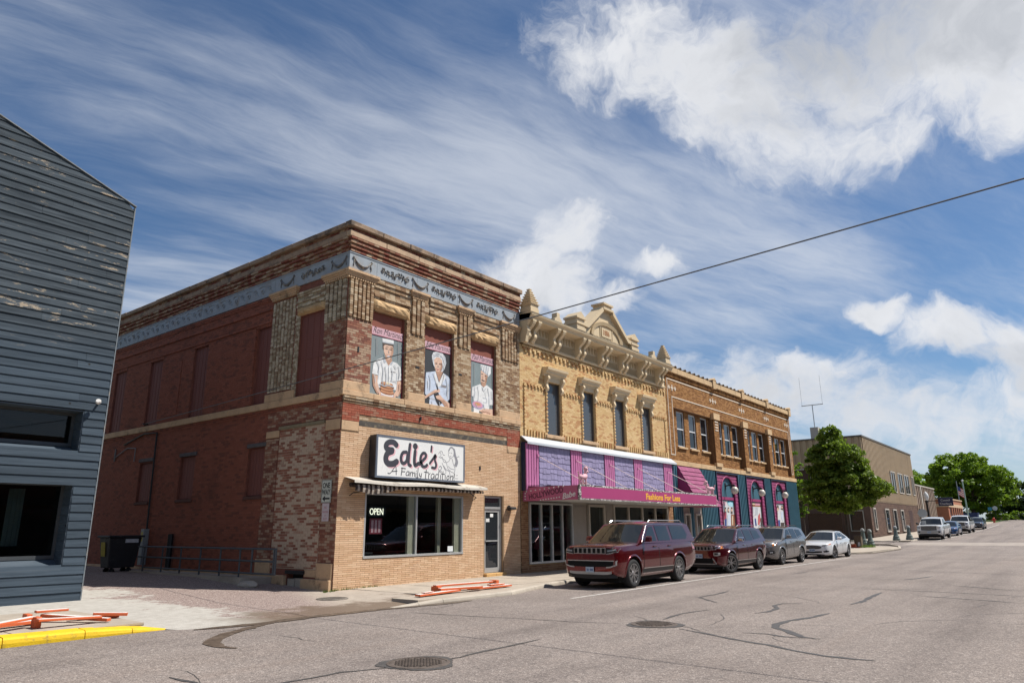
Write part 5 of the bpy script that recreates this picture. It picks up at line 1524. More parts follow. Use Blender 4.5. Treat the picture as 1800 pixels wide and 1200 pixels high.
# ================================================================== the blue timber house on the left
BX, BY = -5.27, 2.16
FB = ('f', BY)
def plank_mat():
    m, nt, b = new_mat('blue_grey_boards')
    g = nd(nt, 'ShaderNodeNewGeometry'); sp = nd(nt, 'ShaderNodeSeparateXYZ'); nt.links.new(g.outputs['Position'], sp.inputs[0])
    oi = nd(nt, 'ShaderNodeObjectInfo')
    gr = tex_noise(nt, 6, 7, .7, stretch=(.14, 1, 3.2)); pe = tex_noise(nt, 5.0, 9, .76, stretch=(.42, 1, 1.8))
    c = ramp(nt, gr, [(.3, (.032, .044, .058)), (.55, (.050, .068, .088)), (.75, (.066, .086, .108))])
    old = step(nt, sp.outputs[2], 5.4, 6.6)                       # the upper boards were left unpainted longer
    c = mixc(nt, mth(nt, 'MULTIPLY', old, .65), c, ramp(nt, gr, [(.35, (.020, .025, .030)), (.7, (.095, .112, .126))]))
    f = mth(nt, 'MULTIPLY', step(nt, mth(nt, 'ADD', pe, mth(nt, 'MULTIPLY', oi.outputs['Random'], .10)), .635, .69), old)
    c = mixc(nt, mth(nt, 'MULTIPLY', f, .85), c, ramp(nt, tex_noise(nt, 30, 3, .6), [(.35, (.23, .17, .115)), (.65, (.42, .35, .26))]))
    kn = nd(nt, 'ShaderNodeTexVoronoi'); kn.inputs['Scale'].default_value = 2.1; nt.links.new(g.outputs['Position'], kn.inputs['Vector'])
    c = mixc(nt, step(nt, kn.outputs['Distance'], .075, .03), c, (.018, .018, .018))
    hs = nd(nt, 'ShaderNodeHueSaturation'); nt.links.new(c, hs.inputs['Color']); nt.links.new(mth(nt, 'ADD', mth(nt, 'MULTIPLY', oi.outputs['Random'], .3), .85), hs.inputs['Value'])
    nt.links.new(hs.outputs[0], b.inputs['Base Color']); b.inputs['Roughness'].default_value = .8; b.inputs['Specular IOR Level'].default_value = .12
    do_bump(nt, b, gr, .4, .01)
    return m


M_PLANK = plank_mat()
B2 = thing('blue_timber_house', 'weathered blue grey timber house with a sloping parapet and deep set windows', 'house', (-9.0, 8.0, .1))
HW = [(-12.5, -5.74, 3.36, 4.35), (-12.5, -5.74, .86, 2.73)]
RD = .46
def rake(x): return 9.72 + (BX + .02 - x) * .352
m = MB(); hole_wall(m, ('f', BY + .012), -14, BX - .02, 0.02, 9.6, HW, .02)
m.poly([(-14, BY + .012, 9.6), (BX - .02, BY + .012, 9.6), (BX - .02, BY + .012, 9.66), (-14, BY + .012, rake(-14) - .06)])
m.build('front_wall', M_BLKP, B2)
m = MB(); m.poly([(BX - .02, BY + .05, .02), (BX - .02, 17, .02), (BX - .02, 17, 9.66), (BX - .02, BY + .05, 9.66)]); m.poly([(-14, 17, 0), (BX - .02, 17, 0), (BX - .02, 17, 9.66), (-14, 17, 12.5)])
m.poly([(-14, BY, 12.6), (-14, 17, 12.6), (BX - .02, 17, 9.64), (BX - .02, BY + .02, 9.64)])
m.build('roof', pm((.10, .10, .105), .9, .2, 3, name='roofing_felt'), B2)
PH = .1925
k = 0; z = .16
while z < 13.0:
    z1 = z + PH
    for (a, b) in ((-14.0, BX), ):
        segs = [(a, b)]
        for h in HW:
            if h[2] < (z + z1) / 2 < h[3] + .02:
                segs = [(h[1], b)]
        cuts = []
        for (s, e) in segs:
            if random.random() < .55 and e - max(s, -8.4) > 1.2: q = random.uniform(max(s, -8.4) + .3, e - .3); cuts += [(s, q - .002), (q + .002, e)]
            else: cuts.append((s, e))
        for (s, e) in cuts:
            if rake(s) < z: continue
            zt = z1 + .012
            xe = min(e, BX + .02 - (z - 9.72) / .352) if z > 9.72 - .0 else e
            xt = min(e, BX + .02 - (zt - 9.72) / .352) if zt > 9.72 else e
            if xe - s < .05: continue
            j = random.uniform(-.003, .003); mb = MB(); y0, y1 = BY - .040 + j, BY - .016 + j
            # lapped board: thick lower edge, thin upper edge tucked under the next
            w_ = random.uniform(-.006, .006); P = [(s, y0, z + .004 - w_), (xe, y0, z + .004 + w_), (xt, y1, zt), (s, y1, zt), (s, BY + .008, z + .004), (xe, BY + .008, z + .004), (xt, BY + .008, zt), (s, BY + .008, zt)]
            mb.add(P, [(0, 1, 2, 3), (1, 0, 4, 5), (2, 1, 5, 6), (0, 3, 7, 4), (3, 2, 6, 7)])
            mb.build('plank', M_PLANK, B2)
    z = z1; k += 1
m = MB(); m.box(-14, BY - .03, .085, BX - .02, BY + .02, .158); m.build('footing', M_KERB, B2)
m = MB(); m.prism([(BX + .03, 9.722), (BX + .03, 9.748), (-14, rake(-14) + .018), (-14, rake(-14) - .008)], 'y', BY - .055, BY + .05); m.build('parapet_flashing', pm((.16, .175, .19), .6, .2, 4, name='metal_flashing'), B2)
m = MB(); m.box(BX - .004, BY - .038, .16, BX + .02, BY + .06, 9.70); m.build('corner_board', pm((.15, .17, .185), .7, .3, 8, dirt=(.3, .24, .18), dirt_amt=.4, dscale=4, name='worn_corner_board'), B2)
M_SILLB = pm((.06, .08, .102), .55, .15, 3, name='painted_sill_board', stretch=(.2, 1, 1))
for (a, b, c, d) in HW:
    f = MB(); yi = BY + RD
    f.box(a, yi - .06, c + .20, b - .02, yi + .02, c + .28); f.box(a, yi - .06, d - .07, b - .02, yi + .02, d); f.box(b - .09, yi - .06, c + .28, b - .02, yi + .02, d - .07)
    w = f.build('window', pm((.05, .055, .06), .5, .2, 4, name='dark_window_frame'), B2)
    m = MB(); m.box(a, yi - .02, c + .28, b - .09, yi - .01, d - .07); m.build('pane', clear_glass('house_glass', (.5, .53, .55), .55), w)
    m = MB(); m.box(b - .02, BY - .012, c, b + .0, yi + .02, d + .0); m.build('reveal_lining', M_SILLB, w)
    for q in range(2):
        z_ = c + (d - c) * 0
        m = MB(); y0 = BY - .03 + q * .24; y1 = y0 + .232
        zz = lambda y: c - .005 + max(0, (y - BY)) * .46
        m.prism([(y0, zz(y0) - .03), (y1, zz(y1) - .03), (y1, zz(y1)), (y0, zz(y0))], 'x', a, b - .02); m.build('sill_board', M_SILLB, w)
    m = MB(); m.box(a, BY - .01, d, b, yi + .02, d + .02); m.build('head_lining', M_SILLB, w)
    for j in range(int((d - c) / PH)):
        m = MB(); z0 = c + j * PH; m.box(b - .032, BY + .01, z0 + .006, b - .021, yi, z0 + PH - .006); m.build('reveal_plank', M_PLANK, w)
# the room behind: dim, with a pale blind and some furniture
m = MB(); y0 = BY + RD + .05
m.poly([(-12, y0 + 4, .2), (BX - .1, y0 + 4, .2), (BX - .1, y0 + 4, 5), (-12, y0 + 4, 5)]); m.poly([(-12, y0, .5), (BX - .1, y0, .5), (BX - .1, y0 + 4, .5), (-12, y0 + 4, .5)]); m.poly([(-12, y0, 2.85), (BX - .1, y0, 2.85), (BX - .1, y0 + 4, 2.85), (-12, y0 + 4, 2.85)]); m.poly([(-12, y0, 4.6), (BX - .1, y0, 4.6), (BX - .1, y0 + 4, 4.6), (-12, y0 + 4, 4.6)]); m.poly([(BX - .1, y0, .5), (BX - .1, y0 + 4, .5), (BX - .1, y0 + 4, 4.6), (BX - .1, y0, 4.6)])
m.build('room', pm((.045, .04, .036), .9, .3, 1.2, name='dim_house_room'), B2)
m = MB()
for i in range(7): m.box(-6.72 + i * .045, y0 + .3 + .02 * (i % 2), 1.35, -6.68 + i * .045, y0 + .33 + .02 * (i % 2), 2.6)
m.build('curtain', pm((.33, .42, .37), .9, .1, 4, name='pale_green_curtain'), B2)
t = thing('floodlight', 'small white floodlight on a bracket high on the blue boards', 'floodlight', (-5.49, BY - .05, 4.58))
m = MB(); m.cyl((-5.47, BY - .04, 4.60), (-5.49, BY - .13, 4.57), .025, n=8); m.build('bracket', M_BLKP, t)
m = MB(); m.lathe([(.03, 0), (.055, .03), (.06, .09), (.05, .11)], (0, 0, 0), 14)
o = m.build('lamp_head', pm((.62, .60, .57), .5, .05, name='white_enamel'), t, smooth=50); o.location += Vector((-5.52, BY - .16, 4.56)); o.rotation_euler = (math.radians(60), 0, math.radians(-30))

# ================================================================== the yellow brick building
M_YELB = brick_mat('yellow_brick', [(.60, .415, .205), (.62, .435, .22), (.58, .39, .185), (.645, .46, .24), (.565, .375, .175)], over=(.40, .20, .09), over_amt=.20, over_scale=2.2, grime=(.26, .15, .07), grime_amt=.22, gscale=.9)
M_YDK = pm((.25, .15, .06), .9, .2, 6, name='shadowed_brick_mortar')
M_YM = pm((.53, .365, .185), .95, .2, 6, name='sandy_mortar')
M_CRM = pm((.58, .455, .29), .55, .07, 2.5, dirt=(.30, .21, .12), dirt_amt=.16, dscale=3, name='cream_painted_cornice')
M_CRD = pm((.43, .32, .185), .6, .10, 4, name='tan_painted_panel')
B3 = thing('yellow_brick_building', 'yellow brick shop building with cream bracketed cornice and a dated gable', 'building', (14.3, 6, .1))
M_GLASSY = glass_mat('old_upper_window_glass', (.070, .074, .080), .05, .45, wav=.05)
YX0, YX1 = 8.16, 20.42
YW = [(9.92, 10.86, 5.14, 7.23), (12.48, 13.44, 5.14, 7.23), (15.12, 16.06, 5.14, 7.23), (17.70, 18.64, 5.14, 7.23)]
m = MB(); hole_wall(m, FR, YX0, YX1, 4.6, 8.6, YW, .13)
hole_wall(m, FR, YX0, YX1, .0, 4.6, [(8.6, 19.8, .38, 2.62)], .25)
m.build('front_wall', M_YM, B3)
m = MB(); m.box(YX0, .3, 9.4, YX1, 20, 9.5).box(YX0, 20, 0, YX1, 20.2, 9.5); m.build('roof', M_COPING, B3)
yb = bricks(FR, YX0, YX1, 4.86, 8.47, YW, L=.215, H=.0715, joint=.007, proud=.0035)
brick_mesh(FR, yb, 'yellow_brickwork', M_YELB, B3)
# projecting brick patterns: dentil course, band at window heads, toothed strips beside windows and at the sill line
R = []
def tooth(u, z, w=.10, h=.072, p=.05): R.append((u, u + w, z, z + h, 0, p))
x = 8.35
while x < 20.2:
    R.append((x, x + .215, 8.285, 8.35, 0, .06)); R.append((x + .11, x + .215, 8.17, 8.285, 0, .06)); x += .30
R += bricks(FR, YX0 + .1, YX1 - .1, 8.352, 8.42, H=.07, proud=.065)
edges = [YX0 + .22] + [v for w in YW for v in (w[0] - .12, w[1] + .02)] + [YX1 - .35]
for i, u in enumerate(edges):
    z = 5.25
    while z < (6.95 if 0 < i < 9 else 6.85):
        tooth(u, z, .105, .072, .055); z += .145
for a, b in ((8.4, 9.8), (10.85, 12.4), (13.45, 15.0), (16.05, 17.6), (18.65, 20.2)):
    u = a
    while u < b:
        R.append((u, u + .10, 6.90, 6.97, 0, .05)); R.append((u + .07, u + .15, 6.83, 6.90, 0, .05)); u += .215
    u = a
    while u < b:
        R.append((u, u + .085, 5.0, 5.20, 0, .055)); u += .185
brick_mesh(FR, R, 'projecting_bricks', M_YELB, B3)
for (a, b, c, d) in YW:
    m = MB(); pbox(m, FR, a - .18, b + .10, 5.005, 5.135, -.1, .10); bevel(m.build('sill', M_STONE, B3), .012, 1)
    m = MB(); pbox(m, FR, a, a + .03, c, d, -.13, -.09); pbox(m, FR, b - .03, b, c, d, -.13, -.06); pbox(m, FR, a + .03, b - .03, d - .04, d, -.13, -.09); pbox(m, FR, a + .03, b - .03, c, c + .05, -.13, -.09)
    w = m.build('window', pm((.12, .095, .075), .6, .2, 5, name='brown_window_frame'), B3)
    m = MB(); pbox(m, FR, a + .03, b - .03, c + .05, d - .04, -.12, -.115); m.build('pane', M_GLASSY, w)
    # hood: slab with cornice profile, plain frieze, two scrolled consoles
    x0, x1 = a - .30, b + .18
    m = MB(); prof = [(0, 7.42), (-.10, 7.42), (-.12, 7.50), (-.20, 7.53), (-.22, 7.62), (-.30, 7.66), (-.31, 7.74), (0, 7.78)]
    m.prism(prof, 'x', x0, x1); pbox(m, FR, a - .05, b + .05, 7.235, 7.42, 0, .07)
    h = m.build('window_hood', M_CRM, B3)
    for cx in (a - .16, b - .06):
        m = MB(); n = 10; pr = []
        for k in range(n + 1):
            q = k / n; pr.append((-(.05 + .13 * (1 - q) ** .6 + .045 * math.sin(q * 9.5)), 7.43 - q * .62))
        pr = [(0, 7.43)] + pr + [(0, 6.81)]
        m.prism(pr, 'x', cx, cx + .13); m.cyl((cx - .015, -.075, 6.90), (cx + .145, -.075, 6.90), .055, n=8); m.cyl((cx - .012, -.15, 7.36), (cx + .142, -.15, 7.36), .05, n=8)
        m.build('console', M_CRM, h)
# cornice
m = MB(); m.prism([(0, 8.47), (-.10, 8.47), (-.12, 8.55), (-.06, 8.60), (-.06, 9.22), (-.10, 9.26), (-.12, 9.30), (-.52, 9.33), (-.55, 9.42), (-.62, 9.48), (-.64, 9.55), (0.1, 9.60)], 'x', YX0 + .02, 20.25)
corn = m.build('cornice', M_CRM, B3)
m = MB(); m.prism([(-.62, 9.555), (.2, 9.70), (.2, 9.72), (-.62, 9.575)], 'x', YX0 + .05, 20.2); m.build('cornice_roof', pm((.05, .05, .055), .7, .3, 4, name='dark_roof_metal'), corn)
XB = [8.43, 10.10, 11.98, 13.82, 15.62, 17.44, 19.28]


def bracket_mesh():
    m = MB(); pr = [(0, 9.30)]
    for k in range(15):
        q = k / 14; pr.append((-(.50 * (1 - q) ** .55 * (1 - .18 * math.sin(q * math.pi)) + .06 + .055 * math.sin(q * 11)), 9.30 - q * .80))
    pr += [(0, 8.46)]
    m.prism(pr, 'x', -.085, .085); m.cyl((-.10, -.13, 8.60), (.10, -.13, 8.60), .075, n=10); m.cyl((-.10, -.45, 9.22), (.10, -.45, 9.22), .07, n=10)
    m.box(-.11, -.57, 9.27, .11, -.02, 9.335)
    return m.mesh('bracket', [M_CRM])


br = bracket_mesh()
for x in XB:
    for dx in (0, .36): o = link('bracket', br, corn); o.location = (x + dx, 0, 0)
for a, b in zip(XB, XB[1:]):                                    # reeded panels with little drops between the brackets
    u0, u1 = a + .36 + .14, b - .14; m = MB()
    pbox(m, FR, u0, u1, 8.86, 8.90, .055, .085); n = int((u1 - u0) / .075)
    for k in range(n): u = u0 + (u1 - u0) * (k + .25) / n; pbox(m, FR, u, u + .035, 8.62, 8.86, .055, .080)
    n = int((u1 - u0) / .20)
    for k in range(n):
        u = u0 + (u1 - u0) * (k + .5) / n; m.prism([(u - .07, 9.22), (u + .07, 9.22), (u + .05, 9.08), (u, 8.95), (u - .05, 9.08)], 'y', -.085, -.055); m.cyl((u, -.055, 9.12), (u, -.10, 9.12), .035, n=8)
    m.build('cornice_panel', M_CRD, corn)


def pinnacle(x0, x1, top, name='pinnacle'):
    """stepped spire on a console block"""
    m = MB(); y0, y1 = -.55, .10; cx, cy = (x0 + x1) / 2, (y0 + y1) / 2 - .05
    m.prism([(.1, 9.3), (-.45, 9.3), (-.55, 9.5), (-.60, 9.62), (.1, 9.62)], 'x', x0, x1)
    m.box(cx - .26, cy - .26, 9.62, cx + .26, cy + .26, 9.80); m.prism([(cx - .26, 9.80), (cx + .26, 9.80), (cx + .20, 9.94), (cx - .20, 9.94)], 'y', cy - .24, cy + .24)
    n = 7; zb = 9.9
    for k in range(n):
        q = k / n; w = .215 * (1 - q) + .035; za = zb + (top - zb) * q; ze = zb + (top - zb) * (q + .70 / n); w2 = w * 1.16
        m.box(cx - w, cy - w, za, cx + w, cy + w, ze); m.box(cx - w2, cy - w2, ze, cx + w2, cy + w2, zb + (top - zb) * (q + 1 / n))
    m.build(name, M_CRM, B3)


pinnacle(8.18, 8.78, 10.62); pinnacle(19.55, 20.2, 10.62)
m = MB(); m.prism([(.1, 8.47), (-.30, 8.47), (-.34, 8.7), (-.42, 8.9), (-.36, 9.1), (-.5, 9.3), (.1, 9.3)], 'x', YX0, YX0 + .16); m.build('cornice_end', M_CRM, corn)
for x in (10.05, 18.3):
    m = MB(); m.prism([(x - .28, 9.60), (x + .28, 9.60), (x + .22, 9.72), (x + .10, 9.80), (x + .10, 9.98), (x - .10, 9.98), (x - .10, 9.80), (x - .22, 9.72)], 'y', -.55, -.30); m.build('finial', M_CRM, B3)
# dated gable
gx, gz0, gz1 = 13.98, 9.62, 11.02
m = MB(); m.prism([(gx - 2.0, gz0), (gx + 2.0, gz0), (gx + 2.0, gz0 + .25), (gx + .34, gz1), (gx - .34, gz1), (gx - 2.0, gz0 + .25)], 'y', -.42, -.05)
gab = m.build('gable', M_CRM, B3)
for s in (-1, 1):
    m = MB(); P = [(gx + s * 2.12, gz0 + .22), (gx + s * 2.12, gz0 + .36), (gx + s * 1.72, gz0 + .42), (gx + s * .40, gz1 + .08), (gx + s * .40, gz1 - .12), (gx + s * 1.70, gz0 + .24)]
    m.prism(P, 'y', -.60, .0); m.build('raking_moulding', M_CRM, gab)
    m = MB(); cx = gx + s * 2.32
    m.box(cx - .34, -.62, 9.60, cx + .34, .05, 9.74); m.box(cx - .30, -.58, 9.74, cx + .30, .02, 9.86); m.box(cx - .34, -.62, 9.86, cx + .34, .05, 9.96); m.box(cx - .30, -.58, 9.96, cx + .30, .02, 10.10); m.box(cx - .36, -.64, 10.10, cx + .36, .06, 10.18)
    m.prism([(cx - .34, 10.18), (cx + .34, 10.18), (cx, 10.42)], 'y', -.62, .04); m.build('gable_post', M_CRM, B3)
m = MB(); m.box(gx - .42, -.62, gz1 - .02, gx + .42, .05, gz1 + .08); m.box(gx - .34, -.56, gz1 + .08, gx + .34, 0, gz1 + .22); m.box(gx - .42, -.62, gz1 + .22, gx + .42, .05, gz1 + .30); m.build('gable_cap', M_CRM, gab)
m = MB(); n = 14; ro, ri = 1.36, 1.14
m.grid([[(gx + ro * math.cos(math.pi * k / n), -.50, gz0 + .06 + .78 * ro / 1.36 * math.sin(math.pi * k / n)), (gx + ri * math.cos(math.pi * k / n), -.47, gz0 + .06 + .62 * math.sin(math.pi * k / n)), (gx + ri * math.cos(math.pi * k / n), -.40, gz0 + .06 + .62 * math.sin(math.pi * k / n))] for k in range(n + 1)])
m.grid([[(gx + ro * math.cos(math.pi * k / n), -.50, gz0 + .06 + .78 * math.sin(math.pi * k / n)), (gx + ro * math.cos(math.pi * k / n), -.42, gz0 + .06 + .78 * math.sin(math.pi * k / n))] for k in range(n + 1)])
m.build('arch_moulding', M_CRD, gab)
m = MB()
for k in range(-9, 10): m.box(gx + k * .12 - .03, -.445, gz0 + .02, gx + k * .12 + .03, -.42, gz0 + .10)
m.build('bead_row', M_CRM, gab, kind='stuff')
m = MB(); m.box(gx - .42, -.46, gz0 + .14, gx + .42, -.42, gz0 + .55); m.build('date_panel', M_CRM, gab)
for k in (-1, 1): m = MB(); m.box(gx + k * .52 - .02, -.45, gz0 + .10, gx + k * .52 + .02, -.42, gz0 + .60); m.build('pilaster', M_CRM, gab)
text_obj('1886', .34, pm((.30, .13, .05), .7, .1, 4, name='rust_paint'), gab, face_front(gx - .36, -.462, gz0 + .24), xs=.88, offset=.008)

# --- shop front: white flashing, pink boards, lilac shingles
M_FLASH = pm((.50, .52, .545), .4, .07, 2, metal=.15, dirt=(.4, .42, .45), dirt_amt=.3, dscale=2, name='white_sheet_flashing')
M_PINK = pm((.38, .12, .25), .65, .10, 3, name='pink_paint', rnd=.06, dirt=(.30, .08, .18), dirt_amt=.25, dscale=6)
M_LILAC = pm((.20, .175, .285), .8, .10, 4, name='lilac_paint', rnd=.10, dirt=(.16, .14, .25), dirt_amt=.3, dscale=5)
M_NAVY = pm((.018, .025, .055), .6, name='navy_trim')
m = MB(); m.prism([(-.01, 4.93), (-.05, 4.93), (-.34, 4.70), (-.34, 4.62), (-.31, 4.62), (-.31, 4.69), (-.03, 4.90)], 'x', 8.17, 20.5); m.build('flashing', M_FLASH, B3)
m = MB(); m.box(8.18, -.20, 2.95, 20.42, -.02, 4.70); m.build('fascia_wall', M_NAVY, B3)
PB = [(8.18, 8.98), (11.14, 11.93), (13.72, 14.53), (16.27, 17.05), (19.23, 20.12)]
SB = [(9.03, 11.09), (11.98, 13.67), (14.58, 16.22), (17.10, 19.18)]
for a, b in PB:
    n = 5
    for k in range(n):
        m = MB(); u0 = a + (b - a) * k / n; u1 = a + (b - a) * (k + 1) / n
        m.box(u0 + .012, -.245, 2.95, u1 - .012, -.20, 4.66); bevel(m.build('board', M_PINK, B3), .012, 1)
for a, b in SB:
    rows = 8; rh = 1.70 / rows
    for r in range(rows):
        z = 2.98 + r * rh; u = a
        while u < b - .02:
            w = random.uniform(.17, .31); u1 = min(b, u + w)
            if b - u1 < .1: u1 = b
            dz = random.uniform(-.035, .035); m = MB()
            y0 = -.231 + random.uniform(-.004, .004)
            m.add([(u + .006, y0, z + dz), (u1 - .006, y0, z + dz + random.uniform(-.012, .012)), (u1 - .006, -.212, z + rh + .03), (u + .006, -.212, z + rh + .03), (u + .006, -.20, z + dz), (u1 - .006, -.20, z + dz), (u1 - .006, -.20, z + rh + .03), (u + .006, -.20, z + rh + .03)],
                  [(0, 1, 2, 3), (1, 0, 4, 5), (2, 1, 5, 6), (0, 3, 7, 4)])
            m.build('shingle', M_LILAC, B3); u = u1
# storefront below the canopy
M_GREYP = pm((.30, .275, .25), .6, .08, 3, name='grey_panel'); M_TAUPE = pm((.45, .41, .36), .5, .08, 3, name='taupe_frame')
m = MB()
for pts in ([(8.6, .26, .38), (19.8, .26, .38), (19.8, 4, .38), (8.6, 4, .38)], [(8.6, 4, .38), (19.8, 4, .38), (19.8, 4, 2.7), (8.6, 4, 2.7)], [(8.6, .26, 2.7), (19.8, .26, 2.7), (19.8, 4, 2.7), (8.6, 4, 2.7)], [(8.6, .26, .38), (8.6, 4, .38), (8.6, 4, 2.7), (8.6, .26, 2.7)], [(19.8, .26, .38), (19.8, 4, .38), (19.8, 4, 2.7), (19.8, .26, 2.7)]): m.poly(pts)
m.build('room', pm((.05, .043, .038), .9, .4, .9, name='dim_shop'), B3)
brick_mesh(FR, bricks(FR, 8.16, 8.6, .09, 2.95, L=.21, H=.0715, proud=.012) + bricks(FR, 8.6, 11.5, .09, .38, L=.21, H=.0715, proud=.012) + bricks(FR, 19.8, 20.4, .09, 2.95, L=.21, H=.0715, proud=.012), 'brown_brickwork', brick_mat('brown_pier_brick', [(.30, .16, .085), (.25, .13, .07), (.34, .20, .11)], grime_amt=.3), B3)


def glazed(name, x0, x1, z0, z1, n, mat, parent, depth=.06, fw=.055, gl=None, pl=FR):
    m = MB(); pbox(m, pl, x0, x1, z0, z0 + fw, -depth - .06, -depth + .05); pbox(m, pl, x0, x1, z1 - fw, z1, -depth - .06, -depth + .05)
    for k in range(n + 1):
        c = x0 + (x1 - x0 - fw) * k / n; pbox(m, pl, c, c + fw, z0 + fw, z1 - fw, -depth - .06, -depth + .05)
    w = m.build(name, mat, parent)
    for k in range(n):
        a = x0 + (x1 - x0 - fw) * k / n + fw; b = x0 + (x1 - x0 - fw) * (k + 1) / n
        q = MB(); pbox(q, pl, a, b, z0 + fw, z1 - fw, -depth - .02, -depth - .012); q.build('pane', gl or SHOPGL, w)
    return w


SHOPGL = clear_glass('storefront_glass', (.75, .78, .79), 1.4)
glazed('shop_window', 8.6, 11.42, .40, 2.56, 4, M_ALU, B3, -.03, .07)
m = MB(); pbox(m, FR, 11.42, 12.55, .12, 2.56, -.25, -.02); pbox(m, FR, 11.56, 12.42, .2, 2.46, -.02, .0); m.build('grey_door', M_GREYP, B3)
glazed('shop_window', 12.6, 13.9, .40, 2.56, 1, M_TAUPE, B3, -.02, .1)
m = MB(); pbox(m, FR, 13.9, 14.62, .12, 2.62, -.25, .0); pbox(m, FR, 14.1, 14.3, 1.9, 2.3, 0, .02); pbox(m, FR, 14.1, 14.3, 1.2, 1.7, 0, .02); m.build('grey_panel', M_GREYP, B3)
glazed('shop_window', 14.62, 19.8, .40, 2.60, 4, M_TAUPE, B3, -.01, .1)
m = MB(); pbox(m, FR, 8.6, 19.8, 2.56, 2.95, -.25, -.005); m.build('header', M_TAUPE, B3)
# mannequins and clothes rails glimpsed inside
for i, (x, h, c) in enumerate(((9.3, 1.5, 'white'), (10.4, 1.55, 'maroon'), (13.2, 1.6, 'silver'), (16.2, 1.5, 'navy'), (17.6, 1.5, 'pink'))):
    t = thing('mannequin', ('pale', 'dark red', 'white', 'navy', 'pink')[i] + ' dress on a mannequin behind the shop glass', 'mannequin', (x, .9, .4), 'dressed mannequins in the shop windows')
    m = MB(); m.lathe([(.16, 0), (.16, .02), (.012, .03), (.012, .5)], (x, .9, .4), 12); m.build('stand', M_ALU, t)
    m = MB(); m.lathe([(.20, .45), (.17, .7), (.12, .95), (.155, 1.15), (.15, 1.28), (.05, 1.36), (.045, 1.44), (.075, 1.52), (.07, 1.6), (.02, 1.66)], (x, .9, .4), 14); m.build('figure', PAINT[c], t, smooth=50)

# canopy over the pavement
t = thing('shop_canopy', 'flat canopy with magenta fascias and leopard print border over the pavement', 'canopy', (14.2, -1.2, 2.57))
CX0, CX1, CY = 8.28, 20.10, -2.40
m = MB(); m.box(CX0 + .06, CY + .06, 2.60, CX1 - .06, -.26, 2.66); m.add([(CX0 + .02, CY + .02, 3.04), (CX1 - .02, CY + .02, 3.04), (CX1 - .02, -.26, 3.14), (CX0 + .02, -.26, 3.14)], [(0, 1, 2, 3)]); m.build('deck', pm((.60, .60, .60), .5, .1, 2, dirt=(.3, .3, .3), name='white_deck'), t)
M_MAG = pm((.36, .045, .15), .5, .05, 1.5, name='magenta_panel')
m = MB(); m.box(CX0 + .14, CY - .022, 2.625, CX1 - .04, CY + .012, 3.02); m.build('front_fascia', M_MAG, t)
m = MB(); m.box(CX0, CY + .05, 2.58, CX0 + .03, -.02, 3.06); m.build('side_fascia', pm((.40, .10, .19), .6, .06, 2, name='plum_panel'), t)
m = MB(); m.box(CX1 - .03, CY + .05, 2.58, CX1, -.02, 3.06); m.build('end_fascia', M_MAG, t)


def leopard():
    mm, nt, b = new_mat('leopard_print')
    g = nd(nt, 'ShaderNodeNewGeometry'); v = nd(nt, 'ShaderNodeTexVoronoi'); v.inputs['Scale'].default_value = 13; nt.links.new(g.outputs['Position'], v.inputs['Vector'])
    d = mth(nt, 'ADD', v.outputs['Distance'], mth(nt, 'MULTIPLY', tex_noise(nt, 26, 3, .6), .5))
    c = ramp(nt, d, [(.0, (.35, .32, .28)), (.50, (.40, .36, .32)), (.56, (.02, .02, .02)), (.78, (.025, .022, .02)), (.84, (.62, .60, .56))])
    nt.links.new(c, b.inputs['Base Color']); b.inputs['Roughness'].default_value = .5
    return mm


m = MB()
for q in ((CX0 + .02, CX1, 2.57, 2.63), (CX0 + .02, CX1, 3.015, 3.085), (CX0 + .02, CX0 + .145, 2.63, 3.015), (CX1 - .045, CX1, 2.63, 3.015)): m.box(q[0], CY - .02, q[2], q[1], CY + .04, q[3])
m.build('leopard_border', leopard(), t)
text_obj('Fashions For Less', .325, pm((.78, .40, .05), .5, .05, name='amber_lettering'), t, face_front(13.07, CY - .024, 2.70), width=3.06, offset=.012)
text_obj('HOLLYWOOD', .265, pm((.10, .018, .05), .5, .05, name='dark_plum_lettering'), t, face_side(CX0 - .002, -.28, 2.63) @ Matrix.Rotation(math.radians(8), 4, 'Z'), width=1.5, offset=.008)
text_obj('Babe', .27, PAINT['white'], t, face_side(CX0 - .006, -1.72, 2.60) @ Matrix.Rotation(math.radians(10), 4, 'Z'), width=.56, shear=.35, offset=.004)
m = MB()
def bulb(y, z): m.cyl((CX0 - .001, y, z), (CX0 - .02, y, z), .024, n=10)
for k in range(9): bulb(-.18 - .20 * k, 2.92 + .016 * k)
for k in range(8): bulb(-.80 - .115 * k, 2.60 + .011 * k)
for k in range(3): bulb(-.12, 2.65 + .10 * k)
m.build('marquee_bulbs', PAINT['white'], t)
for x in (8.9, 11.5, 14.1, 16.6, 19.6):
    m = MB(); m.tube([(x, -.22, 4.25), (x + .55, CY + .15, 3.06)], .012, 5); m.build('stay_rod', pm((.55, .42, .40), .6, .2, 5, name='pinkish_rod'), t)
    m = MB(); m.cyl((x, -.20, 4.25), (x, -.28, 4.25), .06, n=8); m.build('anchor', M_PINK, t)


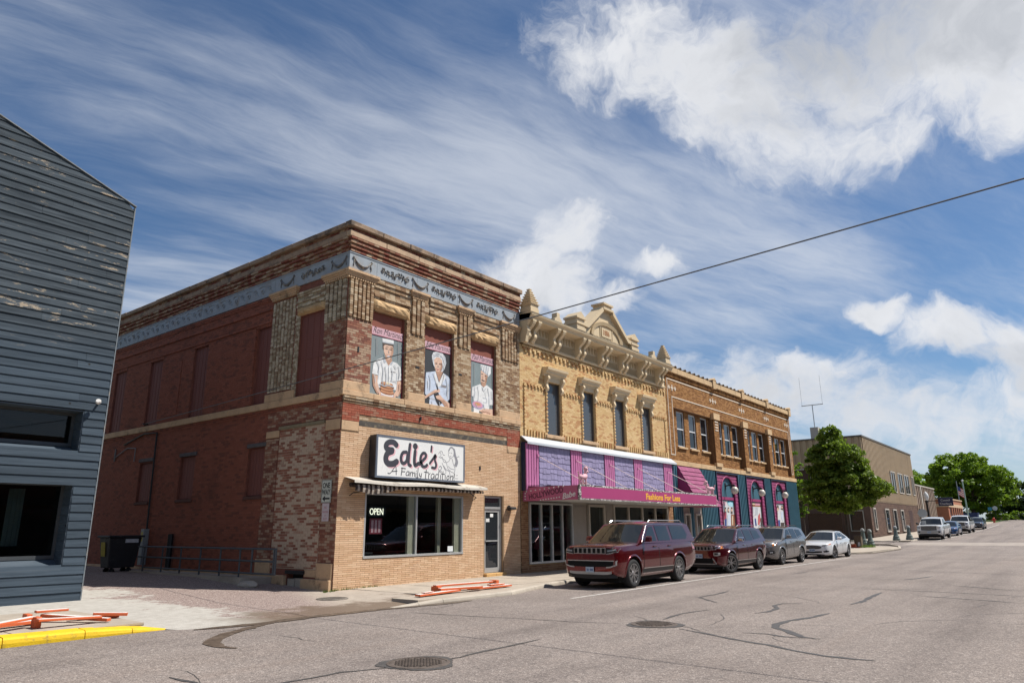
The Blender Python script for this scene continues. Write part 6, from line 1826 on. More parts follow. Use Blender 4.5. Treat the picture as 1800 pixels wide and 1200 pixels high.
def poodle(x, y, label):
    """pink poodle-like figurine standing on the canopy"""
    t = thing('pink_figurine', label, 'figurine', (x, y, 3.07), 'pink figurines on the canopy', local=True); P = pm((.62, .36, .40), .8, .15, 12, name='shell_pink')
    for a in ((-.12, 0), (.12, 0)):
        m = MB(); m.cyl((a[0], -.06, 0), (a[0] * .9, -.05, .22), .028, .035, 7); m.cyl((a[0], .06, 0), (a[0] * .9, .05, .22), .028, .035, 7); m.lathe([(.03, .03), (.055, .06), (.03, .10)], (a[0], 0, 0), 8); m.build('leg', P, t)
    m = MB(); m.tube([(-.22, 0, .26), (-.12, 0, .28), (.02, 0, .27), (.14, 0, .30), (.20, 0, .36)], [.05, .10, .085, .11, .07], 8); m.tube([(.18, 0, .36), (.20, 0, .47), (.24, 0, .53)], [.06, .06, .07], 7); m.tube([(.22, 0, .50), (.30, 0, .49), (.37, 0, .47)], [.065, .045, .025], 7)
    m.lathe([(.03, .50), (.085, .55), (.075, .62), (.02, .66)], (.21, 0, 0), 8); m.build('body', P, t, smooth='all')
    m = MB(); m.tube([(-.21, 0, .30), (-.27, 0, .40), (-.28, 0, .46)], [.02, .018, .045], 6); m.build('tail', P, t)
    return t


poodle(8.75, -2.28, 'pink figurine standing on the left front corner of the canopy'); f2 = poodle(19.75, -2.28, 'pink figurine standing at the far right end of the canopy'); f2.rotation_euler.z = 2.6

# ================================================================== the brown brick building
M_BRB = brick_mat('brown_brick', [(.27, .125, .038), (.31, .15, .048), (.235, .105, .032), (.36, .18, .065), (.21, .09, .03)], over=(.36, .18, .07), over_amt=.2, over_scale=1.5, grime=(.12, .055, .025), grime_amt=.2)
M_BM = pm((.16, .08, .035), .95, .2, 6, name='brown_brick_mortar')
M_BUFF = pm((.52, .36, .20), .85, .16, 2, dirt=(.32, .22, .13), dirt_amt=.5, dscale=1.2, bump=.15, name='buff_stone_trim')
M_CRT = pm((.60, .50, .40), .8, .1, 4, name='cream_brick_trim')
M_SASH = pm((.66, .66, .66), .5, .05, 3, name='white_sash')
B4 = thing('brown_brick_building', 'long brown brick building with cream line trim above teal and magenta shopfronts', 'building', (30.5, 6, .1))
AX0, AX1 = 20.46, 40.5
BAYS = [(21.25, 26.08, (21.95, 23.45, 24.98)), (26.92, 30.65, (27.15, 28.38, 29.62)), (31.42, 35.12, (31.68, 32.95, 34.22)), (35.88, 39.80, (36.18, 37.42, 38.66))]
holes = [(a, b, 4.98, 7.62) for a, b, _ in BAYS]
m = MB(); hole_wall(m, FR, AX0, AX1, 4.62, 9.5, holes, .20); hole_wall(m, FR, AX0, AX1, 0, 4.62, [(a + .62, b - .62, .15, 4.42) for a, b in ((25.86, 29.12), (30.40, 33.62), (34.90, 37.98))], .3); m.build('front_wall', M_BM, B4)
m = MB(); m.box(AX0, .4, 9.3, AX1 - .02, 22, 9.4); m.box(AX1 - .15, .05, 0, AX1, 22, 9.6); m.box(AX0, 22, 0, AX1, 22.2, 9.6); m.build('roof', M_BM, B4)
bk = bricks(FR, AX0, AX1, 4.92, 9.42, holes, L=.215, H=.0715, proud=.0045)
bk += [(u0, u1, z0, z1, .10, .012) for a, b in ((26.08, 26.92), (30.65, 31.42), (35.12, 35.88)) for (u0, u1, z0, z1, _, _) in bricks(FR, a + .06, b - .06, 4.95, 7.55, H=.0715)]
brick_mesh(FR, bk, 'brown_brickwork', M_BRB, B4)
for a, b in ((26.08, 26.92), (30.65, 31.42), (35.12, 35.88)): m = MB(); pbox(m, FR, a + .05, b - .05, 4.92, 7.56, -.02, .10); m.build('pilaster', M_BM, B4)
PR = ('f', .20)
for (a, b, ws) in BAYS:
    m = MB(); hole_wall(m, PR, a, b, 4.98, 7.62, [(x, x + .92, 5.70, 7.56) for x in ws], .10); m.build('bay_wall', M_BM, B4)
    brick_mesh(PR, bricks(PR, a, b, 4.98, 7.62, [(x, x + .92, 5.62, 7.56) for x in ws], H=.0715), 'brown_brickwork', M_BRB, B4)
    for x in ws:
        m = MB(); z0, z1 = 5.70, 7.56; c = (z0 + z1) / 2 - .02
        for q in ((x, x + .055, z0, z1), (x + .865, x + .92, z0, z1), (x + .055, x + .865, z0, z0 + .06), (x + .055, x + .865, z1 - .06, z1), (x + .055, x + .865, c, c + .055)): pbox(m, PR, q[0], q[1], q[2], q[3], -.10, -.05)
        w = m.build('window', M_SASH, B4)
        m = MB(); pbox(m, PR, x + .055, x + .865, z0 + .06, c, -.095, -.09); m.build('pane', glass_mat('lower_sash_glass', (.010, .011, .012), .03, .35) if not bpy.data.materials.get('lower_sash_glass') else bpy.data.materials['lower_sash_glass'], w)
        m = MB(); pbox(m, PR, x + .055, x + .865, c + .055, z1 - .06, -.085, -.08); m.build('pane', M_GLASS, w)
        m = MB(); pbox(m, PR, x - .08, x + 1.0, 5.60, 5.695, -.1, .10); m.build('sill', M_BUFF, w)
stones(FR, AX0, AX1 + .03, 4.66, 4.90, .09, 1.9, M_BUFF, parent=B4)
for a, b in ((26.08, 26.92), (30.65, 31.42), (35.12, 35.88)):
    m = MB(); pbox(m, FR, a - .02, b + .02, 7.56, 7.92, -.02, .18); m.build('pilaster_cap', M_BUFF, B4)
    m = MB(); pbox(m, FR, a - .0, b + .0, 4.90, 5.10, -.02, .16); m.build('pilaster_base', M_BUFF, B4)
    for k in range(4): m = MB(); pbox(m, FR, a + .2, b - .2, 7.40 - k * .16, 7.47 - k * .16, .09, .135); m.build('cream_bar', M_CRT, B4)
# cream lines
m = MB()
for q in ((20.62, 40.2, 9.06, 9.12), (20.62, 20.67, 5.16, 9.06), (40.15, 40.2, 5.16, 9.06), (21.08, 39.9, 8.16, 8.215), (21.08, 21.13, 5.16, 8.16), (39.85, 39.9, 5.16, 8.16), (20.67, 21.08, 5.16, 5.21), (39.9, 40.15, 5.16, 5.21)): pbox(m, FR, *q, 0, .024)
m.build('cream_line', M_CRT, B4, kind='stuff')
for x in (21.2, 26.5, 31.0, 35.5, 39.7):
    m = MB()
    pbox(m, FR, x - .05, x + .05, 8.50, 8.82, 0, .024); pbox(m, FR, x - .16, x + .16, 8.62, 8.70, 0, .025)
    for s in (-1, 1): pbox(m, FR, x + s * .36 - .05, x + s * .36 + .05, 8.55, 8.77, 0, .024); pbox(m, FR, x + s * .36 - .13, x + s * .36 + .13, 8.63, 8.69, 0, .025)
    m.build('cream_ornament', M_CRT, B4)
# corbel table, coping of buff terracotta with hooded tiles
tb = []
for k in range(int((AX1 - AX0) / .16)): u = AX0 + k * .16; tb.append((u, u + .09, 9.22, 9.44, 0, .07))
brick_mesh(FR, tb, 'corbel_table', M_BRB, B4)
stones(FR, AX0, AX1 + .06, 9.44, 9.72, .16, 1.15, M_BUFF, name='coping_stone', parent=B4)
tile = MB(); n = 6; tile.grid([[(.13 * math.cos(math.pi * k / n) * s, y, .02 + .11 * math.sin(math.pi * k / n) * s) for k in range(n + 1)] for y, s in ((-.20, 1.0), (.35, .9))]); tm = tile.mesh('coping_tile', [pm((.30, .23, .16), .85, .25, 5, dirt=(.08, .07, .06), dirt_amt=.5, name='terracotta_tile')])
for k in range(34): o = link('coping_tile', tm, B4); o.location = -ORIGIN[B4.name] + Vector((AX0 + .4 + k * .59, 0, 9.72))
for x in (26.5, 31.0, 35.5, 40.2):
    m = MB(); pbox(m, FR, x - .20, x + .20, 9.36, 9.86, -.1, .22); m.prism([(x - .25, 9.86), (x + .25, 9.86), (x, 10.0)], 'y', -.24, .1); m.build('coping_block', M_BUFF, B4)
# lower front: ribbed teal boards, magenta shingled surrounds
M_TEAL = pm((.036, .108, .150), .6, .12, 2, name='teal_paint', dirt=(.03, .10, .15), dirt_amt=.3, dscale=3)
M_MGS = pm((.235, .042, .115), .65, .12, 4, name='magenta_shingle_paint', rnd=.10)
M_MGD = pm((.26, .028, .11), .6, .1, 4, name='magenta_trim')
def teal(u0, u1, z0, z1, nm='teal_panel'):
    m = MB(); pbox(m, FR, u0, u1, z0, z1, -.02, .06); p = m.build(nm, M_TEAL, B4)
    n = int((u1 - u0) / .20); m = MB()
    for k in range(n): u = u0 + (u1 - u0) * (k + .5) / n; pbox(m, FR, u - .045, u + .045, z0, z1, .06, .095)
    m.build('rib', M_TEAL, p, kind='stuff')
teal(20.48, 21.05, .1, 4.62); teal(23.8, 25.82, .1, 4.62); teal(29.16, 30.36, .1, 4.62); teal(33.66, 34.87, .1, 4.62); teal(38.02, 40.42, .1, 4.62); teal(21.05, 21.5, .1, 2.9); teal(22.35, 22.75, .1, 2.9)
m = MB(); pbox(m, FR, 21.5, 22.35, .1, 2.6, -.02, .02); pbox(m, FR, 22.75, 23.8, .1, 2.9, -.02, .02); m.build('recess_panel', M_GREYP, B4)
glazed('side_door', 21.6, 22.25, .15, 2.3, 1, M_TAUPE, B4, -.06, .09); glazed('side_door', 22.9, 23.6, .15, 2.3, 1, M_TAUPE, B4, -.06, .09)
for (a, b) in ((25.86, 29.12), (30.40, 33.62), (34.90, 37.98)):
    o0, o1 = a + .62, b - .62; zc = 3.38; r = (o1 - o0) / 2; xc = (o0 + o1) / 2; ht = 1.02; n = 14
    arch = [(xc + r * math.cos(math.pi * k / n), zc + ht * math.sin(math.pi * k / n)) for k in range(n + 1)]
    m = MB(); pbox(m, FR, a, a + .07, .1, 4.62, 0, .14); pbox(m, FR, b - .07, b, .1, 4.62, 0, .14); pbox(m, FR, a + .07, b - .07, 4.55, 4.62, 0, .13)
    m.build('navy_edge', M_NAVY, B4)
    # shingle courses, cut round the arch
    H = .20; rows = int(4.45 / H); z = .10
    for rr in range(rows + 1):
        za, zb = z + rr * H, min(4.55, z + (rr + 1) * H)
        if zb - za < .06: continue
        zm = (za + zb) / 2
        if zm < zc: hw = r
        elif zm < zc + ht: hw = r * math.sqrt(max(0, 1 - ((zm - zc) / ht) ** 2))
        else: hw = 0
        spans = [(a + .07, xc - hw), (xc + hw, b - .07)] if hw > .05 else [(a + .07, b - .07)]
        for s, e in spans:
            u = s + (0 if rr % 2 else -.14)
            while u < e:
                p, q = max(u, s), min(u + .29, e); u += .29
                if q - p < .05: continue
                m = MB(); pp = [(p + .004, -.070, za), (q - .004, -.070, za + random.uniform(-.01, .01)), (q - .004, -.048, zb), (p + .004, -.048, zb), (p + .004, -.01, za), (q - .004, -.01, za), (q - .004, -.01, zb), (p + .004, -.01, zb)]
                m.add(pp, [(0, 1, 2, 3), (1, 0, 4, 5), (2, 1, 5, 6), (0, 3, 7, 4)])
                if zm > 2.55: m.build('shingle', M_MGS, B4)
                else:
                    if 'low_sh' not in globals(): low_sh = MB()
                    low_sh.add(pp, [(0, 1, 2, 3), (1, 0, 4, 5), (2, 1, 5, 6), (0, 3, 7, 4)])
    low_sh.build('lower_shingles', M_MGS, B4, kind='stuff'); del low_sh
    m = MB(); pts = [(xc + r * 1.0, .12)] + arch + [(xc - r, .12)]
    m.tube([(x, -.075, z) for x, z in pts], .045, 6); m.build('arch_trim', M_MGD, B4, smooth=60)
    m = MB(); m.poly([(x, .015, z) for x, z in [(o0, 3.05), (o1, 3.05)] + arch]); m.build('arch_panel', M_TEAL, B4)
    m = MB(); pbox(m, FR, o0, o1, 3.10, 3.26, -.05, .03); m.build('transom_bar', M_MGD, B4)
    m = MB(); pbox(m, FR, o0, o1, .15, 3.10, -.05, -.025); m.build('poster_window', pm((.60, .60, .61), .35, .06, 1.5, name='white_poster_film'), B4)
for i, (L, x, lb) in enumerate(((POS1, 27.5, 'window poster of four women with a pink heading and a blue hat'), (POS2, 32.0, 'window poster of dress models in grey, red and navy with a brown heading'), (POS3, 36.4, 'window poster of women in dark coats beside pale arches'))):
    m = MB(); names = sorted({c for c, p in L}); base = min(p[1] for c, P in L for p in P)
    for k, (c, P) in enumerate(L):
        m.mi = names.index(c); m.poly([(x_, .022 - .0006 * k, z_) for x_, z_ in P])
    m.build('window_poster', [PAINT[c] for c in names], label=lb, cat='poster', group='posters in the arched windows')
# flared shingled awning over the side doors
t = thing('shingled_awning', 'magenta shingled awning flaring out over the side doors behind the canopy', 'awning', (22.4, -.3, 2.6))
ztop, zbot, d1 = 4.60, 2.62, 1.05
def aw(u, q): return (u, -.06 - d1 * q, ztop + (zbot - ztop) * q)
m = MB(); m.add([aw(21.1, 0), aw(23.75, 0), aw(23.75, 1), aw(21.1, 1), (21.1, -.02, zbot), (23.75, -.02, zbot)], [(0, 3, 4), (1, 5, 2), (3, 2, 5, 4), (0, 1, 2, 3)]); m.build('awning_frame', M_MGD, t)
rows = 9
for r in range(rows):
    q0, q1 = r / rows, (r + 1) / rows; u = 21.1 - (.2 if r % 2 else 0)
    while u < 23.75:
        p, q = max(u, 21.1), min(u + random.uniform(.32, .44), 23.75); u = q
        if q - p < .05: continue
        A, Bq, Cq, Dq = aw(p + .006, q0 - .02), aw(q - .006, q0 - .02), aw(q - .006, q1), aw(p + .006, q1)
        off = lambda v, o: (v[0], v[1] - o, v[2] + o * .5); m = MB()
        m.add([off(A, .012), off(Bq, .012), off(Cq, .045), off(Dq, .045), off(Cq, .004), off(Dq, .004)], [(0, 3, 2, 1), (3, 5, 4, 2)]); m.build('shingle', M_MGS, t)
# globe lamps on wall arms
for i, (x, lb) in enumerate(((27.38, 'white globe lamp on a black arm at the first magenta arch'), (31.80, 'white globe lamp on a black arm at the middle magenta arch'), (36.21, 'white globe lamp on a black arm at the farthest magenta arch'))):
    t = thing('globe_lamp', lb, 'wall lamp', (x, 0, 3.8), 'globe lamps on the shop wall'); YG = -.52
    m = MB(); m.box(x - .05, -.03, 3.70, x + .05, .04, 4.05); m.tube([(x, -.02, 3.88), (x, -.25, 3.92), (x, YG, 3.92)], .04, 8); m.cyl((x, .0, 3.15), (x, .0, 3.75), .012, n=6); m.build('arm', M_BLKP, t)
    m = MB(); m.cyl((x, YG, 3.80), (x, YG, 3.93), .08, .05, 10); m.build('fitter', M_BLKP, t)
    m = MB(); m.lathe([(.21 * math.sin(math.pi * k / 12) + .001, 3.62 - .21 * math.cos(math.pi * k / 12)) for k in range(13)], (x, YG, 0), 20); m.build('globe', pm((.55, .51, .44), .25, .03, name='opal_globe'), t, smooth='all')

# ================================================================== buildings beyond the side street
M_TANP = pm((.36, .27, .175), .7, .10, .8, name='tan_ribbed_metal', dirt=(.27, .2, .13), dirt_amt=.4, dscale=.5, stretch=(1, 1, .3))
M_BRN = brick_mat('dull_brown_brick', [(.125, .075, .055), (.14, .085, .062), (.11, .066, .05)], grime_amt=.1)
M_BRNW = pm((.115, .070, .053), .85, .15, 1.5, name='dull_brown_wall')
M_PALEF = pm((.42, .38, .33), .6, .06, name='pale_frame')
B5 = thing('tan_metal_building', 'two storey tan ribbed metal building with brown brick ground floor beyond the side street', 'building', (76, 8, .4))
TX0, TX1, TZ = 63.2, 89.0, 10.08
m = MB(); m.box(TX0 + .15, .15, 3.9, TX1, 26, TZ); m.build('upper_wall', M_TANP, B5)
TP = ('f', .15)
def ribs(pl, u0, u1, z0, z1, step, w, d, mat, parent, holes=(), nm='rib'):
    """standing ribs, cut where windows interrupt them"""
    u = u0 + step * .3
    while u < u1 - w:
        segs = [(z0, z1)]
        for h in holes:
            if h[0] - w < u < h[1]: segs = [(z0, h[2]), (h[3], z1)]
        for a, b in segs:
            m = MB(); pbox(m, pl, u, u + w, a, b, 0, d); m.build(nm, mat, parent)
        u += step
UW = [(78.6, 81.3), (82.3, 85.2), (87.0, 88.4), (74.8, 77.2)]
ribs(TP, TX0 + .2, TX1, 4.0, TZ, .58, .30, .10, M_TANP, B5, [(a, b, 5.05, 7.45) for a, b in UW])
ribs(('s', TX0 + .15), .2, 24, 4.0, TZ, .62, .34, .10, M_TANP, B5, [(5.2, 8.6, 4.9, 7.3)])
m = MB(); m.box(TX0, 0, TZ, TX1 + .05, 26, TZ + .16); m.build('roof_edge', pm((.10, .085, .07), .6, name='dark_roof_edge'), B5)
m = MB(); m.box(TX0 + .15, .15, .2, TX1, 26, 3.9); m.build('ground_floor', M_BRNW, B5)
brick_mesh(TP, bricks(TP, TX0 + .15, TX1, .4, 3.9, [(a, b, 1.0, 3.35) for a, b in ((64.3, 65.3), (69.6, 71.5), (73.6, 75.4), (77.7, 79.3))] + [(82.9, 85.0, .4, 3.3)], L=.8, H=.20, proud=.02, joint=.02), 'brown_brickwork', M_BRN, B5)
for a, b in UW: glazed('window', a, b, 5.1, 7.4, 2, M_PALEF, B5, -.10, .12, M_GLASS, TP)
for (a, b, z0) in ((64.3, 65.3, 1.2), (69.6, 71.5, .95), (73.6, 75.4, .95), (77.7, 79.3, .95)): glazed('window', a, b, z0, 3.3, 1, M_PALEF, B5, -.08, .14, M_GLASS, TP)
m = MB(); pbox(m, TP, 82.9, 85.0, .4, 3.3, .0, .03); m.build('door', pm((.05, .02, .015), .6, name='maroon_door'), B5)
LS = ('s', TX0 + .15)
glazed('window', .75, 2.05, 1.1, 3.05, 1, M_PALEF, B5, -.05, .07, M_GLASS, LS); glazed('window', 5.2, 8.6, 4.95, 7.25, 2, M_PALEF, B5, -.06, .10, M_GLASS, LS); glazed('window', 2.7, 6.0, .9, 2.9, 1, M_BRNW, B5, -.05, .08, M_GLASS, LS)
t = thing('roof_antenna', 'thin two pronged antenna on the roof of the tan metal building', 'antenna', (66, 5, TZ)); AL = pm((.35, .36, .37), .5, .1, metal=.5, name='grey_antenna_metal')
m = MB(); m.box(65.6, 4.6, TZ + .1, 66.4, 5.4, TZ + 1.6); m.build('base_box', M_PALEF, t)
m = MB(); m.cyl((66, 5, TZ + 1.5), (66, 5, 14.1), .045, n=6); m.cyl((66, 3.9, 14.1), (66, 6.1, 14.1), .045, n=6); m.build('mast', AL, t)
for y in (3.95, 6.05): m = MB(); m.cyl((66, y, 14.1), (66, y, 17.2), .012, n=5); m.build('prong', AL, t)

B6 = thing('low_brown_building', 'low brown panelled building with pale fins beside the tan metal building', 'building', (96, 6, .9))
m = MB(); m.box(89.05, .2, .4, 104, 20, 6.42); m.build('wall', pm((.17, .105, .082), .8, .15, .8, name='brown_panel'), B6)
ribs(('f', .2), 89.1, 104, .5, 6.42, 1.25, .22, .10, pm((.40, .32, .24), .7, .1, name='pale_fin'), B6, nm='fin')
m = MB(); m.box(89.03, .05, 6.42, 104.05, 20, 6.58); m.build('roof_edge', M_PALEF, B6)
m = MB(); m.box(92.3, -.0, 2.2, 92.9, .2, 6.4); m.build('pale_post', M_PALEF, B6)
B7 = thing('orange_brick_building', 'low orange brick building with narrow slit windows and a pale band', 'building', (122, 6, 1.6))
M_ORB = pm((.34, .135, .075), .85, .14, 2.5, name='orange_brick_wall'); OX0, OX1 = 114.4, 130.6
m = MB(); m.box(OX0, 0.0, 1.0, OX1, 14, 4.25); m.box(OX0, .0, 4.72, OX1, 14, 5.38); m.build('wall', M_ORB, B7)
m = MB(); m.box(OX0 - .12, -.12, 4.25, OX1 + .1, 14, 4.72); m.box(OX0 - .12, -.12, 5.38, OX1 + .1, 14, 5.55); m.build('pale_band', pm((.47, .34, .22), .8, .1, name='pale_band_stone'), B7)
for k in range(6):
    x = 115.6 + k * 2.35; m = MB(); m.box(x, -.03, 2.95, x + 1.15, .0, 4.24); m.build('window', pm((.055, .018, .014), .4, name='dark_slit_glass'), B7)
    m = MB(); m.box(x + 1.2, -.16, 2.3, x + 1.75, -.002, 4.245); m.build('brick_fin', M_ORB, B7)
brick_mesh(FR, bricks(FR, OX0, OX1, 1.5, 2.9, L=.9, H=.22, proud=.02, joint=.02), 'orange_brickwork', brick_mat('orange_brick', [(.36, .14, .075), (.32, .125, .07), (.39, .16, .09)], grime_amt=.1), B7)
t = thing('projecting_sign', 'dark navy projecting sign with two lines of white lettering', 'sign', (95.0, -2.0, 4.0))
m = MB(); m.box(94.9, -3.05, 3.98, 95.1, -1.4, 5.02); bevel(m.build('panel', pm((.012, .016, .05), .5, name='navy_sign'), t), .03, 1)
m = MB(); m.box(94.96, -1.4, 4.6, 95.04, .2, 4.68); m.build('bracket', M_BLKP, t)
text_obj('Council', .36, PAINT['silver'], t, face_side(94.89, -2.22, 4.57), align='CENTER', width=1.0); text_obj('Chambers', .36, PAINT['silver'], t, face_side(94.89, -2.22, 4.14), align='CENTER', width=1.3)
B8 = thing('far_cottage', 'far cottage with a tan gable roof half hidden by trees', 'house', (150, 14, 2))
m = MB(); m.box(140, 8, 1, 156, 22, 6.0); m.build('wall', M_TANP, B8); m = MB(); m.prism([(7.5, 6.0), (22.5, 6.0), (15, 9.6)], 'x', 139.4, 156.6); m.build('roof', pm((.25, .19, .13), .9, name='tan_shingle_roof'), B8)
# the row across the street, added out of view so the glass has something to reflect
for i, (x0, x1, h, c) in enumerate(((-14, 8, 6.4, (.20, .075, .05)), (8, 27, 7.6, (.24, .19, .14)), (27, 44, 6.0, (.16, .06, .045)), (60, 110, 5.6, (.30, .24, .18)))):
    t = thing('unseen_facing_shop', ('dark red', 'drab tan', 'deep red', 'pale buff')[i] + ' brick shop across the street, added for window reflections', 'building', ((x0 + x1) / 2, -28, .1))
    m = MB(); m.box(x0, -34, 0, x1, -22.0, h); m.build('wall', pm(c, .85, .2, 1, name='facing_wall'), t)
    m = MB(); m.box(x0 + .6, -21.99, .5, x1 - .6, -21.9, 2.8); m.build('window', M_GLASS, t)
    m = MB(); m.box(x0, -22.0, 3.0, x1, -20.6, 3.25); m.build('awning', M_BLKP, t)
    m = MB(); m.box(x0 - .05, -22.2, h, x1 - .02, -34, h + .25); m.build('cornice', M_COPING, t)

# ================================================================== vehicles
def paint(name, col, flake=.0, rough=.28, coat=1.0, metal=.35):
    m, nt, b = new_mat(name)
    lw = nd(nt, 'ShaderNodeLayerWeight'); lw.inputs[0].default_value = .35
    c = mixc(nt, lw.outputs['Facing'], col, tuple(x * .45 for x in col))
    n = tex_noise(nt, 2.2, 6, .65)
    nt.links.new(c, b.inputs['Base Color'])
    b.inputs['Metallic'].default_value = metal; b.inputs['Roughness'].default_value = rough
    b.inputs['Coat Weight'].default_value = coat; b.inputs['Coat Roughness'].default_value = .03
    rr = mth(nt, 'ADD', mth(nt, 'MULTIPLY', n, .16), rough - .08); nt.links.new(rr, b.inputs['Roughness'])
    return m


C_RUB = pm((.018, .018, .019), .85, .25, 14, name='tyre_rubber', bump=.2, bscale=60)
C_RIM = pm((.42, .42, .43), .28, .06, 6, metal=.9, name='alloy'); C_RIMD = pm((.05, .05, .055), .4, .1, 6, metal=.6, name='dark_alloy')
C_CHR = pm((.60, .61, .62), .12, .03, 3, metal=1.0, name='chrome'); C_BLK = pm((.014, .014, .015), .5, .1, 8, name='black_trim'); C_WELL = pm((.006, .006, .006), .95, .1, 5, name='wheel_well')
C_GLS = glass_mat('car_glass', (.010, .012, .013), .01, .65, wav=0)
C_LAMP = pm((.42, .44, .47), .08, .25, 30, metal=.5, coat=1.0, name='headlamp_lens'); C_AMB = pm((.62, .20, .04), .2, .1, 8, coat=1.0, name='amber_lens'); C_RED = pm((.35, .01, .012), .15, .1, 8, coat=1.0, name='red_lens')
C_PLT = pm((.42, .50, .58), .5, .15, 20, name='plate_blue_white'); C_GREY = pm((.075, .07, .068), .7, .12, 8, name='grey_cladding'); C_SIL = pm((.40, .39, .37), .45, .08, 6, metal=.3, name='silver_trim')


def wheel_mesh(R, w, spokes):
    T = MB(); prof = [(R * .68, -w * .42), (R * .80, -w * .50), (R * .93, -w * .46), (R * .985, -w * .36), (R, -w * .2), (R, w * .2), (R * .985, w * .36), (R * .93, w * .46), (R * .80, w * .5), (R * .68, w * .42)]
    n = 32; P = [[(r * math.cos(2 * math.pi * k / n), y, r * math.sin(2 * math.pi * k / n)) for r, y in prof] for k in range(n + 1)]; T.grid(P)
    tyre = T.mesh('tyre', [C_RUB], 40)
    S = MB(); rr = R * .69
    S.mi = 0
    P = [[(r * math.cos(2 * math.pi * k / n), y, r * math.sin(2 * math.pi * k / n)) for r, y in ((rr, -w * .44), (rr * .93, -w * .43), (rr * .90, -w * .20), (rr * .90, w * .3))] for k in range(n + 1)]; S.grid(P)
    for k in range(spokes):
        for ds in (-.5, .5):
            a = 2 * math.pi * (k + ds * .38) / spokes; a2 = 2 * math.pi * (k + ds * .16) / spokes
            o = Vector((math.cos(a) * rr * .94, -w * .40, math.sin(a) * rr * .94)); i = Vector((math.cos(a2) * rr * .18, -w * .36, math.sin(a2) * rr * .18))
            t = Vector((-math.sin(a), 0, math.cos(a))) * rr * .055
            S.add([o - t, o + t, i + t, i - t] + [p + Vector((0, w * .12, 0)) for p in (o - t, o + t, i + t, i - t)], [(0, 1, 2, 3), (1, 0, 4, 5), (0, 3, 7, 4), (2, 1, 5, 6)])
    S.cyl((0, -w * .42, 0), (0, -w * .2, 0), rr * .20, n=12)
    S.mi = 1; S.poly([(rr * .92 * math.cos(2 * math.pi * k / n), -w * .12, rr * .92 * math.sin(2 * math.pi * k / n)) for k in range(n)]); S.cyl((0, -w * .18, 0), (0, -w * .13, 0), rr * .62, n=18)
    return tyre, S.mesh('rim', [C_RIM, C_WELL], 35)


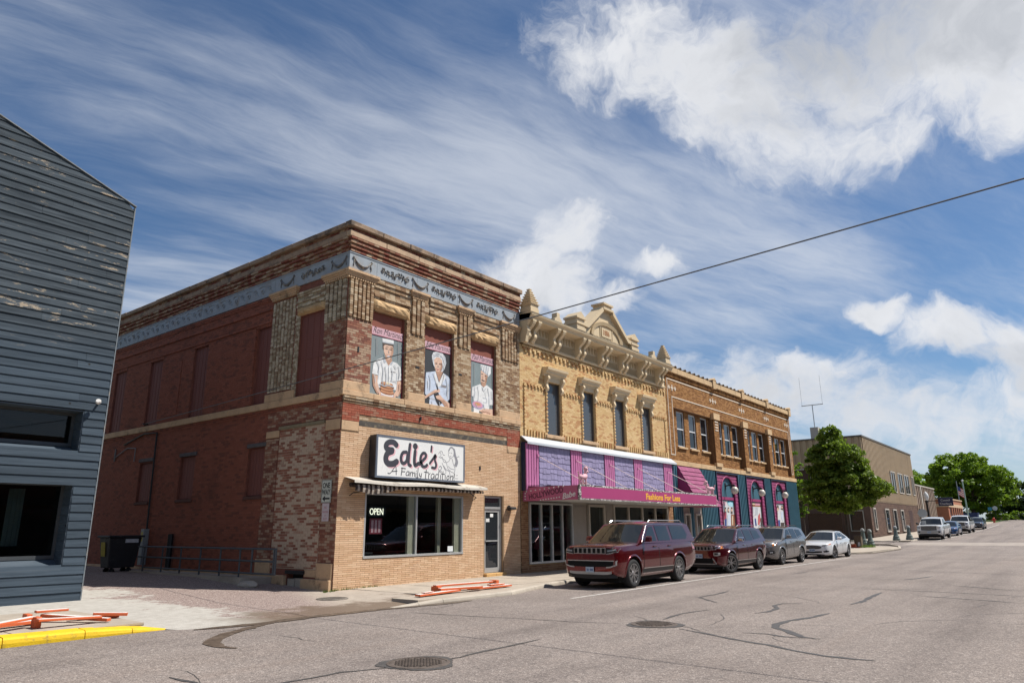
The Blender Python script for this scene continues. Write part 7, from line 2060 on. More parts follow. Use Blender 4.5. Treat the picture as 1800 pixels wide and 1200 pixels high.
def car(label, cat, X, Yc, p, group=None, yaw=0.0, name='parked_car'):
    """nose towards -X; X is the front axle, Yc the centre line"""
    L, W, wb, fo, R = p['L'], p['W'], p['wb'], p['fo'], p['R']
    t = thing(name, label, cat, (X, Yc, zg(X + wb / 2) + .002), group, yaw, local=True); t.scale = p['k'] if isinstance(p.get('k'), tuple) else (p.get('k', 1),) * 3
    slope = math.atan2(zg(X + wb) - zg(X), wb); t.rotation_euler = (0, -slope, yaw)
    PM = p['paint']; x0 = -fo                                          # local x: 0 at the front axle
    hw_ = W / 2
    tz = lambda tab, x: float(np.interp(x - x0, [a for a, b in tab], [b for a, b in tab]))
    zt = lambda x: tz(p['top'], x); zb = lambda x: tz(p['bot'], x); pw = lambda x: hw_ * tz(p['plan'], x)
    SEC = p.get('sec') or [(0.0, .90), (.06, .955), (.20, .985), (.40, 1.0), (.56, .995), (.72, .985), (.86, .965), (.95, .935), (.99, .88)]
    ST, SY = [a for a, b in SEC], [b for a, b in SEC]
    def hw(x, z):
        a, b = zb(x), zt(x); return pw(x) * float(np.interp((z - a) / (b - a), ST, SY))
    xs = sorted(set([x0 + v for v in (0, .04, .10, .18, .30, .45, .65, .9, 1.2, 1.6)] + list(np.linspace(x0 + 1.9, x0 + L - .9, 10)) + [x0 + L - v for v in (.6, .4, .25, .14, .06, 0)]))
    G = []
    for x in xs:
        a, b, w = zb(x), zt(x), pw(x); cr = p.get('crown', .035)
        half = [(w * s, a + (b - a) * q) for q, s in SEC] + [(w * .72, b + cr * .5), (w * .36, b + cr * .9)]
        ring = [(x, 0, a)] + [(x, -y, z) for y, z in half] + [(x, 0, b + cr)] + [(x, y, z) for y, z in half[::-1]]
        G.append(ring)
    m = MB(); m.grid(G, close=True); n = len(G[0])
    m.f += [list(range(n)), list(range(len(m.v) - n, len(m.v)))[::-1]]; m.i += [0, 0]
    body = m.build('body', [PM, C_WELL], t)
    bm = bmesh.new(); bm.from_mesh(body.data); bmesh.ops.recalc_face_normals(bm, faces=bm.faces); bm.to_mesh(body.data); bm.free()
    cut = MB(); cr = R * 1.16
    for ax in (0, wb):
        for s in (-1, 1): cut.cyl((ax, s * (hw_ + .2), R + .02), (ax, s * (hw_ - .36), R + .02), cr, n=28)
    co = cut.build('cutter', [C_WELL])
    bm = bmesh.new(); bm.from_mesh(co.data); bmesh.ops.recalc_face_normals(bm, faces=bm.faces); bm.to_mesh(co.data); bm.free()
    co.matrix_world = Matrix.Identity(4); body.parent = None; body.matrix_world = Matrix.Identity(4)
    md = body.modifiers.new('arches', 'BOOLEAN'); md.object = co; md.operation = 'DIFFERENCE'; md.solver = 'EXACT'; md.material_mode = 'TRANSFER'
    dg = bpy.context.evaluated_depsgraph_get(); me = bpy.data.meshes.new_from_object(body.evaluated_get(dg))
    body.modifiers.clear(); old = body.data; body.data = me; bpy.data.meshes.remove(old); bpy.data.objects.remove(co); body.parent = t
    me.polygons.foreach_set('use_smooth', [True] * len(me.polygons)); me.set_sharp_from_angle(angle=math.radians(32))
    # conforming patches
    def side_patch(nm, mat, xa, xb, za, zb_, off=.006, s=-1, nx=8, nz=6, parent=None, rake=0.0, arch=None):
        for sd in ((s,) if s else (-1, 1)):
            m = MB(); P = [[(x + rake * (z - za), sd * (hw(x + rake * (z - za), z) + off), z) for z in np.linspace(za, zb_, nz)] for x in np.linspace(xa, xb, nx)]; m.grid(P if sd < 0 else P[::-1]); o = m.build(nm, mat, parent or t, smooth=50)
        return o
    def xf(y, z):
        for x in np.linspace(x0, x0 + 1.2, 60):
            if pw(x) * float(np.interp((z - zb(x)) / (zt(x) - zb(x)), ST, SY)) >= abs(y) and zt(x) >= z: return x
        return x0 + 1.2
    def front_patch(nm, mat, pts, off=.012, parent=None, s=0, ny=8):
        """pts: list of (y, z_low, z_high)"""
        for sd in ((1, -1) if s else (1,)):
            m = MB(); ys = np.linspace(pts[0][0], pts[-1][0], ny)
            P = [[(xf(y, z) - off, sd * y, z) for z in np.linspace(np.interp(y, [q[0] for q in pts], [q[1] for q in pts]), np.interp(y, [q[0] for q in pts], [q[2] for q in pts]), 4)] for y in ys]
            b0 = [[(a[0] + off + .05, a[1], a[2]) for a in r] for r in P]
            m.grid(P)
            E = [r[0] for r in P] + [a for a in P[-1]] + [r[-1] for r in P[::-1]] + [a for a in P[0][::-1]]
            E2 = [r[0] for r in b0] + [a for a in b0[-1]] + [r[-1] for r in b0[::-1]] + [a for a in b0[0][::-1]]
            m.grid([[a, b] for a, b in zip(E, E2)]); m.build(nm, mat, parent or t)
    # doors
    for i, (xa, xb) in enumerate(p['doors']):
        for sd in (-1, 1):
            d = side_patch('door', PM, xa + .008, xb - .008, p['sill'], p['belt'] - .015, .007, sd)
            m = MB(); hx = xb - .26; hz = p['belt'] - .13; m.obox((hx, sd * (hw(hx, hz) + .028), hz), (.10, 0, 0), (0, .016, 0), (0, 0, .016)); bevel(m.build('door_handle', p.get('handle', PM), d), .008, 1)
            m = MB()
            for xx in (xa, xb): m.grid([[(xx - .009, sd * (hw(xx, z) + .003), z), (xx + .009, sd * (hw(xx, z) + .003), z)] for z in np.linspace(p['sill'], p['belt'] - .01, 6)])
            m.build('shut_line', C_WELL, d)
    if p.get('clad'):
        side_patch('sill_cladding', C_BLK, cr + .02, wb - cr - .02, p['sill'] - .11, p['sill'] - .005, .014, 0)
        side_patch('sill_strip', C_CHR, cr + .1, wb - cr - .02, p['sill'] + .01, p['sill'] + .035, .018, 0)
    # arch lips
    for ax in (0, wb):
        for sd in (-1, 1):
            m = MB(); rows = []
            for k in range(19):
                a = math.pi * (-.06 + 1.12 * k / 18); row = []
                for r, o in ((cr - .012, -.03), (cr - .006, .012), (cr + .045, .014), (cr + .055, .0)):
                    x, z = ax + r * math.cos(a), R + .02 + r * math.sin(a); row.append((x, sd * (hw(x, max(z, zb(x) + .01)) + o), z))
                rows.append(row)
            m.grid(rows); m.build('wheel_arch', p.get('arch', PM), t, smooth=60)
    # cabin
    gp = p['cab']; wbz = p['cabw'][0] / 2; wr = p['cabw'][1] / 2; zmax = max(z for x, z in gp); zmin = p['belt'] - .03
    wid = lambda z: wbz + (wr - wbz) * min(1, max(0, (z - zmin) / (zmax - zmin)))
    prof = []
    for (xa, za), (xb, zb_) in zip(gp, gp[1:]):
        for k in range(4): prof.append((xa + (xb - xa) * k / 4, za + (zb_ - za) * k / 4))
    prof.append(gp[-1]); S = [-1, -.97, -.85, -.6, -.3, 0, .3, .6, .85, .97, 1]
    iw = gp[1]; fcurve = lambda x, z, s: -.09 * (1 - s * s) * (1 if x <= iw[0] else max(0, 1 - (x - iw[0]) / 1.2))
    def cp(x, z, s, o=0): return (x + fcurve(x, z, s) - o * .75, s * wid(z), z + .045 * (1 - s * s) * min(1, max(0, (z - zmin) / (zmax - zmin))) + o * .55)
    m = MB(); m.grid([[cp(x, z, s) for s in S] for x, z in prof])
    for sd in (-1, 1):
        bot = [(x, sd * wid(zmin), zmin) for x, z in prof]; top = [cp(x, z, sd) for x, z in prof]
        m.grid([[a, b] if sd < 0 else [b, a] for a, b in zip(bot, top)])
    cabin = m.build('cabin', PM, t, smooth=40)
    (xa, za), (xb, zb_) = gp[0], gp[1]
    m = MB(); m.grid([[cp(xa + (xb - xa) * q, za + (zb_ - za) * q, s, .010) for s in np.linspace(-.93, .93, 9)] for q in np.linspace(.03, .95, 6)]); m.build('windscreen', C_GLS, cabin, smooth='all')
    (xa, za), (xb, zb_) = gp[-1], gp[-2]
    m = MB(); m.grid([[(xa + (xb - xa) * q + .02, s * wid(za + (zb_ - za) * q), za + (zb_ - za) * q + .03) for s in np.linspace(-.88, .88, 7)] for q in np.linspace(.2, .92, 4)]); m.build('rear_window', C_GLS, cabin)
    for poly in p['win']:
        for sd in (-1, 1):
            m = MB(); m.poly([(x, sd * (wid(z) + .009), z) for x, z in (poly if sd < 0 else poly[::-1])]); m.build('side_window', C_GLS, cabin)
    if p.get('winline'):
        for sd in (-1, 1): m = MB(); m.tube([(x, sd * (wid(z) + .012), z) for x, z in p['winline']], .009, 5); m.build('window_trim', C_CHR if p.get('chrome') else C_BLK, cabin)
    if p.get('rails'):
        for sd in (-1, 1):
            a, b = p['rails']; zt_ = zmax + .02; m = MB(); m.tube([(a, sd * (wr - .06), zt_ - .02), (a + .12, sd * (wr - .06), zt_ + .05), (b - .15, sd * (wr - .06), zt_ + .05), (b, sd * (wr - .06), zt_ - .03)], .015, 6); m.build('roof_rail', C_CHR if p.get('chrome') else C_BLK, t)
    # mirrors
    mx = p['mir']
    for sd in (-1, 1):
        m = MB(); y = sd * (hw_ + .10); z = p['belt'] + .10
        m.add([(mx - .07, y - .11, z - .07), (mx + .05, y - .12, z - .085), (mx + .05, y + .12, z - .085), (mx - .07, y + .10, z - .07), (mx - .05, y - .10, z + .05), (mx + .05, y - .12, z + .10), (mx + .05, y + .12, z + .10), (mx - .05, y + .09, z + .06)],
              [(0, 3, 2, 1), (4, 5, 6, 7), (0, 1, 5, 4), (1, 2, 6, 5), (2, 3, 7, 6), (3, 0, 4, 7)])
        mo = bevel(m.build('mirror', p.get('mirror', PM), t), .03, 2)
        m = MB(); m.cyl((mx + .02, sd * (hw_ - .06), z - .06), (mx, y, z - .05), .025, n=6); m.build('arm', C_BLK, mo)
    # underside and wheels
    m = MB(); m.box(x0 + .35, -hw_ * .78, .17, x0 + L - .3, hw_ * .78, .42); m.build('underbody_light_block', C_WELL, t)  # plain black box added under the floor to block light beneath the car
    ty, ri = wheel_mesh(R, p.get('tw', .25), p.get('spokes', 6))
    for ax in (0, wb):
        for sd in (-1, 1):
            w = link('wheel', None, t); w.empty_display_size = .1; w.location = (ax, sd * (hw_ - p.get('tw', .25) * .5 - .015), R)
            w.rotation_euler = (0, random.uniform(0, 6), (0 if sd < 0 else math.pi) + (p.get('steer', 0) if ax == 0 else 0))
            link('tyre', ty, w); link('rim', ri, w)
    # face
    p['face'](t, front_patch, xf, x0, hw_)
    # tail lamps
    for sd in (-1, 1):
        m = MB(); xe = x0 + L; z = p['belt']; m.grid([[(xe - .30 * q, sd * (hw(xe - .30 * q, zz) + .012), zz) for zz in (z - .28, z - .03)] for q in (0.1, .5, 1)]); m.build('tail_light', C_RED, t)
    return t


def plate(t, xf, y, z, off=.03):
    x = xf(y, z) - off; m = MB(); m.box(x - .006, y - .15, z - .078, x, y + .15, z + .078); q = m.build('number_plate', C_PLT, t)
    m = MB()
    for k in range(6):
        if k != 3: m.box(x - .008, y - .115 + k * .04, z - .035, x - .0065, y - .09 + k * .04, z + .03)
    m.build('plate_characters', PAINT['navy'], q, kind='stuff')


def slots(t, xf, n, y1, z0, z1, gap=.022, fr=C_SIL):
    """upright slot grille: framed dark openings"""
    w = 2 * y1 / n; xo = xf(y1 * .9, (z0 + z1) / 2)
    for k in range(n):
        a, b = -y1 + k * w + gap / 2, -y1 + (k + 1) * w - gap / 2; x = min(xf(abs((a + b) / 2), z0), xf(abs((a + b) / 2), z1)) - .022
        m = MB()
        for q in ((a, b, z0, z0 + .014), (a, b, z1 - .014, z1), (a, a + .014, z0 + .014, z1 - .014), (b - .014, b, z0 + .014, z1 - .014)): m.box(x, q[0], q[2], x + .12, q[1], q[3])
        g = m.build('grille_slot', fr, t); m = MB(); m.box(x + .012, a + .014, z0 + .014, x + .11, b - .014, z1 - .014); m.build('opening', C_WELL, g)


def face_big(t, fp, xf, x0, h):
    slots(t, xf, 7, .60, 1.00, 1.175)
    fp('headlight', C_BLK, [(.615, 1.00, 1.175), (.80, 1.03, 1.19), (.985, 1.07, 1.20)], .016, None, 1)
    fp('headlight_lens', C_LAMP, [(.66, 1.06, 1.10), (.80, 1.07, 1.12), (.93, 1.10, 1.14)], .024, None, 1); fp('headlight_trim', C_CHR, [(.615, .985, 1.0), (.80, 1.005, 1.03), (.985, 1.05, 1.075)], .022, None, 1)
    fp('lower_grille', C_WELL, [(-.93, .64, .80), (0, .62, .80), (.93, .64, .80)], .010, None, 0, 14)
    for z in (.79,): fp('bumper_trim', C_SIL, [(-.97, z, z + .025), (0, z, z + .025), (.97, z, z + .025)], .02, None, 0, 14)
    fp('fog_trim', C_SIL, [(.60, .60, .635), (.75, .61, .645), (.95, .67, .70)], .022, None, 1); fp('fog_trim', C_SIL, [(.925, .68, .80), (.96, .68, .80)], .022, None, 1, 2)
    fp('skid_plate', C_SIL, [(-.78, .44, .50), (-.6, .41, .49), (0, .41, .49), (.6, .41, .49), (.78, .44, .50)], .012, None, 0, 12); fp('valance', C_BLK, [(-.9, .32, .42), (0, .28, .41), (.9, .32, .42)], .006, None, 0, 10)
    plate(t, xf, 0, .545); x = x0
    o = text_obj('WAGONEER', .105, C_CHR, None, face_side(x0 + .12, .0, 1.205) , align='CENTER', xs=1.5, extrude=.006); o.parent = t


def face_mid(t, fp, xf, x0, h):
    slots(t, xf, 7, .50, .87, 1.02)
    fp('headlight', C_LAMP, [(.52, .88, 1.03), (.70, .90, 1.045), (.90, .94, 1.05)], .014, None, 1); fp('headlight_cell', C_BLK, [(.60, .92, 1.0), (.70, .93, 1.01)], .02, None, 1, 3); fp('turn_light', C_AMB, [(.84, .93, 1.03), (.905, .95, 1.04)], .02, None, 1, 3)
    fp('lower_grille', C_WELL, [(-.56, .40, .58), (0, .39, .58), (.56, .40, .58)], .014, None, 0, 10); fp('intake_trim', C_SIL, [(-.66, .36, .385), (0, .355, .38), (.66, .36, .385)], .02, None, 0, 10)
    for s in (1,): fp('intake_trim', C_SIL, [(.55, .55, .60), (.64, .44, .50), (.69, .36, .40)], .02, None, 1, 5)
    fp('fog_light', C_SIL, [(.60, .68, .80), (.72, .66, .80), (.84, .70, .79)], .016, None, 1); fp('fog_lens', C_BLK, [(.64, .715, .775), (.79, .72, .77)], .022, None, 1, 4)
    fp('valance', C_BLK, [(-.8, .27, .35), (0, .25, .35), (.8, .27, .35)], .006, None, 0, 8); plate(t, xf, .0, .66)
    o = text_obj('Jeep', .11, C_CHR, None, face_side(x0 + .05, .0, 1.035), align='CENTER', extrude=.005); o.parent = t


def face_soft(t, fp, xf, x0, h):
    fp('grille', C_WELL, [(-.42, .80, .90), (0, .78, .92), (.42, .80, .90)], .012, None, 0, 9)
    for z in (.83, .87): fp('grille_bar', C_SIL, [(-.44, z, z + .014), (.44, z, z + .014)], .02, None, 0, 9)
    fp('headlight', C_LAMP, [(.46, .80, .90), (.62, .78, .95), (.85, .85, 1.0)], .014, None, 1); fp('turn_light', C_AMB, [(.76, .84, .98), (.86, .88, 1.01)], .02, None, 1, 3)
    fp('lower_grille', C_WELL, [(-.5, .44, .56), (.5, .44, .56)], .012, None, 0, 8); fp('fog_light', C_BLK, [(.58, .50, .62), (.72, .48, .64), (.84, .53, .64)], .014, None, 1); fp('fog_lens', C_LAMP, [(.65, .53, .60), (.76, .53, .60)], .022, None, 1, 3)
    fp('valance', C_BLK, [(-.8, .26, .36), (0, .25, .36), (.8, .26, .36)], .006, None, 0, 8); plate(t, xf, 0, .66)


def face_sedan(t, fp, xf, x0, h):
    fp('grille', C_WELL, [(-.50, .60, .62), (-.40, .54, .68), (0, .51, .70), (.40, .54, .68), (.50, .60, .62)], .012, None, 0, 15)
    for z in (.57, .605, .64): fp('grille_bar', C_SIL, [(-.43, z, z + .010), (.43, z, z + .010)], .020, None, 0, 11)
    fp('headlight', C_LAMP, [(.50, .66, .72), (.68, .68, .765), (.84, .74, .80)], .014, None, 1); fp('headlight_cell', C_BLK, [(.54, .68, .71), (.74, .715, .755)], .02, None, 1, 5); fp('turn_light', C_AMB, [(.78, .72, .80), (.855, .75, .815)], .02, None, 1, 3)
    fp('lower_grille', C_WELL, [(-.50, .34, .41), (0, .30, .40), (.50, .34, .41)], .012, None, 0, 10); fp('fog_light', C_BLK, [(.58, .34, .43), (.72, .35, .46), (.82, .39, .42)], .014, None, 1); fp('valance', C_BLK, [(-.8, .19, .23), (0, .18, .23), (.8, .19, .23)], .006, None, 0, 8); plate(t, xf, 0, .46)


def face_pick(t, fp, xf, x0, h):
    fp('grille', C_WELL, [(-.62, .82, 1.16), (0, .80, 1.18), (.62, .82, 1.16)], .014, None, 0, 10)
    for z in (.88, .97, 1.06): fp('grille_bar', C_SIL, [(-.6, z, z + .03), (.6, z, z + .03)], .024, None, 0, 8)
    fp('grille_trim', C_SIL, [(-.68, 1.165, 1.20), (.68, 1.165, 1.20)], .024, None, 0, 8); fp('headlight', C_LAMP, [(.68, .95, 1.18), (.80, .96, 1.18), (.95, 1.0, 1.16)], .014, None, 1)
    fp('bumper', C_SIL, [(-.96, .56, .76), (0, .55, .78), (.96, .56, .76)], .03, None, 0, 12); fp('fog_light', C_BLK, [(.72, .60, .74), (.88, .60, .74)], .04, None, 1, 4); fp('valance', C_BLK, [(-.85, .36, .52), (.85, .36, .52)], .01, None, 0, 8); plate(t, xf, 0, .64, .05)


SUVPLAN = [(0, .84), (.05, .90), (.12, .945), (.25, .975), (.6, 1.0), (4.0, 1.0), (4.6, .985), (5.0, .96), (5.5, .93)]
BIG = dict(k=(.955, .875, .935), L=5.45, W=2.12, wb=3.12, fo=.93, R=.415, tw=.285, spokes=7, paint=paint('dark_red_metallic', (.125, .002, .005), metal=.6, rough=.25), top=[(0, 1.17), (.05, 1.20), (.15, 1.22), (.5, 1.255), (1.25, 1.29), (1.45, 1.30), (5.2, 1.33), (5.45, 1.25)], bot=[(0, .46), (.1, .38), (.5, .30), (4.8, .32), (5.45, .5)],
           plan=[(0, .86), (.05, .92), (.12, .955), (.25, .98), (.6, 1.0), (4.6, 1.0), (5.1, .985), (5.45, .93)], belt=1.30, sill=.52, clad=True, doors=[(.62, 1.66), (1.68, 2.70)], cab=[(.42, 1.27), (1.22, 1.84), (2.0, 1.905), (3.9, 1.90), (4.28, 1.84), (4.50, 1.27)], cabw=(2.0, 1.62), mir=.78, chrome=True, rails=(1.5, 4.0), mirror=None,
           win=[[(.78, 1.34), (1.62, 1.34), (1.60, 1.79), (1.30, 1.77)], [(1.76, 1.34), (2.62, 1.34), (2.60, 1.80), (1.74, 1.80)], [(2.80, 1.36), (3.85, 1.36), (4.02, 1.50), (3.86, 1.79), (2.78, 1.80)]], winline=[(.66, 1.31), (1.26, 1.83), (1.7, 1.852), (3.9, 1.835)], face=face_big)
BIG['mirror'] = BIG['paint']
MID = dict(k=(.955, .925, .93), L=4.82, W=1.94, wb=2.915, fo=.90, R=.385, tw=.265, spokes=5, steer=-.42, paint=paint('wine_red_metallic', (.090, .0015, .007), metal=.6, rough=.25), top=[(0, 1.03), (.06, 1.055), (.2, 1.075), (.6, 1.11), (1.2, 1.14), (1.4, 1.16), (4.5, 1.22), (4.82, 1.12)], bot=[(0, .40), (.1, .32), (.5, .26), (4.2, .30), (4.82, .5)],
           plan=[(0, .78), (.05, .85), (.13, .92), (.28, .965), (.65, 1.0), (4.0, 1.0), (4.5, .97), (4.82, .90)], belt=1.17, sill=.45, clad=True, doors=[(.62, 1.60), (1.62, 2.52)], cab=[(.34, 1.13), (1.20, 1.66), (1.95, 1.745), (3.1, 1.72), (3.62, 1.64), (3.86, 1.15)], cabw=(1.82, 1.42), mir=.74, chrome=True, rails=(1.4, 3.3), mirror=C_CHR, handle=C_CHR,
           win=[[(.76, 1.20), (1.56, 1.20), (1.54, 1.62), (1.28, 1.61)], [(1.68, 1.20), (2.46, 1.21), (2.40, 1.625), (1.66, 1.63)], [(2.58, 1.23), (3.40, 1.30), (3.22, 1.60), (2.52, 1.62)]], winline=[(.62, 1.165), (1.22, 1.655), (1.7, 1.685), (3.2, 1.65)], face=face_mid)
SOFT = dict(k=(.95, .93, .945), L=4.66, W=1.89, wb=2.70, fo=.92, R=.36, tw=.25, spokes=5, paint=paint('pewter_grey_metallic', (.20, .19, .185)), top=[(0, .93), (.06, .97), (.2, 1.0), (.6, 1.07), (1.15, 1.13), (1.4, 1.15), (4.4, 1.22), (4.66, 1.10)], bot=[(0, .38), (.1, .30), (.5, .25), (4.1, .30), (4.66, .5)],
            plan=[(0, .62), (.05, .74), (.13, .84), (.30, .93), (.7, .99), (1.2, 1.0), (3.9, 1.0), (4.4, .96), (4.66, .86)], belt=1.15, sill=.42, doors=[(.60, 1.52), (1.54, 2.40)], cab=[(.22, 1.10), (1.10, 1.62), (1.8, 1.70), (2.9, 1.68), (3.45, 1.60), (3.68, 1.14)], cabw=(1.78, 1.38), mir=.66, rails=(1.3, 3.1), arch=None,
            win=[[(.64, 1.19), (1.48, 1.19), (1.46, 1.59), (1.18, 1.58)], [(1.60, 1.19), (2.34, 1.20), (2.28, 1.60), (1.58, 1.60)], [(2.46, 1.22), (3.20, 1.34), (3.02, 1.56), (2.40, 1.58)]], winline=[(.6, 1.165), (2.4, 1.175), (3.3, 1.32)], face=face_soft)
SOFT['arch'] = SOFT['paint']
SEDAN = dict(k=(.96, .94, .93), L=4.87, W=1.85, wb=2.85, fo=.97, R=.335, tw=.235, spokes=5, steer=-.30, paint=paint('white_paint', (.70, .71, .72), metal=0.0, rough=.4), top=[(0, .70), (.05, .74), (.15, .78), (.5, .86), (1.0, .93), (1.25, .955), (4.0, 1.0), (4.6, .98), (4.87, .88)], bot=[(0, .26), (.1, .21), (.5, .19), (4.2, .24), (4.87, .42)],
             plan=[(0, .58), (.05, .72), (.13, .83), (.30, .92), (.7, .99), (1.2, 1.0), (3.9, .99), (4.5, .94), (4.87, .84)], belt=.96, sill=.32, doors=[(.58, 1.56), (1.58, 2.44)], cab=[(.26, .93), (1.18, 1.40), (1.75, 1.465), (2.45, 1.44), (3.25, 1.15), (3.55, .98)], cabw=(1.70, 1.20), mir=.70,
             win=[[(.68, .995), (1.50, 1.0), (1.46, 1.36), (1.30, 1.34)], [(1.60, 1.0), (2.34, 1.02), (2.30, 1.33), (1.56, 1.36)], [(2.42, 1.03), (2.92, 1.08), (2.38, 1.30)]], winline=[(.55, .975), (1.25, 1.365), (1.75, 1.40), (2.4, 1.35), (3.0, 1.09)], face=face_sedan)
PICK = dict(L=5.89, W=2.06, wb=3.75, fo=.95, R=.40, tw=.27, spokes=6, k=.97, paint=SEDAN['paint'], top=[(0, 1.19), (.05, 1.22), (.3, 1.25), (1.2, 1.28), (5.6, 1.32), (5.89, 1.30)], bot=[(0, .50), (.1, .42), (.5, .36), (5.2, .42), (5.89, .6)], plan=[(0, .86), (.05, .92), (.15, .96), (.4, 1.0), (5.6, 1.0), (5.89, .97)], belt=1.27, sill=.55, doors=[(.66, 1.62), (1.64, 2.5)],
            cab=[(.48, 1.24), (1.22, 1.80), (1.9, 1.90), (2.5, 1.90), (2.75, 1.84), (2.86, 1.27)], cabw=(1.92, 1.56), mir=.78, mirror=C_BLK, win=[[(.84, 1.31), (1.58, 1.31), (1.56, 1.77), (1.30, 1.76)], [(1.70, 1.31), (2.45, 1.31), (2.45, 1.77), (1.68, 1.78)]], face=face_pick)
BLUE = dict(SEDAN, paint=paint('mid_blue_metallic', (.012, .07, .21)), steer=0); GREY2 = dict(SOFT, paint=paint('slate_blue_metallic', (.035, .05, .075)), arch=None); GREY2['arch'] = GREY2['paint']
for _n, _v in (('top', .88), ('bot', .95)): GREY2[_n] = [(a, b * _v) for a, b in SOFT[_n]]
GREY2.update(belt=1.03, cab=[(a, b * .89) for a, b in SOFT['cab']], win=[[(a, b * .89) for a, b in q] for q in SOFT['win']], winline=[(a, b * .89) for a, b in SOFT['winline']], face=face_sedan, rails=None)
GR = 'vehicles parked along the kerb'
car('large dark red SUV with a seven slot grille, nearest of the parked cars', 'car', 6.14, -4.66, BIG, GR, math.radians(.4))
car('wine red SUV with chrome mirrors and front wheels turned, parked behind the large red SUV', 'car', 13.72, -4.57, MID, GR, math.radians(-.8))
car('pewter grey SUV parked between the wine red SUV and the white sedan', 'car', 20.50, -4.24, SOFT, GR, math.radians(-1.5))
car('white sedan with a wide dark grille parked before the corner pavement', 'car', 27.90, -4.52, SEDAN, GR, math.radians(-.6))
car('white pickup truck with a big dark grille parked beyond the side street', 'pickup truck', 61.2, -5.00, PICK, GR, name='parked_pickup')
car('blue sedan parked between two white pickup trucks', 'car', 71.6, -5.0, BLUE, GR)
P2 = dict(PICK); car('white pickup truck parked behind the blue sedan', 'pickup truck', 81.0, -4.95, P2, GR, name='parked_pickup')
car('dark slate blue car, farthest of the parked row', 'car', 95.8, -5.0, GREY2, GR)

# ================================================================== trees
def leaf_mat(name, cols, trans=.45):
    m, nt, b = new_mat(name)
    g = nd(nt, 'ShaderNodeNewGeometry'); c = ramp(nt, g.outputs['Random Per Island'], [(k / (len(cols) - 1), x) for k, x in enumerate(cols)])
    c = mixc(nt, .6, c, ramp(nt, tex_noise(nt, .55, 3, .6), [(.32, (.50, .56, .45)), (.68, (1, 1, 1))]), 'MULTIPLY')
    nt.links.new(c, b.inputs['Base Color']); b.inputs['Roughness'].default_value = .5; b.inputs['Specular IOR Level'].default_value = .3
    t = nd(nt, 'ShaderNodeBsdfTranslucent'); nt.links.new(mixc(nt, .5, c, (.25, .38, .03)), t.inputs[0])
    mx = nd(nt, 'ShaderNodeMixShader'); mx.inputs[0].default_value = trans
    nt.links.new(b.outputs[0], mx.inputs[1]); nt.links.new(t.outputs[0], mx.inputs[2]); nt.links.new(mx.outputs[0], nt.nodes['Material Output'].inputs[0])
    return m


M_BARK = pm((.075, .058, .045), .95, .35, 6, bump=.8, bscale=14, name='bark', stretch=(1, 1, .25))
LF = {'maple': leaf_mat('maple_leaves', [(.075, .12, .014), (.13, .19, .022), (.18, .25, .032), (.24, .31, .05)]), 'bright': leaf_mat('bright_green_leaves', [(.10, .18, .012), (.15, .25, .018), (.20, .31, .025)]),
      'dark': leaf_mat('dark_green_leaves', [(.012, .032, .008), (.022, .050, .010), (.035, .068, .012)], .3), 'lime': leaf_mat('lime_leaves', [(.12, .22, .02), (.17, .28, .03)]), 'red': leaf_mat('purple_red_leaves', [(.06, .022, .02), (.10, .035, .03)], .3)}


def leaves(name, mat, clumps, per, size, parent, flat=.55, up=.0):
    """leaf-sized faces scattered over and inside many clumps"""
    C = np.array(clumps); n = len(C) * per
    c = np.repeat(C[:, :3], per, 0); r = np.repeat(C[:, 3], per)
    d = RNG.normal(size=(n, 3)); d /= np.linalg.norm(d, axis=1)[:, None]; d[:, 2] = np.where(d[:, 2] < -.25, -d[:, 2] * .6, d[:, 2])
    rad = r * (RNG.uniform(.25, 1.0, n) ** .45); p = c + d * rad[:, None] * np.array([1, 1, .8]) + RNG.normal(size=(n, 3)) * .05 * r[:, None]
    nn = d * flat + RNG.normal(size=(n, 3)) * .45 + np.array([0, 0, up]); nn /= np.linalg.norm(nn, axis=1)[:, None]
    a = np.cross(nn, RNG.normal(size=(n, 3))); a /= np.linalg.norm(a, axis=1)[:, None]; b = np.cross(nn, a)
    s = size * RNG.uniform(.6, 1.35, n)[:, None]
    V = np.stack([p - a * s * .5, p + b * s * .36 + nn * s * .08, p + a * s * .6, p - b * s * .36 + nn * s * .08], 1)
    me = bpy.data.meshes.new(name); me.vertices.add(n * 4); me.vertices.foreach_set('co', V.reshape(-1))
    F = np.arange(n * 4, dtype=np.int32); me.loops.add(n * 4); me.loops.foreach_set('vertex_index', F); me.polygons.add(n); me.polygons.foreach_set('loop_start', F[::4].copy())
    me.materials.append(mat); me.update(calc_edges=True)
    return link(name, me, parent)


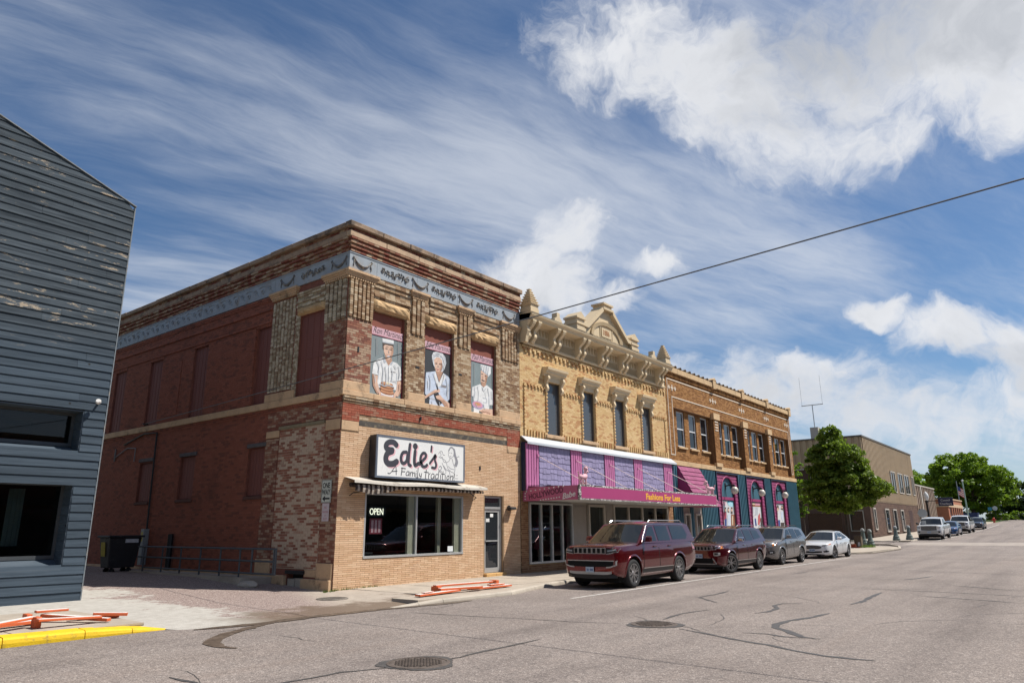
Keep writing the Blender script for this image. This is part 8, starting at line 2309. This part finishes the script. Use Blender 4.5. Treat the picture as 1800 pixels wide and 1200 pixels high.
def tree(label, x, y, z, lobes, nclump, per, size, kind, trunk=(.16, 2.4), group=None, cl=(.35, .75), inner=.45, name='leafy_tree'):
    """lobes: (dx,dy,dz,rx,ry,rz) above the foot"""
    t = thing(name, label, 'tree', (x, y, z), group)
    m = MB(); r0, h = trunk; top = Vector((x, y, z + h)); m.tube([(x, y, z - .1), (x + .02, y, z + .3), (x + .03, y - .02, z + h * .6), top], [r0 * 1.35, r0, r0 * .85, r0 * .7], 9)
    W = [l[3] * l[4] * l[5] for l in lobes]; W = np.array(W) / sum(W); cl_ = []
    while len(cl_) < nclump:
        l = lobes[RNG.choice(len(lobes), p=W)]; d = RNG.normal(size=3); d /= np.linalg.norm(d); q = RNG.uniform(inner, 1.0) ** .5
        P = (x + l[0] + d[0] * l[3] * q, y + l[1] + d[1] * l[4] * q, z + l[2] + d[2] * l[5] * q); cl_.append((*P, RNG.uniform(*cl)))
    for k in range(9):
        c = Vector(cl_[k * max(1, len(cl_) // 9) % len(cl_)][:3]); mid = top.lerp(c, .5) + Vector((random.uniform(-.3, .3), random.uniform(-.3, .3), .25)); m.tube([top - Vector((0, 0, h * .15 * random.random())), mid, c], [r0 * .5, r0 * .28, r0 * .08], 6)
    m.build('trunk', M_BARK, t, smooth=60)
    leaves('crown', LF[kind], cl_, per, size, t); return t


tree('dense dark green street tree growing from the corner pavement before the tan building', 46.0, -1.75, .08, [(0, -.2, 4.5, 2.3, 2.5, 1.9), (0, .2, 6.2, 1.9, 2.1, 1.7), (0, .4, 7.7, 1.0, 1.15, 1.15), (0, 1.6, 4.1, 1.3, 1.2, 1.4), (0, -2.4, 4.3, 1.3, 1.1, .9), (0, .3, 3.2, 1.9, 1.9, .8)], 420, 110, .20, 'maple', (.13, 2.6), cl=(.26, .58), inner=.25)
tree('large bright green tree with feathery upright sprays past the orange building', 150, .4, 2.0, [(0, 0, 7.6, 6.5, 7.2, 3.6), (0, 1.5, 9.6, 5.5, 5.0, 3.0), (0, -3.8, 6.2, 4.6, 3.8, 3.2), (0, 3.6, 7.2, 4.6, 3.8, 3.0), (0, 0, 11.2, 3.6, 3.8, 1.7), (0, -1, 4.2, 5.2, 6.0, 2.2)], 360, 70, .50, 'bright', (.45, 3.2), cl=(.6, 1.4))
tree('pale green treetop showing above the low brown building', 172, 12.5, 2, [(0, 0, 8.2, 4, 3.6, 3.2), (0, 1.6, 6.6, 4, 3, 3)], 90, 60, .55, 'bright', (.3, 3.5), cl=(.7, 1.4))
tree('dark green tree standing behind the bright tree at the end of the street', 195, -6.5, 2.5, [(0, 0, 5, 6, 5, 4.6), (0, -5, 4.4, 6, 5, 4), (0, 5, 4.2, 5, 4, 3.6)], 200, 70, .6, 'dark', (.4, 2), cl=(.9, 1.7))
tree('tall dark green tree at the far right end of the street', 215, -18, 2.5, [(0, 0, 5.5, 7, 7, 5), (0, -9, 5, 7, 7, 4.6)], 150, 70, .7, 'dark', (.4, 2), cl=(.9, 1.8))
tree('dark tree behind the trunk of the bright tree', 176, 6, 2.2, [(0, 0, 3.6, 5, 7, 3), (0, 9, 4, 5, 6, 3.4)], 150, 60, .6, 'dark', (.3, 2), cl=(.8, 1.5))
tree('slender lime green sapling at the edge of the brown building', 54.8, 3.9, .3, [(0, .1, 5.6, .5, .42, 2.3), (0, 0, 3.6, .6, .6, 1.6)], 34, 60, .20, 'lime', (.06, 2.4), cl=(.22, .42))
for i, (x, y, k, lb) in enumerate(((158, -2.6, 'red', 'purple leaved shrub under the trees at the end of the street'), (152, -3.4, 'bright', 'bright green shrub on the verge at the end of the street'), (166, -5.5, 'bright', 'low green bush right of the purple shrub at the street end'), (160, -7.5, 'dark', 'dark green bush at the right end of the verge'))):
    tree(lb, x, y, zg(x) - .1, [(0, 0, .8, 1.4, 1.5, .9), (0, .8, .6, 1.2, 1.1, .7)], 26, 50, .30, k, (.05, .5), name='shrub', cl=(.35, .65), group='shrubs at the end of the street')


def tufts(name, x0, x1, y0, y1, z, n, h, col):
    m = MB()
    for k in range(n):
        x, y = random.uniform(x0, x1), random.uniform(y0, y1); a = random.uniform(0, 6.3); hh = h * random.uniform(.4, 1.2); w = .006 + h * .05
        m.poly([(x - w * math.cos(a), y - w * math.sin(a), z), (x + w * math.cos(a), y + w * math.sin(a), z), (x + random.uniform(-.5, .5) * hh, y + random.uniform(-.5, .5) * hh, z + hh)])
    m.build(name, leaf_mat(name + '_blades', [tuple(c * .6 for c in col), col], .3), kind='stuff')


tufts('grass_tuft', .0, 1.6, -.10, -.012, .10, 140, .07, (.10, .16, .03)); tufts('grass_tuft', -.35, .05, -.15, .0, .07, 70, .08, (.10, .16, .03)); tufts('grass_tuft', 45.0, 46.3, -3.5, -2.7, .09, 260, .22, (.13, .24, .03))
strip('verge', pm((.075, .12, .03), .95, .3, 1, name='mown_grass'), 133, 330, -4.2, 40, .02)
strip('verge', pm((.075, .12, .03), .95, .3, 1, name='mown_grass'), 200, 690, -60, -4.3, .35)

# ================================================================== street furniture
IR = pm((.105, .135, .125), .5, .2, 5, dirt=(.16, .15, .12), dirt_amt=.3, name='green_grey_cast_iron')
def bollard(x, y, lb):
    z = zg(x) + .10; t = thing('bollard', lb, 'bollard', (x, y, z), 'cast iron bollards on the corners')
    m = MB(); m.lathe([(.29, 0), (.29, .16), (.25, .20), (.24, .34), (.20, .38)], (x, y, z), 8); m.build('base', IR, t)
    m = MB(); m.lathe([(.20, .38), (.155, .5), (.125, .92), (.16, .95), (.16, 1.0)], (x, y, z), 14); m.build('shaft', IR, t, smooth=40)
    m = MB(); m.lathe([(.15, 1.0), (.15, 1.10), (.11, 1.17), (.02, 1.20)], (x, y, z), 14); m.build('cap', pm((.33, .34, .33), .5, .1, 5, name='pale_iron_cap'), t, smooth=40)
bollard(49.3, -2.05, 'grey green bollard just left of the one in front of it near the timber post'); bollard(46.9, -3.05, 'grey green bollard standing nearest the timber post and grass'); bollard(56.7, -3.0, 'grey green bollard beyond the side street, the left one of two'); bollard(58.2, -3.75, 'grey green bollard beyond the side street nearest the stop sign')
t = thing('timber_post', 'short thick weathered timber post with grass at its foot on the corner', 'post', (45.5, -2.54, .09))
m = MB(); m.prism([(45.26, -2.78), (45.74, -2.78), (45.78, -2.30), (45.22, -2.30)], 'z', .08, .93); bevel(m.build('stump', pm((.13, .095, .06), .95, .35, 7, bump=1, bscale=10, name='weathered_timber', stretch=(1, 1, .2)), t), .04, 2)
m = MB(); m.box(45.24, -2.70, .18, 45.255, -2.45, .46); m.build('notice', PAINT['silver'], t)
t = thing('stop_sign', 'back of an octagonal stop sign on a dark pole by the far corner', 'road sign', (61.3, -4.35, .4)); zb_ = zg(61.3) + .05
m = MB(); m.cyl((61.3, -4.35, zb_), (61.3, -4.35, 3.05), .045, n=6); m.build('pole', C_BLK, t); m = MB(); m.cyl((61.26, -4.55, 2.65), (61.24, -4.55, 2.65), .40, n=8); m.build('plate', pm((.36, .37, .37), .5, .06, 4, metal=.3, name='sign_back'), t)
m = MB(); m.box(61.26, -4.7, 1.5, 61.28, -4.3, 2.0); m.build('small_plate', pm((.36, .37, .37), .5, .06, 4, metal=.3, name='sign_back'), t)
t = thing('street_lamp', 'old style street lamp with a pale acorn globe on a dark post', 'street lamp', (84, -1.7, .9))
m = MB(); m.lathe([(.26, .85), (.22, 1.2), (.13, 1.4), (.10, 4.1), (.16, 4.2), (.12, 4.4)], (84, -1.7, 0), 10); m.build('post', C_BLK, t, smooth=40); m = MB(); m.lathe([(.16, 4.4), (.30, 4.75), (.26, 5.1), (.14, 5.3), (.02, 5.45)], (84, -1.7, 0), 12); m.build('globe', pm((.64, .64, .62), .2, .03, name='milky_globe'), t, smooth=50)
t = thing('flagpole', 'grey flagpole with a red and white striped flag in front of the big tree', 'flagpole', (134, .6, 2.2))
m = MB(); m.cyl((134, .6, 1.8), (134, .6, 9.0), .07, .05, 6); m.build('pole', pm((.30, .33, .35), .4, .1, metal=.4, name='flagpole_grey'), t)
names = [PAINT['red'], PAINT['white'], PAINT['navy']]; m = MB()
for k in range(9):
    m.mi = k % 2; z0, z1 = 6.6 + k * .17, 6.77 + k * .17; m.grid([[(134 + .08 * math.sin(j), .55 - .16 * j, z0 - .12 * j), (134 + .08 * math.sin(j), .55 - .16 * j, z1 - .12 * j)] for j in range(6)])
m.mi = 2; m.poly([(133.9, .54, 7.4), (133.9, .15, 7.15), (133.9, .15, 7.85), (133.9, .54, 8.12)]); m.build('flag', names, t)
t = thing('light_pole', 'plain pale green metal pole beside the flagpole', 'pole', (136, -.1, 2.2)); m = MB(); m.cyl((136, -.1, 1.9), (136, -.1, 9.0), .14, .09, 8); m.build('shaft', pm((.26, .36, .33), .5, .1, name='pale_green_metal'), t); m = MB(); m.lathe([(.1, 8.95), (.2, 9.1), (.12, 9.3)], (136, -.1, 0), 8); m.build('head', PAINT['silver'], t)
t = thing('blue_bin', 'dark blue skip at the foot of the pale green pole', 'skip', (137, .3, 2.2)); m = MB(); m.prism([(-1.3, 2.0), (1.5, 2.0), (1.7, 3.5), (-1.5, 3.5)], 'x', 136.6, 138.6); m.build('tub', pm((.012, .03, .12), .5, .2, 2, name='dark_blue_metal'), t); m = MB(); m.box(136.5, -1.55, 3.5, 138.7, 1.75, 3.62); m.build('rim', pm((.012, .03, .12), .5, .2, 2, name='dark_blue_metal'), t)
t = thing('fire_hydrant', 'small red fire hydrant at the end of the parking lane', 'hydrant', (128, -4.4, 1.9)); zh = zg(128) + .1
HR = pm((.42, .045, .03), .5, .1, 5, name='hydrant_red'); m = MB(); m.lathe([(.20, 0), (.20, .06), (.15, .08), (.14, .5), (.18, .52), (.18, .58)], (128, -4.4, zh), 12); m.build('barrel', HR, t); m = MB(); m.lathe([(.17, .58), (.13, .72), (.05, .80), (.05, .86)], (128, -4.4, zh), 12); m.build('bonnet', HR, t); m = MB(); m.cyl((128, -4.7, zh + .42), (128, -4.1, zh + .42), .07, n=8); m.build('outlet', HR, t)
for x, y, h, lb, c in ((146, -3.4, 3.3, 'white octagonal sign back at the end of the street', 'silver'), (145, -2.7, 3.2, 'narrow blue grey sign on a post left of the white octagon', 'teal'), (143, .6, 2.9, 'pale rectangular sign on a post under the bright tree', 'cream')):
    t = thing('road_sign', lb, 'road sign', (x, y, zg(x)), 'signs at the end of the street'); m = MB(); m.cyl((x, y, zg(x)), (x, y, zg(x) + h - 1), .04, n=5); m.build('pole', C_BLK, t); m = MB(); m.cyl((x - .03, y, zg(x) + h - 1), (x - .01, y, zg(x) + h - 1), .42, n=8 if c == 'silver' else 4); m.build('plate', PAINT[c], t)
t = thing('orange_debris', 'flattened orange cone lying on the corner pavement left of the timber post', 'traffic cone', (44.4, -2.5, .1)); OR = pm((.56, .115, .035), .55, .12, 6, dirt=(.35, .12, .06), dirt_amt=.4, dscale=6, name='barricade_orange'); m = MB(); m.box(44.1, -2.9, .10, 44.6, -2.0, .14); m.build('base', OR, t); m = MB(); m.cyl((44.3, -2.6, .24), (44.4, -1.8, .17), .14, .03, 8); m.build('cone', OR, t)

# overhead wire
A, Bv = Vector((-.15, 11.5, 5.55)), Vector((-.75, -15.91, 6.44)); Bv2 = Bv + (Bv - A) * .35
t = thing('overhead_wire', 'grey service wire sagging across the street to the side of the brick building', 'wire', (-.15, 11.5, 5.5))
m = MB(); m.tube([A.lerp(Bv2, u) - Vector((0, 0, .8 * .2 * 1.8 * u * (1 - u))) for u in np.linspace(0, 1, 60)], .013, 6); m.build('cable', pm((.13, .13, .135), .6, name='grey_cable'), t)
m = MB(); m.cyl((-.02, 11.5, 5.55), (-.2, 11.5, 5.55), .03, n=6); m.build('hook', C_BLK, t)

# alley: conduit, railing, dumpster
t = thing('meter_box', 'tall pale meter box with a black conduit rising up the side wall', 'meter box', (-.1, 10.5, .5))
m = MB(); m.box(-.20, 10.38, .50, -.012, 10.62, 1.72); bevel(m.build('box', pm((.26, .27, .265), .6, .15, 3, name='pale_grey_box'), t), .01, 1)
m = MB(); m.tube([(-.06, 10.5, 1.72), (-.06, 10.55, 3.2), (-.06, 10.6, 5.15), (-.06, 11.6, 5.2), (-.06, 13.2, 4.9)], .03, 6); m.build('conduit', C_BLK, t)
m = MB(); m.tube([(-.05, 12.2, 4.2), (-.05, 12.2, 4.7), (-.05, 12.9, 4.75), (-.05, 13.9, 4.45)], .02, 5); m.tube([(-.05, 13.9, 4.3), (-.05, 13.9, 4.8)], .03, 5); m.build('cable_loop', pm((.2, .2, .2), .6, name='grey_conduit'), t)
m = MB(); m.box(-.205, 10.44, 1.3, -.2, 10.56, 1.62); m.build('yellow_label', pm((.5, .4, .05), .6, name='yellow_label'), t)
t = thing('drain_pipe', 'short black pipe standing against the side wall behind the railing', 'pipe', (-.15, 8.6, .4)); m = MB(); m.tube([(-.12, 8.6, .4), (-.12, 8.6, 1.55)], .09, 8); m.build('pipe', C_BLK, t)
GR_ = pm((.055, .065, .075), .5, .2, 6, name='grey_railing_paint'); t = thing('railing', 'grey pipe railing beside the ramp along the dark red wall', 'railing', (-1.0, 5, .3))
for y in (8.47, 7.25, 6.1, 4.95, 3.85, 2.84): m = MB(); m.cyl((-1.0, y, .33), (-1.0, y, 1.15), .026, n=8); m.build('post', GR_, t)
for y, z0 in ((1.22, .52), (1.14, .52), (2.25, .52)): m = MB(); m.cyl((-1.0, y, z0), (-1.0, y, 1.15), .028, n=8); m.build('post', GR_, t)
for z, y1 in ((1.16, 8.9), (.84, 8.9), (.52, 8.5)): m = MB(); m.cyl((-1.0, 1.12, z), (-1.0, y1, z), .026, n=8); m.build('rail', GR_, t)
m = MB(); m.box(-1.08, 2.6, .05, -.80, 9.2, .40); m.build('kerb', M_KERB, kind='structure'); m = MB(); m.box(-.80, 2.6, .05, -.1, 9.2, .37); m.build('ramp', M_WALK, kind='structure')
bm = bmesh.new(); bmesh.ops.create_icosphere(bm, subdivisions=2, radius=.2)
for v in bm.verts: v.co = Vector((v.co.x * 1.1, v.co.y * 1.9, v.co.z * .7)) * random.uniform(.85, 1.15)
me = bpy.data.meshes.new('concrete_lump'); bm.to_mesh(me); bm.free(); me.materials.append(M_KERB); link('concrete_lump', me, None, (-1.0, 2.35, .20), 'broken lump of concrete at the end of the ramp kerb', 'rubble')
t = thing('dumpster', 'black wheeled dumpster with a yellow notice in the shaded alley', 'dumpster', (-1.2, 9.8, .36)); DZ = .30; DB = pm((.024, .024, .026), .55, .25, 3, dirt=(.10, .09, .08), dirt_amt=.3, dscale=3, name='black_bin_plastic')
m = MB(); x0, x1, y0, y1 = -1.70, -.66, 9.45, 10.25
m.add([(x0 + .1, y0 + .12, DZ + .18), (x1 - .1, y0 + .12, DZ + .18), (x1 - .1, y1 - .1, DZ + .18), (x0 + .1, y1 - .1, DZ + .18), (x0, y0, DZ + 1.15), (x1, y0, DZ + 1.15), (x1, y1, DZ + 1.15), (x0, y1, DZ + 1.15)], [(0, 3, 2, 1), (4, 5, 6, 7), (0, 1, 5, 4), (1, 2, 6, 5), (2, 3, 7, 6), (3, 0, 4, 7)]); bevel(m.build('tub', DB, t), .03, 2)
m = MB(); m.box(x0 - .06, y0 - .06, DZ + 1.15, x1 + .06, y1 + .05, DZ + 1.22); bevel(m.build('lid', DB, t), .02, 2)
for x in (x0 + .25, x1 - .25):
    for y in (y0 + .2, y1 - .2): m = MB(); m.cyl((x, y - .03, DZ + .09), (x, y + .03, DZ + .09), .09, n=12); m.build('wheel', C_RUB, t)
m = MB(); m.poly([(x0 + .035, y0 + .30, DZ + .55), (x0 + .035, y0 + .62, DZ + .55), (x0 - .012, y0 + .62, DZ + 1.0), (x0 - .012, y0 + .30, DZ + 1.0)][::-1]); m.build('yellow_notice', pm((.42, .36, .03), .6, .5, 14, name='yellow_notice', dirt=(.05, .05, .02), dirt_amt=.6, dscale=14), t); m = MB(); m.box(x0 + .5, y0 - .008, DZ + .98, x0 + .92, y0 + .02, DZ + 1.1); m.build('white_label', PAINT['silver'], t)

# fallen barricades: orange and white boards
WB = pm((.68, .66, .63), .6, .06, 5, dirt=(.45, .38, .32), dirt_amt=.3, dscale=5, name='reflective_white')
def board(t, a, b, w=.14, th=.035, top=WB, nm='board', tilt=0.0):
    a, b = Vector(a), Vector(b); d = (b - a).normalized(); s = d.cross(Vector((0, 0, 1))).normalized(); s = (Matrix.Rotation(tilt, 3, d) @ s); u = s.cross(d)
    m = MB(); m.obox((a + b) / 2, d * (b - a).length / 2, s * w / 2, u * th / 2); q = bevel(m.build(nm, OR, t), .004, 1)
    if top: m = MB(); m.obox((a + b) / 2 + u * (th / 2 + .003), d * ((b - a).length / 2 - .01), s * (w / 2 - .012), u * .002); m.build('white_stripe', top, q)
t = thing('fallen_barricade', 'fallen orange and white barricade boards heaped on the pavement by the yellow kerb', 'barricade', (-7.0, -1.6, .1), 'fallen barricades on the pavement')
board(t, (-7.50, -1.93, .24), (-6.50, -1.90, .20)); board(t, (-7.22, -1.00, .29), (-6.72, -1.05, .29)); board(t, (-8.9, -2.35, .20), (-7.45, -1.62, .26)); board(t, (-9.0, -1.7, .16), (-7.3, -1.30, .16), th=.05)
board(t, (-7.1, -1.0, .22), (-6.40, -2.02, .15), .12, .05); board(t, (-6.75, -1.25, .16), (-5.98, -1.42, .13)); board(t, (-6.4, -1.35, .20), (-5.90, -1.60, .17), .10, .05)
for p in ((-7.45, -1.75), (-7.38, -1.12)): m = MB(); m.box(p[0] - .04, p[1] - .10, .105, p[0] + .05, p[1] + .10, .28); bevel(m.build('foot', OR, t), .006, 1)
t = thing('fallen_barricade', 'fallen orange barricade boards stacked along the kerb before the brick shop', 'barricade', (1.7, -3.0, .1), 'fallen barricades on the pavement')
board(t, (-.05, -3.22, .14), (1.5, -3.1, .15), .17, .04, WB); board(t, (1.9, -3.12, .15), (3.55, -3.12, .14), .17, .04, WB); board(t, (.95, -2.80, .27), (3.05, -2.95, .26), .13, .04, WB); board(t, (.9, -3.0, .20), (2.2, -3.25, .19), .16, .05); board(t, (.15, -3.20, .185), (.5, -3.17, .19), .12, .012, WB); board(t, (2.7, -3.1, .2), (3.3, -3.08, .19), .14, .03)
m = MB(); m.box(3.0, -3.1, .105, 3.12, -2.85, .30); bevel(m.build('foot', OR, t), .006, 1); m = MB(); m.box(.92, -2.95, .105, 1.05, -2.7, .26); bevel(m.build('foot', OR, t), .006, 1)
